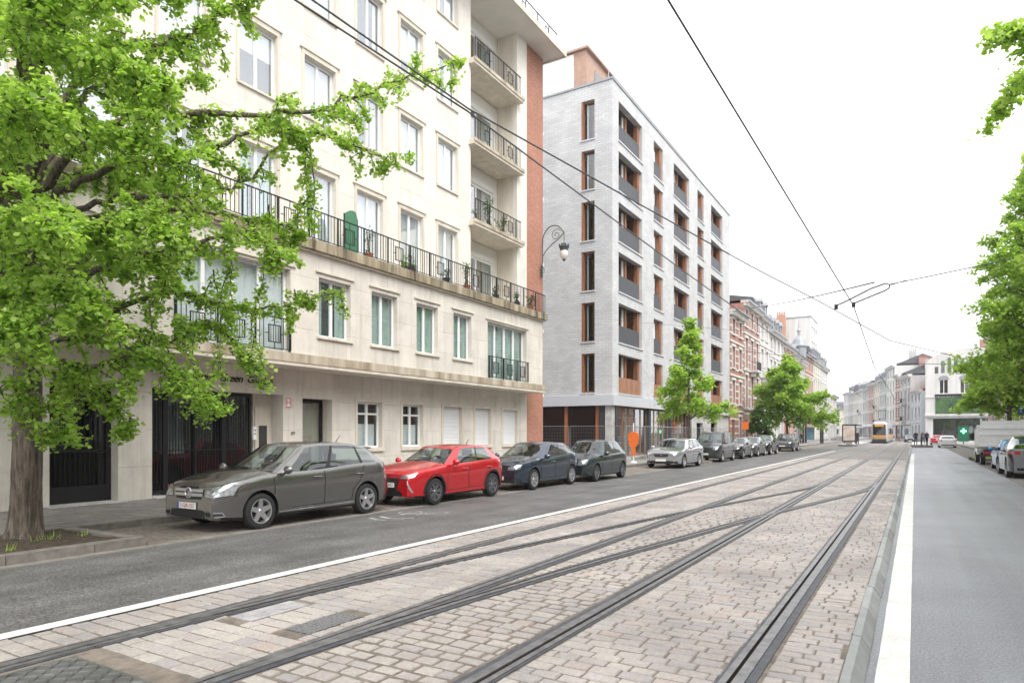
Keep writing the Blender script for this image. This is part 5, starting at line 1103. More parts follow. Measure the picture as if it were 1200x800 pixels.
    me2.polygons.foreach_set('use_smooth', [True] * len(me2.polygons)); me2.set_sharp_from_angle(angle=R(32))
    # greenhouse
    zr = pchip([(S['wt'] + 0.2, H - 0.07), (S['wt'], H - 0.045), (S['wt'] - 0.5, H), ((S['wt'] + S['rt']) / 2 - 0.2, H - 0.01), (S['rt'], S['Hr']), (S['rt'] - 0.3, S['Hr'] - 0.06)])
    T = [0, 0.045, 0.22, 0.4, 0.58, 0.76, 0.90, 1.0]; F = sorted({0, 1, 0.02, 0.98, *np.round(np.linspace(0, 1, 13), 3), *[q for w_ in S['win'] for q in w_], *(S['quarter'] or [])}); NC = 10
    cs = [math.cos(math.pi * k / NC) * 0 + (1 - 2 * k / NC) for k in range(NC + 1)]; cs[1] = 0.93; cs[-2] = -0.93
    yb = 0.945 * W; ytp = S['yt'] * W
    def gp(f, t_, sgn):
        xfr = cw - 0.12 + (S['wt'] - cw + 0.12) * t_; xre = S['rb'] + 0.06 + (S['rt'] - S['rb'] - 0.06) * t_; x = xfr + (xre - xfr) * f
        taper = 1 - 0.10 * max(0, (0.12 - f) / 0.12) ** 1.5 - 0.09 * max(0, (f - 0.75) / 0.25) ** 1.7
        y = (yb + (ytp - yb) * (t_ ** 1.18)) * taper; z0 = zs(x) - 0.03; z = z0 + (zr(x) - 0.035 - z0) * t_; return (x, sgn * y, z)
    ring = [('L', f) for f in F] + [('B', c) for c in cs[1:-1]] + [('R', f) for f in reversed(F)] + [('F', c) for c in reversed(cs[1:-1])]
    def pt(k, t_):
        kind, q = k
        if kind == 'L': return gp(q, t_, 1)
        if kind == 'R': return gp(q, t_, -1)
        p = gp(0 if kind == 'F' else 1, t_, 1); bl_ = (S['bulge'] * (1 - 0.45 * t_)) if kind == 'F' else -0.10 * (1 - 0.3 * t_)
        return (p[0] + bl_ * (1 - q * q), p[1] * q, p[2] + (0.035 * (1 - q * q) * t_) + ((0.06 * (1 - q * q)) * (1 - t_) if kind == 'F' else 0))
    G = [[pt(k, t_) for k in ring] for t_ in T]; N = len(ring)
    pm = MB(); bt = MB(); ct = MB(); gl = {}
    def kindof(a, c):
        (k0, q0), (k1, q1) = a, c; kk = {k0, k1}
        if kk == {'L'} or kk == {'R'}:
            m_ = (q0 + q1) / 2; s_ = 'L' if 'L' in kk else 'R'
            for i, (w0, w1) in enumerate(S['win']):
                if w0 < m_ < w1: return 'side_window' + s_ + str(i)
            if S['quarter'] and S['quarter'][0] < m_ < S['quarter'][1]: return 'side_window' + s_ + 'q'
            if len(S['win']) > 1 and S['win'][0][1] < m_ < S['win'][1][0]: return 'black'
            if S['quarter'] and S['win'][-1][1] < m_ < S['quarter'][0]: return 'black'
            return 'paint'
        if 'F' in kk and max(abs(q) for k_, q in (a, c) if k_ == 'F') <= 0.931 and kk == {'F'}: return 'windshield'
        if kk == {'B'}: return 'rear_window'
        return 'paint'
    for i in range(len(T) - 1):
        for k in range(N):
            k2 = (k + 1) % N; kd = kindof(ring[k], ring[k2]); q = (G[i][k], G[i][k2], G[i + 1][k2], G[i + 1][k])
            if i == 0 and (kd.startswith('side') or kd == 'black'): (ct if S['chrome'] == 2 else bt).quad(*q); continue
            if i == len(T) - 2 or (i == 0): kd = 'paint' if not kd.startswith('wind') or i else 'paint'
            if kd == 'paint': pm.quad(*q)
            elif kd == 'black': bt.quad(*q)
            else: gl.setdefault(kd, MB()).quad(*q)
    # roof skin
    K = 8; rows = []
    for f in F:
        p, q = gp(f, 1, 1), gp(f, 1, -1); rows.append([(p[0], p[1] + (q[1] - p[1]) * j / K, p[2] + 0.035 * (1 - (1 - 2 * j / K) ** 2)) for j in range(K + 1)])
    pm.grid(rows)
    for kind, f in (('F', 0), ('B', 1)):
        e1 = [pt((kind, c), 1) for c in cs[1:-1]]; p, q = gp(f, 1, 1), gp(f, 1, -1); e1 = [p] + e1 + [q]
        base = [(p[0], p[1] * c, p[2] + 0.035 * (1 - c * c)) for c in cs]
        for j in range(len(cs) - 1): pm.quad(base[j], base[j + 1], e1[j + 1], e1[j])
    ro = pm.build('roof', paint, t, smooth=True, angle=38, fix=True); bt.build('window_trim', MT['plastic'], t, smooth=False, fix=True)
    if ct.v: ct.build('belt_trim', MT['chrome'], t, fix=True)
    for kd, m_ in gl.items(): m_.build('side_window' if kd.startswith('side') else kd, MT['car_glass'], t, smooth=True, fix=True)
    # seats, steering wheel
    st = MB()
    for (sx, sw) in ((0.15, 0.24), (-0.75, 0.26)):
        for sy in (0.37 * W / 0.88, -0.37 * W / 0.88):
            st.prism([(sx - 0.02, 0.55), (sx + 0.14, 0.55), (sx, 1.10), (sx - 0.11, 1.10)], 'y', sy - sw, sy + sw); st.prism([(sx - 0.07, 1.12), (sx + 0.03, 1.12), (sx - 0.01, 1.29), (sx - 0.09, 1.29)], 'y', sy - 0.13, sy + 0.13)
    st.prism([(cw - 0.55, b0 - 0.05), (cw - 0.05, b0 - 0.03), (cw - 0.1, b0 + 0.05), (cw - 0.5, b0 + 0.06)], 'y', -W * 0.75, W * 0.75)
    st.tube([(0.46 + 0.06 * math.sin(a), 0.36 + 0.18 * math.cos(a), 0.98 + 0.17 * math.sin(a)) for a in np.linspace(0, 6.28, 15)], 0.014, 5); st.build('seats', MT['interior'], t)
    # projection of trim onto the skin
    bm = bmesh.new(); bm.from_mesh(me2); bm.from_mesh(ro.data); bvh = BVHTree.FromBMesh(bm); bm.free()
    def cast(view, a, z, sgn=1):
        if view == 'side': o_, d_ = Vector((a, sgn * 3, z)), Vector((0, -sgn, 0))
        elif view == 'front': o_, d_ = Vector((5, a, z)), Vector((-1, 0, 0))
        else: o_, d_ = Vector((-5, a, z)), Vector((1, 0, 0))
        h_, nn, _, _ = bvh.ray_cast(o_, d_)
        if h_ is None: h_ = o_ + d_ * ((3 - W) if view == 'side' else 5 - hf); nn = -d_
        return h_, (nn if nn.dot(d_) < 0 else -nn)
    def patch(nm, m_, view, lo, hi, sgn=1, off=0.005, nr=3, sub=4, parent=None):
        def dens(pl):
            o = []
            for p, q in zip(pl[:-1], pl[1:]):
                for k in range(sub): o.append((p[0] + (q[0] - p[0]) * k / sub, p[1] + (q[1] - p[1]) * k / sub))
            return o + [pl[-1]]
        lo, hi = dens(lo), dens(hi); rows = []
        for r_ in range(nr + 1):
            q = r_ / nr; row = []
            for p0, p1 in zip(lo, hi):
                h_, nn = cast(view, p0[0] + (p1[0] - p0[0]) * q, p0[1] + (p1[1] - p0[1]) * q, sgn); row.append(h_ + nn * off)
            rows.append(row)
        return MB().grid(rows).build(nm, m_, parent or t, smooth=True)
    def line(nm, m_, view, pts, wd, sgn=1, off=0.003):
        lo, hi = [], []
        for i, p in enumerate(pts):
            a, c = pts[max(i - 1, 0)], pts[min(i + 1, len(pts) - 1)]; d = Vector((c[0] - a[0], c[1] - a[1])).normalized(); nn = Vector((-d.y, d.x)) * wd / 2; lo.append((p[0] - nn.x, p[1] - nn.y)); hi.append((p[0] + nn.x, p[1] + nn.y))
        return patch(nm, m_, view, lo, hi, sgn, off, 1, 5)
    zb_ = zs(0.3) - 0.03
    for s_ in (1, -1):
        dx0 = cw - 0.05; dx1 = -0.18; dx2 = xr + 0.30
        line('door_seam', MT['plastic'], 'side', [(dx0, zs(dx0) - 0.06), (dx0 - 0.02, 0.6), (dx0 - 0.03, S['sill'] + 0.14)], 0.018, s_)
        line('door_seam', MT['plastic'], 'side', [(dx1, zs(dx1) - 0.04), (dx1, 0.6), (dx1 + 0.01, S['sill'] + 0.14)], 0.018, s_)
        if S['door2']: line('door_seam', MT['plastic'], 'side', [(dx2 - 0.22, zs(dx2 - 0.22) - 0.04), (dx2 - 0.06, 0.72), (dx2 + 0.12, 0.55), (dx2 + 0.16, S['sill'] + 0.16)], 0.016, s_)
        line('door_seam', MT['plastic'], 'side', [(dx0 - 0.03, S['sill'] + 0.13), (dx2 + 0.16, S['sill'] + 0.15)], 0.010, s_)
        for hx in ((dx1 + 0.2, dx2 - 0.08) if S['door2'] else (dx1 + 0.2,)):
            h_, nn = cast('side', hx, zb_ - 0.10, s_); b = MB(); yv = h_.y
            b.tube([(hx - 0.11, yv - s_ * 0.005, zb_ - 0.10), (hx - 0.09, yv + s_ * 0.03, zb_ - 0.097), (hx + 0.07, yv + s_ * 0.03, zb_ - 0.093), (hx + 0.1, yv - s_ * 0.005, zb_ - 0.093)], 0.014, 6); b.build('door_handle', paint, t, smooth=True)
        # mirror
        h_, nn = cast('side', cw - 0.30, zs(cw - 0.3) - 0.02, s_); b = MB(); mx_, my_, mz_ = cw - 0.36, h_.y + s_ * 0.12, zs(cw - 0.3) + 0.06
        sec = []
        for k in range(7):
            q = k / 6; r_ = math.sin(math.pi * (0.12 + 0.80 * q)); sec.append([(mx_ + 0.07 - 0.02 * q + 0.075 * r_ * math.cos(a), my_ + s_ * (-0.1 + 0.2 * q), mz_ + 0.085 * r_ * math.sin(a)) for a in np.linspace(0, 2 * math.pi, 13)])
        b.grid(sec); b.add(sec[0][:-1], [tuple(range(12))]); b.add(sec[-1][:-1], [tuple(range(12))]); mo = b.build('wing_mirror', paint, t, smooth=True, fix=True); b = MB(); b.tube([(mx_ + 0.06, my_ - s_ * 0.07, mz_ - 0.05), (cw - 0.32, h_.y - s_ * 0.03, zs(cw - 0.3) - 0.03)], 0.02, 6); b.build('stalk', MT['plastic'], mo)
        # headlights and tail lights: (y range as share of W, z range)
        (l0, l1), (z0, z1) = S['light']
        patch('headlight', MT['lens'], 'front', [(s_ * W * l0, z0), (s_ * W * (l0 + l1) / 2, z0 - 0.012), (s_ * W * l1, z0 + 0.03)], [(s_ * W * (l0 + 0.04), z1 - 0.05), (s_ * W * (l0 + l1) / 2, z1 - 0.015), (s_ * W * (l1 + 0.02), z1 + 0.02)], 1, 0.006)
        patch('headlight_rim', MT['plastic'], 'front', [(s_ * W * (l0 - 0.01), z0 - 0.012), (s_ * W * (l0 + l1) / 2, z0 - 0.024), (s_ * W * (l1 + 0.015), z0 + 0.015)], [(s_ * W * (l0 + 0.03), z1 - 0.038), (s_ * W * (l0 + l1) / 2, z1 - 0.003), (s_ * W * (l1 + 0.035), z1 + 0.032)], 1, 0.003)
        tz0, tz1 = S['tailz']
        patch('tail_light', MT['tail'], 'rear', [(s_ * W * 0.60, tz0), (s_ * W * 0.80, tz0)], [(s_ * W * 0.62, tz1), (s_ * W * 0.78, tz1)], 1, 0.006)
        patch('tail_light', MT['tail'], 'side', [(-hf + 0.10, tz0 + 0.01), (-hf + 0.26, tz0 + 0.05)], [(-hf + 0.12, tz1), (-hf + 0.22, tz1)], s_, 0.005)
        if S['clad']:
            for x in (xf, xr):
                a = np.linspace(-0.12, math.pi + 0.12, 22); r0, r1 = rad + 0.05, rad + 0.105
                rows = []
                for rr_ in (r0, r1):
                    row = []
                    for q in a:
                        px, pz = x + rr_ * math.cos(q), rad + rr_ * math.sin(q)
                        if pz < S['sill'] + 0.02: pz = S['sill'] + 0.02
                        h_, nn = cast('side', px, pz, s_); yv = h_.y if abs(h_.y) > W * 0.80 else s_ * hw(px) * 0.985
                        row.append((px, s_ * min(abs(yv), W) + s_ * 0.006, pz))
                    rows.append(row)
                MB().grid(rows).build('arch_trim', MT['plastic'], t, smooth=True)
        if S['chrome']:
            line('sill_trim', MT['chrome'], 'side', [(xf - rad - 0.07, S['sill'] + 0.075), (0, S['sill'] + 0.085), (xr + rad + 0.07, S['sill'] + 0.10)], 0.022, s_, 0.006)
        for x in (xf, xr): make_wheel(t, x, s_ * (W - 0.115), rad, s_, S['rim'], S['spokes'], None)
    # front: grille, intake, plate; rear: plate, bumper insert
    gy = W * (S['light'][0][0] - 0.03); gz0, gz1 = S.get('gz', (S['light'][1][0] - 0.03, S['light'][1][1] - 0.05))
    if S['grille']:
        gr_ = patch('grille', MT['plastic'], 'front', [(-gy * 0.82, gz0), (0, gz0 - 0.01), (gy * 0.82, gz0)], [(-gy, gz1), (0, gz1 + 0.005), (gy, gz1)], 1, 0.006)
        if S['grille'] == 'bars':
            for zz in (0.36, 0.72): z_ = gz0 + (gz1 - gz0) * zz; w_ = gy * 0.92; patch('grille_bar', MT['alloy'], 'front', [(-w_, z_ - 0.026), (0, z_ - 0.03), (w_, z_ - 0.026)], [(-w_, z_ + 0.026), (0, z_ + 0.022), (w_, z_ + 0.026)], 1, 0.014, parent=gr_)
            h_, nn = cast('front', 0, (gz0 + gz1) / 2); b = MB(); cz = (gz0 + gz1) / 2
            b.tube([(h_.x + 0.022, 0.088 * math.cos(a), cz + 0.088 * math.sin(a)) for a in np.linspace(0, 2 * math.pi, 25)], 0.010, 6)
            for k in range(3): a = R(90 + 120 * k); b.tube([(h_.x + 0.022, 0, cz), (h_.x + 0.022, 0.085 * math.cos(a), cz + 0.085 * math.sin(a))], [0.016, 0.005], 6)
            b.build('emblem', MT['chrome'], gr_)
        else:
            h_, nn = cast('front', 0, gz1 - 0.03); b = MB(); b.prism([(-0.035, gz1 - 0.09), (0.0, gz1 - 0.11), (0.035, gz1 - 0.09), (0.025, gz1 - 0.03), (-0.02, gz1 - 0.03)], 'x', h_.x - 0.01, h_.x + 0.014); b.build('emblem', MT['chrome'], gr_)
            if S['grille'] == 'bars2':
                for zz in (0.3, 0.55, 0.8): z_ = gz0 + (gz1 - gz0) * zz; patch('grille_bar', MT['chrome'], 'front', [(-gy * 0.9, z_ - 0.006), (gy * 0.9, z_ - 0.006)], [(-gy * 0.9, z_ + 0.006), (gy * 0.9, z_ + 0.006)], 1, 0.012, sub=8, parent=gr_)
    iz = S['sill'] + 0.06
    patch('lower_intake', MT['plastic'], 'front', [(-W * 0.60, iz), (0, iz - 0.01), (W * 0.60, iz)], [(-W * 0.48, iz + 0.13), (0, iz + 0.14), (W * 0.48, iz + 0.13)], 1, 0.006)
    for s_ in (1, -1):
        if S.get('fog', True):
            fgp = patch('fog_lamp_trim', MT['chrome'] if S['chrome'] else MT['plastic'], 'front', [(s_ * W * 0.56, iz + 0.0), (s_ * W * 0.86, iz + 0.02)], [(s_ * W * 0.52, iz + 0.13), (s_ * W * 0.84, iz + 0.10)], 1, 0.007)
            if S['chrome']: patch('insert', MT['plastic'], 'front', [(s_ * W * 0.585, iz + 0.025), (s_ * W * 0.845, iz + 0.038)], [(s_ * W * 0.565, iz + 0.095), (s_ * W * 0.835, iz + 0.08)], 1, 0.011, parent=fgp)
    if S.get('drl'):
        for s_ in (1, -1): patch('running_light', MT['lens'], 'front', [(s_ * W * 0.80, 0.33), (s_ * W * 0.83, 0.33)], [(s_ * W * 0.70, 0.62), (s_ * W * 0.74, 0.62)], 1, 0.008)
    pz = S.get('pz', 0.43)
    for view, zz in (('front', pz), ('rear', S.get('prz', 0.72))):
        h_, nn = cast(view, 0, zz); s_ = 1 if view == 'front' else -1; xx = h_.x + s_ * 0.02
        pl_ = part('number_plate', MT['plate'], t, (min(xx, xx + s_ * 0.012), max(xx, xx + s_ * 0.012), -0.26, 0.26, zz - 0.055, zz + 0.055))
        if S['plate'] and view == 'front':
            part('euro_band', MT['eu_blue'], pl_, (xx + 0.0125, xx + 0.014, -0.26, -0.215, zz - 0.055, zz + 0.055))
            mt_ = Matrix.Translation((xx + 0.0135, 0.02, zz)) @ Matrix.Rotation(R(90), 4, 'Z') @ Matrix.Rotation(R(90), 4, 'X'); text_mesh('registration', S['plate'], 0.095, MT['plate_red'], pl_, mt_, 0.001)
    patch('rear_bumper_insert', MT['plastic'], 'rear', [(-W * 0.7, S['sill'] + 0.04), (W * 0.7, S['sill'] + 0.04)], [(-W * 0.72, S['sill'] + 0.19), (W * 0.72, S['sill'] + 0.19)], 1, 0.006, sub=10)
    b = MB()
    for s_ in (0.15, -0.3):
        p0, p1 = pt(('F', s_ + 0.25), 0.12), pt(('F', s_ - 0.35), 0.16); b.tube([(p0[0] + 0.03, p0[1], p0[2] + 0.01), (p1[0] + 0.03, p1[1], p1[2] + 0.012)], 0.010, 5)
    b.build('wipers', MT['plastic'], t)
    if S['rails']:
        for s_ in (1, -1): b = MB(); b.tube([(gp(f, 1, s_)[0], gp(f, 1, s_)[1] * 0.98, gp(f, 1, s_)[2] + (0.0 if f in (0.12, 0.9) else 0.05)) for f in (0.12, 0.2, 0.35, 0.5, 0.65, 0.8, 0.9)], 0.014, 6); b.build('roof_rail', MT['plastic'], t)
    an = gp(0.8, 1, 1); b = MB(); b.tube([(an[0], 0, an[2] + 0.03), (an[0] - 0.16, 0, an[2] + 0.20)], [0.012, 0.004], 5); b.build('aerial', MT['plastic'], t)
    # spoiler lip
    b = MB(); p = gp(1, 1, 1); b.prism([(p[0] + 0.05, p[2] + 0.02), (p[0] - 0.20, p[2] + 0.0), (p[0] - 0.21, p[2] - 0.025), (p[0] + 0.03, p[2] - 0.03)], 'y', -p[1] * 0.92, p[1] * 0.92); b.build('spoiler', paint, t) if not S['trunk'] else None
    return t

SP = {
 'mpv': dict(L=4.36, W=0.893, H=1.557, wb=2.70, fo=0.86, rad=0.322, hood=(0.79, 0.91, 1.03), belt=(0.97, 1.01, 1.10), fr=0.24, nose=(0.05, 0.0, 0.0, 0.015, 0.09), cowl=1.10, wt=0.20, rt=-1.66, rb=-2.07, Hr=1.445, win=[(0.075, 0.40), (0.435, 0.73)], quarter=(0.76, 0.91), grille='bars', gz=(0.575, 0.785), light=((0.52, 0.93), (0.62, 0.815)), plate='1-GJR-352', pz=0.46, chrome=2, tailz=(0.84, 1.03), sill=0.20),
 'hatch': dict(L=4.055, W=0.872, H=1.43, wb=2.54, fo=0.82, rad=0.318, hood=(0.76, 0.88, 1.0), belt=(0.93, 0.96, 1.03), nose=(0.06, 0.0, 0.0, 0.02, 0.10), fr=0.24, cowl=0.80, wt=-0.02, rt=-1.55, rb=-1.90, Hr=1.35, win=[(0.09, 0.48), (0.51, 0.80)], rim='alloy_dk', spokes=7, plate='1-YEA-811', clad=True, light=((0.48, 0.84), (0.66, 0.76)), gz=(0.38, 0.66), pz=0.50, drl=True, fog=False),
 'clio': dict(L=4.06, W=0.866, H=1.448, wb=2.59, fo=0.83, rad=0.315, hood=(0.77, 0.89, 1.0), belt=(0.92, 0.96, 1.06), nose=(0.06, 0.0, 0.0, 0.02, 0.10), cowl=0.84, wt=0.0, rt=-1.55, rb=-1.92, Hr=1.36, spokes=7, plate=None, light=((0.44, 0.84), (0.63, 0.76)), gz=(0.58, 0.70), pz=0.38, chrome=0),
 'polo': dict(L=3.92, W=0.825, H=1.467, wb=2.46, fo=0.80, rad=0.30, hood=(0.76, 0.87, 0.98), belt=(0.91, 0.94, 0.99), nose=(0.06, 0.0, 0.0, 0.02, 0.10), cowl=0.80, wt=0.10, rt=-1.50, rb=-1.88, Hr=1.38, rim='alloy_dk', spokes=7, plate=None, win=[(0.08, 0.50), (0.53, 0.86)], door2=False, light=((0.48, 0.84), (0.60, 0.78)), gz=(0.60, 0.68), pz=0.40),
 'wagon': dict(L=4.69, W=0.914, H=1.468, wb=2.69, fo=0.90, rad=0.325, hood=(0.76, 0.87, 0.99), belt=(0.93, 0.96, 1.02), cowl=0.98, wt=0.12, rt=-2.0, rb=-2.28, Hr=1.36, win=[(0.075, 0.36), (0.385, 0.66)], quarter=(0.69, 0.90), spokes=5, plate=None, light=((0.46, 0.86), (0.66, 0.76)), gz=(0.56, 0.70), nose=(0.06, 0.0, 0.0, 0.03, 0.12), fr=0.28, rails=True, pz=0.40),
 'van': dict(L=4.40, W=0.905, H=1.80, wb=2.75, fo=0.87, rad=0.32, hood=(0.86, 1.02, 1.14), belt=(1.06, 1.08, 1.12), cowl=1.35, wt=0.50, rt=-2.02, rb=-2.14, Hr=1.74, yt=0.78, win=[(0.085, 0.36), (0.39, 0.64)], quarter=(0.67, 0.93), spokes=5, plate=None, light=((0.52, 0.86), (0.74, 0.94)), gz=(0.66, 0.80), rails=True, pz=0.48),
 'suv': dict(L=4.55, W=0.925, H=1.66, wb=2.70, fo=0.88, rad=0.35, sill=0.26, hood=(0.86, 0.98, 1.08), belt=(1.03, 1.06, 1.14), cowl=0.95, wt=0.15, rt=-1.85, rb=-2.12, Hr=1.56, win=[(0.075, 0.39), (0.415, 0.70)], quarter=(0.73, 0.90), spokes=5, plate=None, grille='bars2', clad=True, light=((0.52, 0.86), (0.76, 0.88)), gz=(0.66, 0.86), rails=True, pz=0.52),
 'fastback': dict(L=4.75, W=0.945, H=1.62, wb=2.89, fo=0.86, rad=0.36, sill=0.22, hood=(0.74, 0.90, 1.04), belt=(1.0, 1.05, 1.12), cowl=1.05, wt=0.15, rt=-1.25, rb=-2.18, Hr=1.50, yt=0.66, win=[(0.075, 0.42), (0.445, 0.76)], spokes=5, rim='alloy_dk', grille=None, clad=True, light=((0.50, 0.86), (0.70, 0.80)), tailz=(0.92, 1.03), pz=0.42, prz=0.80),
 'sedan': dict(L=4.45, W=0.89, H=1.45, wb=2.65, fo=0.85, rad=0.31, hood=(0.72, 0.84, 0.96), belt=(0.93, 0.95, 1.0), cowl=0.95, wt=0.10, rt=-1.25, rb=-1.85, Hr=1.36, trunk=1.04, spokes=5, tailz=(0.78, 0.92)),
}
g_c = 'cars parked along the left kerb'; g_cr = 'cars parked along the right kerb'; CF = R(-90); CB = R(90)
def pk_(kind, L_near, Y, paint, name, label, face=CF, group=g_c, z=0.012, cat='car', **kw):
    s = dict(SP[kind]); s.update(kw); W = s['W']; x = -(L_near + W) if face == CF else -(L_near - W)
    fo, wb, L = s['fo'], s['wb'], s['L']; mid = L / 2 - fo - wb / 2      # offset of wheelbase middle from car middle
    y = Y + mid if face == CF else Y - mid
    return make_car(name, label, cat, s, paint, (x, y, z), face, group)
grey = lac('paint_warm_grey', (0.205, 0.20, 0.192), 0.85); red = lac('paint_red', (0.60, 0.014, 0.022), 0.45); navy = lac('paint_navy', (0.05, 0.07, 0.105), 0.7); teal = lac('paint_dark_teal', (0.05, 0.072, 0.08), 0.7); silver = lac('paint_silver', (0.52, 0.54, 0.575), 0.75)
anth = lac('paint_anthracite', (0.06, 0.064, 0.07), 0.4); black = lac('paint_black', (0.02, 0.021, 0.024), 0.3); graph = lac('paint_graphite', (0.10, 0.105, 0.115), 0.45); blue = lac('paint_bright_blue', (0.03, 0.26, 0.55), 0.2); whitep = lac('paint_white', (0.76, 0.76, 0.75), 0.0); tgrey = lac('paint_mid_grey', (0.03, 0.033, 0.038), 0.3)
pk_('mpv', 10.03, 9.26, grey, 'parked_car', 'warm grey metallic compact MPV parked before the black entrance gate')
pk_('hatch', 9.86, 14.05, red, 'parked_car', 'bright red hatchback with black wheel arch trim')
pk_('clio', 9.88, 18.98, navy, 'parked_car', 'dark navy five door hatchback parked behind the red hatchback')
pk_('polo', 9.66, 23.08, teal, 'parked_car', 'small dark teal three door hatchback beside the orange brick strip')
pk_('wagon', 9.66, 33.7, silver, 'parked_car', 'silver estate car parked by the orange wrapped sign')
pk_('van', 9.75, 41.75, anth, 'parked_van', 'dark grey high roofed family van parked past the young tree', cat='van')
pk_('clio', 9.75, 47.3, black, 'parked_car', 'black hatchback parked directly behind the dark grey family van')
pk_('wagon', 9.75, 52.2, graph, 'parked_car', 'graphite estate car parked between two black cars', L=4.4, quarter=None, win=[(0.08, 0.42), (0.45, 0.78)])
pk_('suv', 9.7, 57.0, black, 'parked_car', 'black tall crossover parked behind the graphite estate', H=1.58)
pk_('suv', 9.6, 68.0, graph, 'parked_car', 'graphite SUV with roof rails parked last in line before the leafy tree')
pk_('fastback', -3.05, 33.9, tgrey, 'parked_car', 'dark grey fastback electric SUV parked behind the small blue car', CB, g_cr, z=0.0)
pk_('polo', -3.2, 38.9, blue, 'parked_car', 'bright blue small hatchback squeezed behind the white tipper truck', CB, g_cr, z=0.0)
pk_('sedan', -2.4, 95.0, whitep, 'driving_car', 'white saloon car driving away past the tram stop island', CB, None, z=0.0)
pk_('sedan', -2.0, 118.0, red, 'far_car', 'red car far off by the arched white hall', CB, None, z=0.0)
pk_('clio', -0.2, 134.0, black, 'far_car', 'black car far off waiting at the bend', CF, None, z=0.0)
# white tipper truck
tk = thing('tipper_truck', 'white tipper truck with dropside body parked on the right', 'truck', (4.05, 46.2, 0.0), R(90))
part('chassis', MT['plastic'], tk, (-2.7, 2.2, -0.45, 0.45, 0.55, 0.75)); part('rear_frame', MT['plastic'], tk, (-2.62, -2.5, -0.9, 0.9, 0.48, 0.86))
b = MB(); b.box(-2.75, 0.75, -1.05, 1.05, 0.98, 1.06); b.build('bed_floor', MT['white_metal'], tk)
for s_ in (1, -1):
    sd_ = part('side_board', MT['white_metal'], tk, (-2.7, 0.75, min(s_ * 1.05, s_ * 1.01), max(s_ * 1.05, s_ * 1.01), 1.065, 1.95)); [part('rib', MT['white_metal'], sd_, (x, x + 0.06, min(s_ * 1.052, s_ * 1.09), max(s_ * 1.052, s_ * 1.09), 1.07, 1.95)) for x in (-2.7, -1.6, -0.5, 0.6)]
tg = part('tailboard', MT['white_metal'], tk, (-2.79, -2.75, -1.05, 1.05, 1.0, 2.05)); part('rail', MT['white_metal'], tg, (-2.83, -2.792, -1.05, 1.05, 1.02, 1.10), (-2.83, -2.792, -1.05, 1.05, 1.62, 1.68), (-2.83, -2.792, -1.05, 1.05, 1.95, 2.05)); part('upper_board', MT['white_metal'], tg, (-2.78, -2.76, -1.0, 1.0, 2.055, 2.38)); part('post', MT['white_metal'], tg, (-2.8, -2.72, 0.98, 1.06, 2.052, 2.5), (-2.8, -2.72, -1.06, -0.98, 2.052, 2.5))
cb = MB(); cb.prism([(0.85, 0.5), (2.7, 0.5), (2.78, 0.9), (2.65, 1.2), (2.2, 1.35), (1.75, 2.05), (1.6, 2.15), (0.9, 2.2), (0.85, 2.1)], 'y', -0.95, 0.95); cab = cb.build('cab', whitep, tk); 
for s_ in (1, -1): part('cab_window', MT['glass_dark'], cab, (1.1, 1.75, min(s_ * 0.952, s_ * 0.958), max(s_ * 0.952, s_ * 0.958), 1.4, 2.0)); part('mirror', MT['plastic'], cab, (1.9, 2.0, min(s_ * 1.0, s_ * 1.2), max(s_ * 1.0, s_ * 1.2), 1.35, 1.7)); part('mud_guard', MT['white_metal'], tk, (-1.95, -1.05, min(s_ * 0.65, s_ * 1.0), max(s_ * 0.65, s_ * 1.0), 0.80, 0.86)); part('tail_light', MT['tail'], tk, (-2.68, -2.63, min(s_ * 0.6, s_ * 0.9), max(s_ * 0.6, s_ * 0.9), 0.6, 0.74))
part('cab_rear_window', MT['glass_dark'], cab, (0.84, 0.848, -0.6, 0.6, 1.55, 2.0))
for x in (-1.5, 1.9):
    for s_ in (1, -1): make_wheel(tk, x, s_ * 0.86, 0.34, s_, 'alloy_dk', 5, None, 0.22)
# ------------------------------------------------------------------ trees
def leaf_mesh(name, centers, size, m, parent, up=0.55, fan=True):
    C = np.asarray(centers, float); n_ = len(C); nrm = rng.normal(size=(n_, 3)); nrm[:, 2] = np.abs(nrm[:, 2]) + up; nrm /= np.linalg.norm(nrm, axis=1)[:, None]
    a = rng.normal(size=(n_, 3)); a[:, 2] -= 0.4; a -= nrm * (a * nrm).sum(1)[:, None]; a /= np.linalg.norm(a, axis=1)[:, None] + 1e-9; s = np.cross(nrm, a); sz = (size * rng.uniform(0.5, 1.35, n_))[:, None]
    shp = [(-0.45, 0), (0.15, -0.55), (0.5, -0.22), (0.5, 0.22), (0.15, 0.55)] if fan else [(-0.5, 0), (0, -0.32), (0.5, 0), (0, 0.32)]
    k = len(shp); V = np.stack([C + a * sz * p + s * sz * q - nrm * sz * (0.16 * abs(q)) for p, q in shp], 1).reshape(-1, 3)
    me = bpy.data.meshes.new(name); me.vertices.add(n_ * k); me.vertices.foreach_set('co', V.ravel()); me.loops.add(n_ * k); me.loops.foreach_set('vertex_index', np.arange(n_ * k)); me.polygons.add(n_); me.polygons.foreach_set('loop_start', np.arange(n_) * k); me.polygons.foreach_set('loop_total', np.full(n_, k)); me.materials.append(m); me.update(calc_edges=True); me.validate()
    return link(bpy.data.objects.new(name, me), parent)
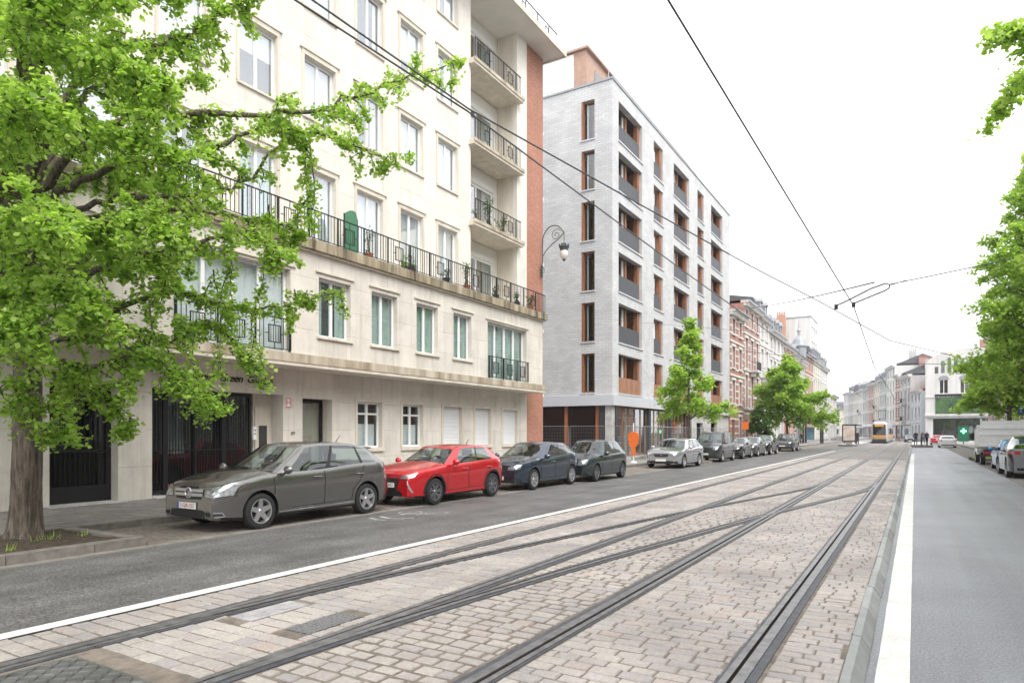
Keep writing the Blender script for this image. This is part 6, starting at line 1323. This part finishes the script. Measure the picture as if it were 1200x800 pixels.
def curve_pts(pts, n_=10, wob=0.04):
    pts = [Vector(p) for p in pts]; out = []
    for i in range(len(pts) - 1):
        p0, p1, p2, p3 = pts[max(i - 1, 0)], pts[i], pts[i + 1], pts[min(i + 2, len(pts) - 1)]
        for k in range(n_):
            t = k / n_; q = 0.5 * ((2 * p1) + (-p0 + p2) * t + (2 * p0 - 5 * p1 + 4 * p2 - p3) * t * t + (-p0 + 3 * p1 - 3 * p2 + p3) * t ** 3); out.append(q + Vector((random.gauss(0, wob), random.gauss(0, wob), random.gauss(0, wob))) * (0 if not out else 1))
    out.append(pts[-1]); return out
def trunk_mesh(parent, base, top, r0, r1, n_=18, flare=0.36, m='bark', lean=(0, 0)):
    b = MB(); rows = []; H = top - base; ph = [random.random() * 6 for _ in range(6)]
    n_ *= 3
    for i in range(70):
        t = i / 69; z = base + H * t; r = r0 + (r1 - r0) * t + r0 * flare * math.exp(-t * H / 0.22); row = []
        for k in range(n_ + 1):
            a = 2 * math.pi * (k % n_) / n_; rr = r * (1 + 0.05 * math.sin(3 * a + ph[0] + t * 2) + 0.035 * math.sin(7 * a + ph[1] - t * 3) + 0.22 * flare * math.exp(-t * H / 0.16) * math.sin(5 * a + ph[2])) - r0 * 0.085 * max(0, 1 - 3.2 * abs(noise.noise(Vector((math.cos(a) * 5.5, math.sin(a) * 5.5, z * 1.1 + ph[3] * 9))))) + r0 * 0.03 * noise.noise(Vector((math.cos(a) * 14, math.sin(a) * 14, z * 5)))
            row.append((lean[0] * t + rr * math.cos(a) + 0.03 * math.sin(z * 1.3), lean[1] * t + rr * math.sin(a), z))
        rows.append(row)
    b.grid(rows); return b.build('trunk', MT[m], parent, smooth=True, fix=True)
class Tree:
    def __init__(s, parent): s.b = MB(); s.leaf = []; s.p = parent
    def limb(s, pts, r0, r1=0.012, twigs=26, tl=(0.35, 0.95), t0=0.12, dens=1.0, droop=0.3, sub=2, wob=0.03, spread=0.055, leafing=True):
        C = curve_pts(pts, 8, wob); n_ = len(C); s.b.tube(C, [r0 + (r1 - r0) * (i / (n_ - 1)) ** 0.8 for i in range(n_)], 7 if r0 > 0.05 else 5)
        for k in range(twigs):
            t = t0 + (1 - t0) * (k + random.random()) / twigs; i = min(int(t * (n_ - 1)), n_ - 2); p = C[i].lerp(C[i + 1], t * (n_ - 1) - i); d0 = (C[i + 1] - C[i]).normalized()
            d = (d0 * random.uniform(0.2, 1.0) + Vector((random.gauss(0, 0.8), random.gauss(0, 0.8), random.gauss(-droop * 0.3, 0.55)))).normalized(); ln = random.uniform(*tl) * (1.1 - 0.45 * t); s.twig(p, d, ln, droop, dens, sub, spread)
        if leafing: s.dress(C[int(t0 * n_):], dens, spread)
    def twig(s, p, d, ln, droop, dens, sub, spread):
        pts = [p]; q = p.copy(); m_ = 6
        for i in range(m_): d = (d + Vector((random.gauss(0, 0.16), random.gauss(0, 0.16), -droop * 0.22 + random.gauss(0, 0.1)))).normalized(); q = q + d * (ln / m_); pts.append(q.copy())
        s.b.tube(pts, [0.013 - 0.0017 * i for i in range(m_ + 1)], 4, False); s.dress(pts, dens, spread)
        if sub > 0:
            for k in range(sub): i = random.randrange(1, m_); d2 = (d + Vector((random.gauss(0, 0.9), random.gauss(0, 0.9), random.gauss(0, 0.6)))).normalized(); s.twig(pts[i], d2, ln * random.uniform(0.4, 0.65), droop, dens, 0, spread)
    def dress(s, pts, dens, spread):
        for a, c in zip(pts[:-1], pts[1:]):
            ln = (c - a).length; nsp = max(1, int(ln / 0.055 * dens + random.random()))
            for k in range(nsp):                                 # a spur shoot with a rosette of leaves
                o = a.lerp(c, random.random())
                for q in range(random.randint(3, 7)): s.leaf.append((o.x + random.gauss(0, spread), o.y + random.gauss(0, spread), o.z + random.gauss(-0.01, spread * 0.9)))
    def done(s, size, m, name='crown', up=0.55):
        s.b.build('limbs', MT['bark'], s.p, smooth=True); return leaf_mesh(name, s.leaf, size, MT[m], s.p, up)

GT = thing('ginkgo_tree', 'large spreading ginkgo with thick grooved trunk overhanging the grey MPV', 'tree'); base = Vector((-11.9, 4.97, 0.10))
GT.location = base
def tp(u, v, L): return P(u, v, L) - base
trunk_mesh(GT, 0.0, 7.4, 0.215, 0.13, lean=(0.1, 0.05))
T_ = Tree(GT)
def tk_at(z): return Vector((0.1 * z / 7.4, 0.05 * z / 7.4, z))
# limbs traced from the photograph, each at a depth that keeps it about its real length
lim = [
 (3.2, [tp(100, 375, 11.2), tp(200, 345, 10.6), tp(300, 362, 10.1), tp(405, 342, 9.6)], 0.075, 34, 0.9),
 (3.6, [tp(90, 330, 11.0), tp(150, 300, 10.2), tp(220, 290, 9.6), tp(290, 270, 9.2), tp(330, 300, 9.0)], 0.08, 40, 1.0),
 (5.2, [tp(110, 160, 10.6), tp(200, 130, 9.4), tp(330, 135, 8.5), tp(440, 105, 7.9), tp(535, 72, 7.5)], 0.085, 44, 0.85),
 (5.0, [tp(120, 200, 10.8), tp(220, 180, 9.8), tp(330, 150, 9.1), tp(400, 165, 8.7), tp(465, 192, 8.4)], 0.07, 34, 0.9),
 (6.0, [tp(120, 60, 10.6), tp(190, 50, 9.8), tp(250, 20, 9.2), tp(295, -10, 8.8)], 0.07, 36, 1.0),
 (4.4, [tp(100, 240, 10.8), tp(190, 230, 9.9), tp(270, 220, 9.3), tp(350, 160, 9.0), tp(365, 260, 8.9)], 0.06, 30, 0.8),
 (4.6, [tp(130, 250, 11.0), tp(240, 250, 10.2), tp(320, 262, 9.8), tp(352, 276, 9.6)], 0.05, 26, 0.9),
 (3.0, [tp(60, 420, 11.1), tp(110, 430, 10.4), tp(160, 410, 10.0), tp(210, 440, 9.8), tp(255, 475, 9.7)], 0.06, 34, 1.0),
 (2.9, [tp(70, 400, 11.3), tp(140, 380, 10.7), tp(200, 400, 10.3), tp(250, 380, 10.1), tp(300, 440, 9.9)], 0.05, 34, 0.95),
 (2.7, [tp(60, 440, 11.4), tp(100, 450, 10.9), tp(130, 470, 10.6), tp(155, 505, 10.4)], 0.045, 26, 1.0),
 (2.6, [tp(20, 450, 10.9), tp(40, 465, 10.5), tp(70, 485, 10.3), tp(48, 510, 10.2)], 0.04, 20, 0.9),
 (3.4, [tp(10, 350, 10.6), tp(40, 330, 9.6), tp(90, 340, 9.0), tp(130, 370, 8.8)], 0.06, 36, 1.1),
 (4.2, [tp(60, 260, 10.4), tp(100, 270, 9.4), tp(160, 250, 8.8), tp(210, 270, 8.5)], 0.06, 40, 1.1),
 (5.0, [tp(60, 150, 10.4), tp(110, 150, 9.4), tp(170, 160, 8.8), tp(230, 200, 8.4)], 0.06, 40, 1.1),
 (5.8, [tp(50, 60, 10.4), tp(90, 60, 9.4), tp(150, 80, 8.8), tp(200, 100, 8.5)], 0.06, 38, 1.1),
 (4.0, [tp(20, 280, 10.4), tp(20, 260, 9.4), tp(40, 240, 8.6), tp(60, 260, 8.0)], 0.06, 38, 1.1),
 (5.0, [tp(20, 150, 10.4), tp(10, 140, 9.4), tp(30, 120, 8.6), tp(60, 120, 8.2)], 0.06, 38, 1.1),
 (6.2, [tp(20, 30, 10.6), tp(20, 10, 9.8), tp(60, -10, 9.2), tp(110, -20, 8.8)], 0.06, 36, 1.1),
 (6.6, [tp(60, -10, 11.0), tp(130, -20, 10.2), tp(200, -20, 9.6), tp(250, -40, 9.2)], 0.06, 36, 1.1),
 (3.0, [tp(10, 400, 11.0), tp(-10, 390, 10.0), tp(20, 380, 9.4), tp(50, 390, 9.0)], 0.05, 30, 1.1),
 (4.0, [tp(140, 290, 11.6), tp(180, 300, 11.9), tp(200, 330, 12.0)], 0.05, 30, 1.0),
 (5.4, [tp(110, 100, 11.6), tp(170, 110, 11.9), tp(230, 90, 12.2)], 0.05, 30, 1.0),
 (4.6, [tp(90, 200, 11.7), tp(160, 215, 11.9), tp(220, 215, 12.0)], 0.05, 30, 1.0),
]
for li, (z, pts, r, tw, dn) in enumerate(lim):
    if li >= 11: tw *= 1.35; dn *= 1.15
    T_.limb([tk_at(z)] + pts, r, 0.010, int(tw * 0.70), (0.28, 0.72), 0.22, dn * 0.92, 0.55, 2, spread=0.05)
# hanging curtains of leaves under the arm
for (u, v, L, ln) in ((230, 400, 10.0, 1.3), (262, 385, 10.0, 1.2), (300, 370, 9.9, 1.1), (345, 355, 9.8, 0.8), (250, 340, 10.0, 1.2), (195, 330, 10.1, 1.2), (175, 380, 10.1, 1.3), (365, 210, 8.9, 0.9), (310, 300, 9.3, 0.9), (270, 300, 9.4, 1.1), (140, 420, 10.3, 1.0), (220, 430, 9.9, 0.8), (315, 250, 9.3, 0.5), (480, 180, 8.3, 0.2)):
    T_.twig(tp(u, v - ln * 20, L), Vector((random.gauss(0, .1), random.gauss(0.1, .1), -1)), ln, 1.0, 1.1, 2, 0.055)
for k in range(16):                                              # the crown behind and above the frame
    a = random.uniform(2.2, 5.6); z = random.uniform(3.4, 7.2); ln = random.uniform(2.2, 3.6)
    T_.limb([tk_at(z), tk_at(z) + Vector((math.cos(a) * ln * 0.5, math.sin(a) * ln * 0.5, 0.7)), tk_at(z) + Vector((math.cos(a) * ln, math.sin(a) * ln, 0.9))], 0.06, 0.01, 24, (0.4, 1.0), 0.2, 0.7, 0.4, 2)
for k in range(5):
    a = k * 1.25; T_.limb([tk_at(7.2), tk_at(7.2) + Vector((math.cos(a) * 0.7, math.sin(a) * 0.7, 1.6)), tk_at(7.2) + Vector((math.cos(a) * 1.6, math.sin(a) * 1.6, 3.2))], 0.10, 0.01, 26, (0.5, 1.1), 0.15, 0.7, 0.2, 2)
print('ginkgo leaves', len(T_.leaf))
T_.done(0.066, 'leaf')

def street_tree(label, x, y, z0, H, r, zc0, n_limb, leaf, size, m, r0=0.12, dens=0.4, shape=1.0, group=None, rise=1.0, extra=()):
    t = thing('street_tree', label, 'tree', (x, y, z0), 0, group); trunk_mesh(t, 0, H * 0.88, r0, 0.03, 12, 0.4); T2 = Tree(t)
    for k in range(n_limb):
        f = (k + random.random()) / n_limb; z = zc0 + (H * 0.92 - zc0) * f; a = k * 2.4 + random.random() * 0.8; ln = r * (1 - f ** shape * 0.82) * random.uniform(0.7, 1.15)
        c = Vector((0.03 * math.sin(z * 1.3), 0, z)); T2.limb([c, c + Vector((math.cos(a) * ln * 0.5, math.sin(a) * ln * 0.5, ln * 0.28 * rise)), c + Vector((math.cos(a) * ln, math.sin(a) * ln, ln * random.uniform(0.15, 0.5) * rise))], 0.02 + 0.02 * ln, 0.008, max(5, int(7 * ln)), (0.3 * ln + 0.15, 0.5 * ln + 0.2), 0.2, dens, 0.25, 1, spread=size * 0.8)
    for ex in extra: T2.limb(ex, 0.06, 0.008, 26, (0.3, 0.8), 0.3, dens * 2.2, 0.5, 1, spread=size * 0.8)
    T2.limb([Vector((0, 0, H * 0.8)), Vector((0.1, 0.05, H * 0.9)), Vector((0.1, 0.1, H))], 0.03, 0.008, 8, (0.3, 0.6), 0.1, dens, 0.1, 1, spread=size * 0.8)
    print(label, len(T2.leaf)); T2.done(size, m); return t
g_t = 'young street trees along the left kerb'
street_tree('young slender tree with ragged pale crown before the white brick block', -11.1, 38.0, 0.1, 8.1, 1.9, 2.3, 17, 0, 0.16, 'leaf2', 0.085, 0.30, 0.9, g_t)
street_tree('round leafy tree before the old brick and white town houses', -11.3, 73.6, 0.1, 9.6, 3.6, 2.3, 22, 0, 0.24, 'leaf2', 0.14, 0.2, 1.3, g_t)
street_tree('low dark bushy tree before the rose brick house', -13.6, 71.0, 0.13, 4.4, 1.3, 1.4, 12, 0, 0.16, 'leaf3', 0.06, 0.3, 1.4)
nb_ = Vector((5.9, 21.0, 0.13))
g_t2 = 'tall trees along the right pavement'
street_tree('tall broad street tree standing beside the white tipper truck', 5.75, 44.6, 0.13, 17.4, 4.4, 2.9, 58, 0, 0.15, 'leaf2', 0.25, 0.23, 0.78, g_t2, 1.9)
street_tree('tree standing beyond the white tipper truck', 5.9, 60.0, 0.13, 10.0, 3.1, 2.6, 24, 0, 0.24, 'leaf2', 0.2, 0.22, 1.2, g_t2)
street_tree('near tree on the right pavement whose twigs hang into the sky', 5.9, 21.0, 0.13, 15.5, 4.4, 3.6, 34, 0, 0.13, 'leaf2', 0.24, 0.22, 0.9, g_t2, 1.0, [[Vector((0, 0, 8.3)), P(1290, 60, -4) - nb_, P(1215, 35, -2.6) - nb_, P(1160, 42, -1.7) - nb_], [Vector((0, 0, 7.6)), P(1290, 120, -4) - nb_, P(1215, 85, -2.7) - nb_, P(1162, 135, -1.9) - nb_]])

# ------------------------------------------------------------------ tram, tram stop, people
yel = mat('tram_yellow', (0.50, 0.28, 0.08), 0.45); tsil = mat('tram_silver', (0.42, 0.42, 0.42), 0.4, 0.4)
TR = thing('tram', 'silver and yellow tram coming along the left track at the stop', 'tram', (-4.72, 118.0, TZ))
b = MB(); prof = [(-1.12, 0.32), (-1.15, 0.9), (-1.15, 2.4), (-1.05, 3.1), (-0.8, 3.38), (0.8, 3.38), (1.05, 3.1), (1.15, 2.4), (1.15, 0.9), (1.12, 0.32)]
rows = []
for (y, sx, sz) in ((0.0, 0.80, 0.86), (0.12, 0.88, 0.93), (0.45, 0.97, 0.985), (1.0, 1.0, 1.0), (29.0, 1.0, 1.0), (29.6, 0.9, 0.95)): rows.append([(p[0] * sx, y + (0.30 * max(0, (p[1] - 1.4) / 2) if y < 0.5 else 0), 0.32 + (p[1] - 0.32) * sz) for p in prof + prof[:1]])
b.grid(rows); b.add(rows[0][:-1], [tuple(range(10))]); b.add(rows[-1][:-1], [tuple(range(10))]); bd_ = b.build('body', tsil, TR, fix=True)
part('windshield', MT['glass_dark'], TR, (-0.82, 0.82, 0.02, 0.14, 1.35, 2.55)); part('windshield_backing', MT['plastic'], TR, (-0.86, 0.86, 0.05, 0.2, 1.3, 2.95)); part('front_band', yel, TR, (-0.9, 0.9, -0.04, 0.1, 0.72, 1.28)); part('destination_display', mat('display_amber', (0.75, 0.33, 0.04), 0.5), TR, (-0.62, 0.62, 0.0, 0.045, 2.62, 2.9)); part('bumper', MT['dark'], TR, (-0.95, 0.95, -0.1, 0.3, 0.3, 0.66))
for s_ in (1, -1):
    part('headlight', MT['lens'], TR, (min(s_ * 0.55, s_ * 0.85), max(s_ * 0.55, s_ * 0.85), -0.06, -0.041, 0.8, 0.95)); part('side_band', yel, TR, (min(s_ * 1.152, s_ * 1.165), max(s_ * 1.152, s_ * 1.165), 1.1, 29, 0.75, 1.3))
    for k in range(9): part('side_window', MT['glass_dark'], TR, (min(s_ * 1.152, s_ * 1.168), max(s_ * 1.152, s_ * 1.168), 1.4 + k * 3.05, 4.1 + k * 3.05, 1.4, 2.4))
b = MB(); b.tube([(-0.5, 9, 3.38), (-0.5, 10.2, 4.3), (-0.5, 9.2, 5.3), (0.5, 9.2, 5.3), (0.5, 10.2, 4.3), (0.5, 9, 3.38)], 0.03, 5); b.tube([(-0.8, 9.2, 5.38), (0.8, 9.2, 5.38)], 0.03, 5); b.build('pantograph', MT['dark'], TR)
part('skirt', MT['dark'], TR, (-1.08, 1.08, 0.4, 29, 0.004, 0.318)); part('roof_gear', MT['galv'], TR, (-0.7, 0.7, 3, 8, 3.39, 3.7), (-0.7, 0.7, 13, 20, 3.39, 3.7))
# stop islands
il = thing('tram_platform', 'long low tram stop island to the left of the tram', 'platform', (-7.0, 92, 0.0)); part('slab', MT['concrete'], il, (-1.15, 0.85, 0, 60, 0, 0.28)); part('edge', MT['kerb'], il, (0.855, 1.0, 0, 60, 0, 0.29)); part('front_edge', MT['kerb_old'], il, (-1.15, 1.0, -0.16, -0.004, 0, 0.29))
ir = thing('tram_platform', 'short low stop island with people right of the tracks', 'platform', (0.75, 93, 0.0)); part('slab', MT['concrete'], ir, (-1.05, 0.95, 0, 34, 0, 0.26)); part('front_edge', MT['kerb_old'], ir, (-1.2, 1.1, -0.2, -0.004, 0, 0.30))
adp = thing('advertising_panel', 'upright advertising panel showing a warm pink poster at the tram stop', 'sign', (-7.0, 92.6, 0.28)); part('frame', MT['dark'], adp, (-0.78, 0.78, -0.1, 0.1, 0.35, 2.5)); part('stand', MT['galv'], adp, (-0.35, 0.35, -0.06, 0.06, 0, 0.345))
part('poster', mat('poster_picture', (0.66, 0.42, 0.33), 0.5, var=0.15, scale=1.3, c2=(0.82, 0.76, 0.70)), adp, (-0.64, 0.64, -0.115, -0.102, 0.5, 2.35))
sh = thing('tram_shelter', 'dark framed glazed tram shelter on the left stop island', 'shelter', (-7.45, 99, 0.28)); part('roof', MT['dark'], sh, (-0.7, 0.9, 0, 9, 2.45, 2.62)); part('back_glass', MT['glass'], sh, (-0.62, -0.6, 0.2, 8.8, 0.2, 2.3))
for y in (0.1, 3, 6, 8.8): part('post', MT['dark'], sh, (-0.68, -0.58, y, y + 0.1, 0, 2.448))
part('bench', MT['wood'], sh, (-0.5, -0.1, 2, 6, 0.42, 0.48)); part('bench_leg', MT['dark'], sh, (-0.45, -0.15, 2.2, 2.28, 0, 0.419), (-0.45, -0.15, 5.7, 5.78, 0, 0.419))
pg = thing('bus_shelter', 'tall dark portal framed shelter on the left pavement by the houses', 'shelter', (-13.6, 112, 0.14)); part('roof', MT['dark'], pg, (-1.4, 1.4, 0, 3, 3.0, 3.5))
for x in (-1.35, 1.1): part('post', MT['dark'], pg, (x, x + 0.25, 0.05, 0.3, 0, 2.998)); part('post', MT['dark'], pg, (x, x + 0.25, 2.6, 2.85, 0, 2.998))
part('panel', mat('shelter_poster', (0.20, 0.42, 0.52), 0.5, var=0.3, scale=2), pg, (-1.05, 0.0, 2.7, 2.75, 0.5, 2.5))
def person(label, x, y, z, rz, top, bottom, walk=0.2, bag=False):
    t = thing('person', label, 'person', (x, y, z), rz, None); me = bpy.data.meshes.new('body')
    V = [(0, 0, 0.95), (0, 0.01, 1.15), (0, 0, 1.40), (0, -0.02, 1.50), (0, -0.04, 1.64), (0.17, 0, 1.40), (0.24, 0.03, 1.13), (0.22, -0.10, 0.88), (-0.17, 0, 1.40), (-0.24, 0.0, 1.13), (-0.23, -0.05, 0.88), (0.10, 0, 0.90), (0.11, -walk * 0.6, 0.50), (0.11, -walk * 0.4, 0.08), (0.11, -walk * 0.4 - 0.14, 0.04), (-0.10, 0, 0.90), (-0.11, walk * 0.3, 0.50), (-0.11, walk * 1.0, 0.08), (-0.11, walk * 1.0 - 0.14, 0.04)]
    E = [(0, 1), (1, 2), (2, 3), (3, 4), (2, 5), (5, 6), (6, 7), (2, 8), (8, 9), (9, 10), (0, 11), (11, 12), (12, 13), (13, 14), (0, 15), (15, 16), (16, 17), (17, 18)]
    rad = [0.15, 0.14, 0.15, 0.055, 0.105, 0.075, 0.05, 0.038, 0.075, 0.05, 0.038, 0.10, 0.065, 0.05, 0.04, 0.10, 0.065, 0.05, 0.04]
    me.from_pydata(V, E, []); o = bpy.data.objects.new('body', me); col.objects.link(o); md = o.modifiers.new('s', 'SKIN'); sl = me.skin_vertices[0].data
    for i, r_ in enumerate(rad): sl[i].radius = (r_, r_ * (0.72 if i < 3 else 1))
    sl[0].use_root = True; o.modifiers.new('u', 'SUBSURF').levels = 1
    dg = bpy.context.evaluated_depsgraph_get(); m2 = bpy.data.meshes.new_from_object(o.evaluated_get(dg)); bpy.data.objects.remove(o)
    for m_ in (mat('cloth_top', top, 0.9), mat('cloth_bottom', bottom, 0.9), PSKIN, PHAIR): m2.materials.append(m_)
    for p in m2.polygons:
        z_ = p.center.z; p.material_index = 3 if (z_ > 1.62 or (z_ > 1.54 and p.center.y > 0.0)) else (2 if z_ > 1.46 or (abs(p.center.x) > 0.17 and z_ < 0.93) else (0 if z_ > 0.93 else 1)); p.use_smooth = True
    zmin = min(v.co.z for v in m2.vertices)
    for v in m2.vertices: v.co.z -= zmin
    link(bpy.data.objects.new('body', m2), t); return t
PSKIN = mat('skin', (0.45, 0.28, 0.20), 0.6); PHAIR = mat('hair', (0.04, 0.028, 0.02), 0.6)
for (lb, x, y, z, rz, a, c, wk) in (('person in black jacket standing beside the advertising panel', -6.3, 95.5, 0.28, 0.5, (0.02, 0.02, 0.025), (0.03, 0.035, 0.06), 0.05), ('person in grey coat waiting under the tram shelter', -6.9, 101, 0.28, 2.0, (0.16, 0.16, 0.17), (0.03, 0.03, 0.03), 0.05), ('person in dark blue jacket near the platform edge', -6.4, 98, 0.28, 1.2, (0.03, 0.05, 0.12), (0.05, 0.05, 0.06), 0.1),
        ('person in black standing at the front of the right stop island', 0.1, 93.8, 0.26, 0.3, (0.025, 0.025, 0.03), (0.04, 0.04, 0.05), 0.05), ('person in brown coat on the right stop island', 0.7, 94.6, 0.26, 1.4, (0.14, 0.09, 0.06), (0.03, 0.035, 0.05), 0.05), ('person in navy coat on the right stop island', 1.25, 95.0, 0.26, 2.5, (0.03, 0.045, 0.09), (0.02, 0.02, 0.02), 0.08), ('person in grey hoodie further along the right stop island', 0.9, 99, 0.26, 0.2, (0.22, 0.22, 0.23), (0.05, 0.06, 0.09), 0.1),
        ('person in dark clothes walking along the left pavement past the shelter', -14.0, 104, 0.14, 0.1, (0.04, 0.035, 0.035), (0.03, 0.03, 0.035), 0.3)): person(lb, x, y, z, rz, a, c, wk)
# simple roadside signs far along
os_ = thing('detour_sign', 'orange detour sign on a post before the rose brick house', 'sign', (-12.7, 60.5, 0.13)); part('post', MT['galv'], os_, (-0.03, 0.03, -0.03, 0.03, 0, 2.6)); part('board', MT['orange'], os_, (-0.28, 0.28, -0.045, -0.031, 1.9, 2.6))
bs = thing('blue_sign', 'small blue parking sign near the tall right-hand tree', 'sign', (5.6, 49, 0.13)); part('post', MT['galv'], bs, (-0.03, 0.03, -0.03, 0.03, 0, 3.2)); part('board', MT['eu_blue'], bs, (-0.4, 0.4, -0.045, -0.031, 2.75, 3.2))

# ------------------------------------------------------------------ thin moist air that pales the far houses
hm = bpy.data.materials.new('haze'); hm.use_nodes = True; hn = hm.node_tree.nodes; hn.clear()
ho = hn.new('ShaderNodeOutputMaterial'); hv_ = hn.new('ShaderNodeVolumePrincipled'); hv_.inputs['Color'].default_value = (0.96, 0.97, 1.0, 1); hv_.inputs['Density'].default_value = 0.00045; hv_.inputs['Anisotropy'].default_value = 0.2
hm.node_tree.links.new(hv_.outputs[0], ho.inputs['Volume'])
tag(MB().box(-120, 120, -125, 420, -1.2, 40).build('haze', hm), kind='stuff')
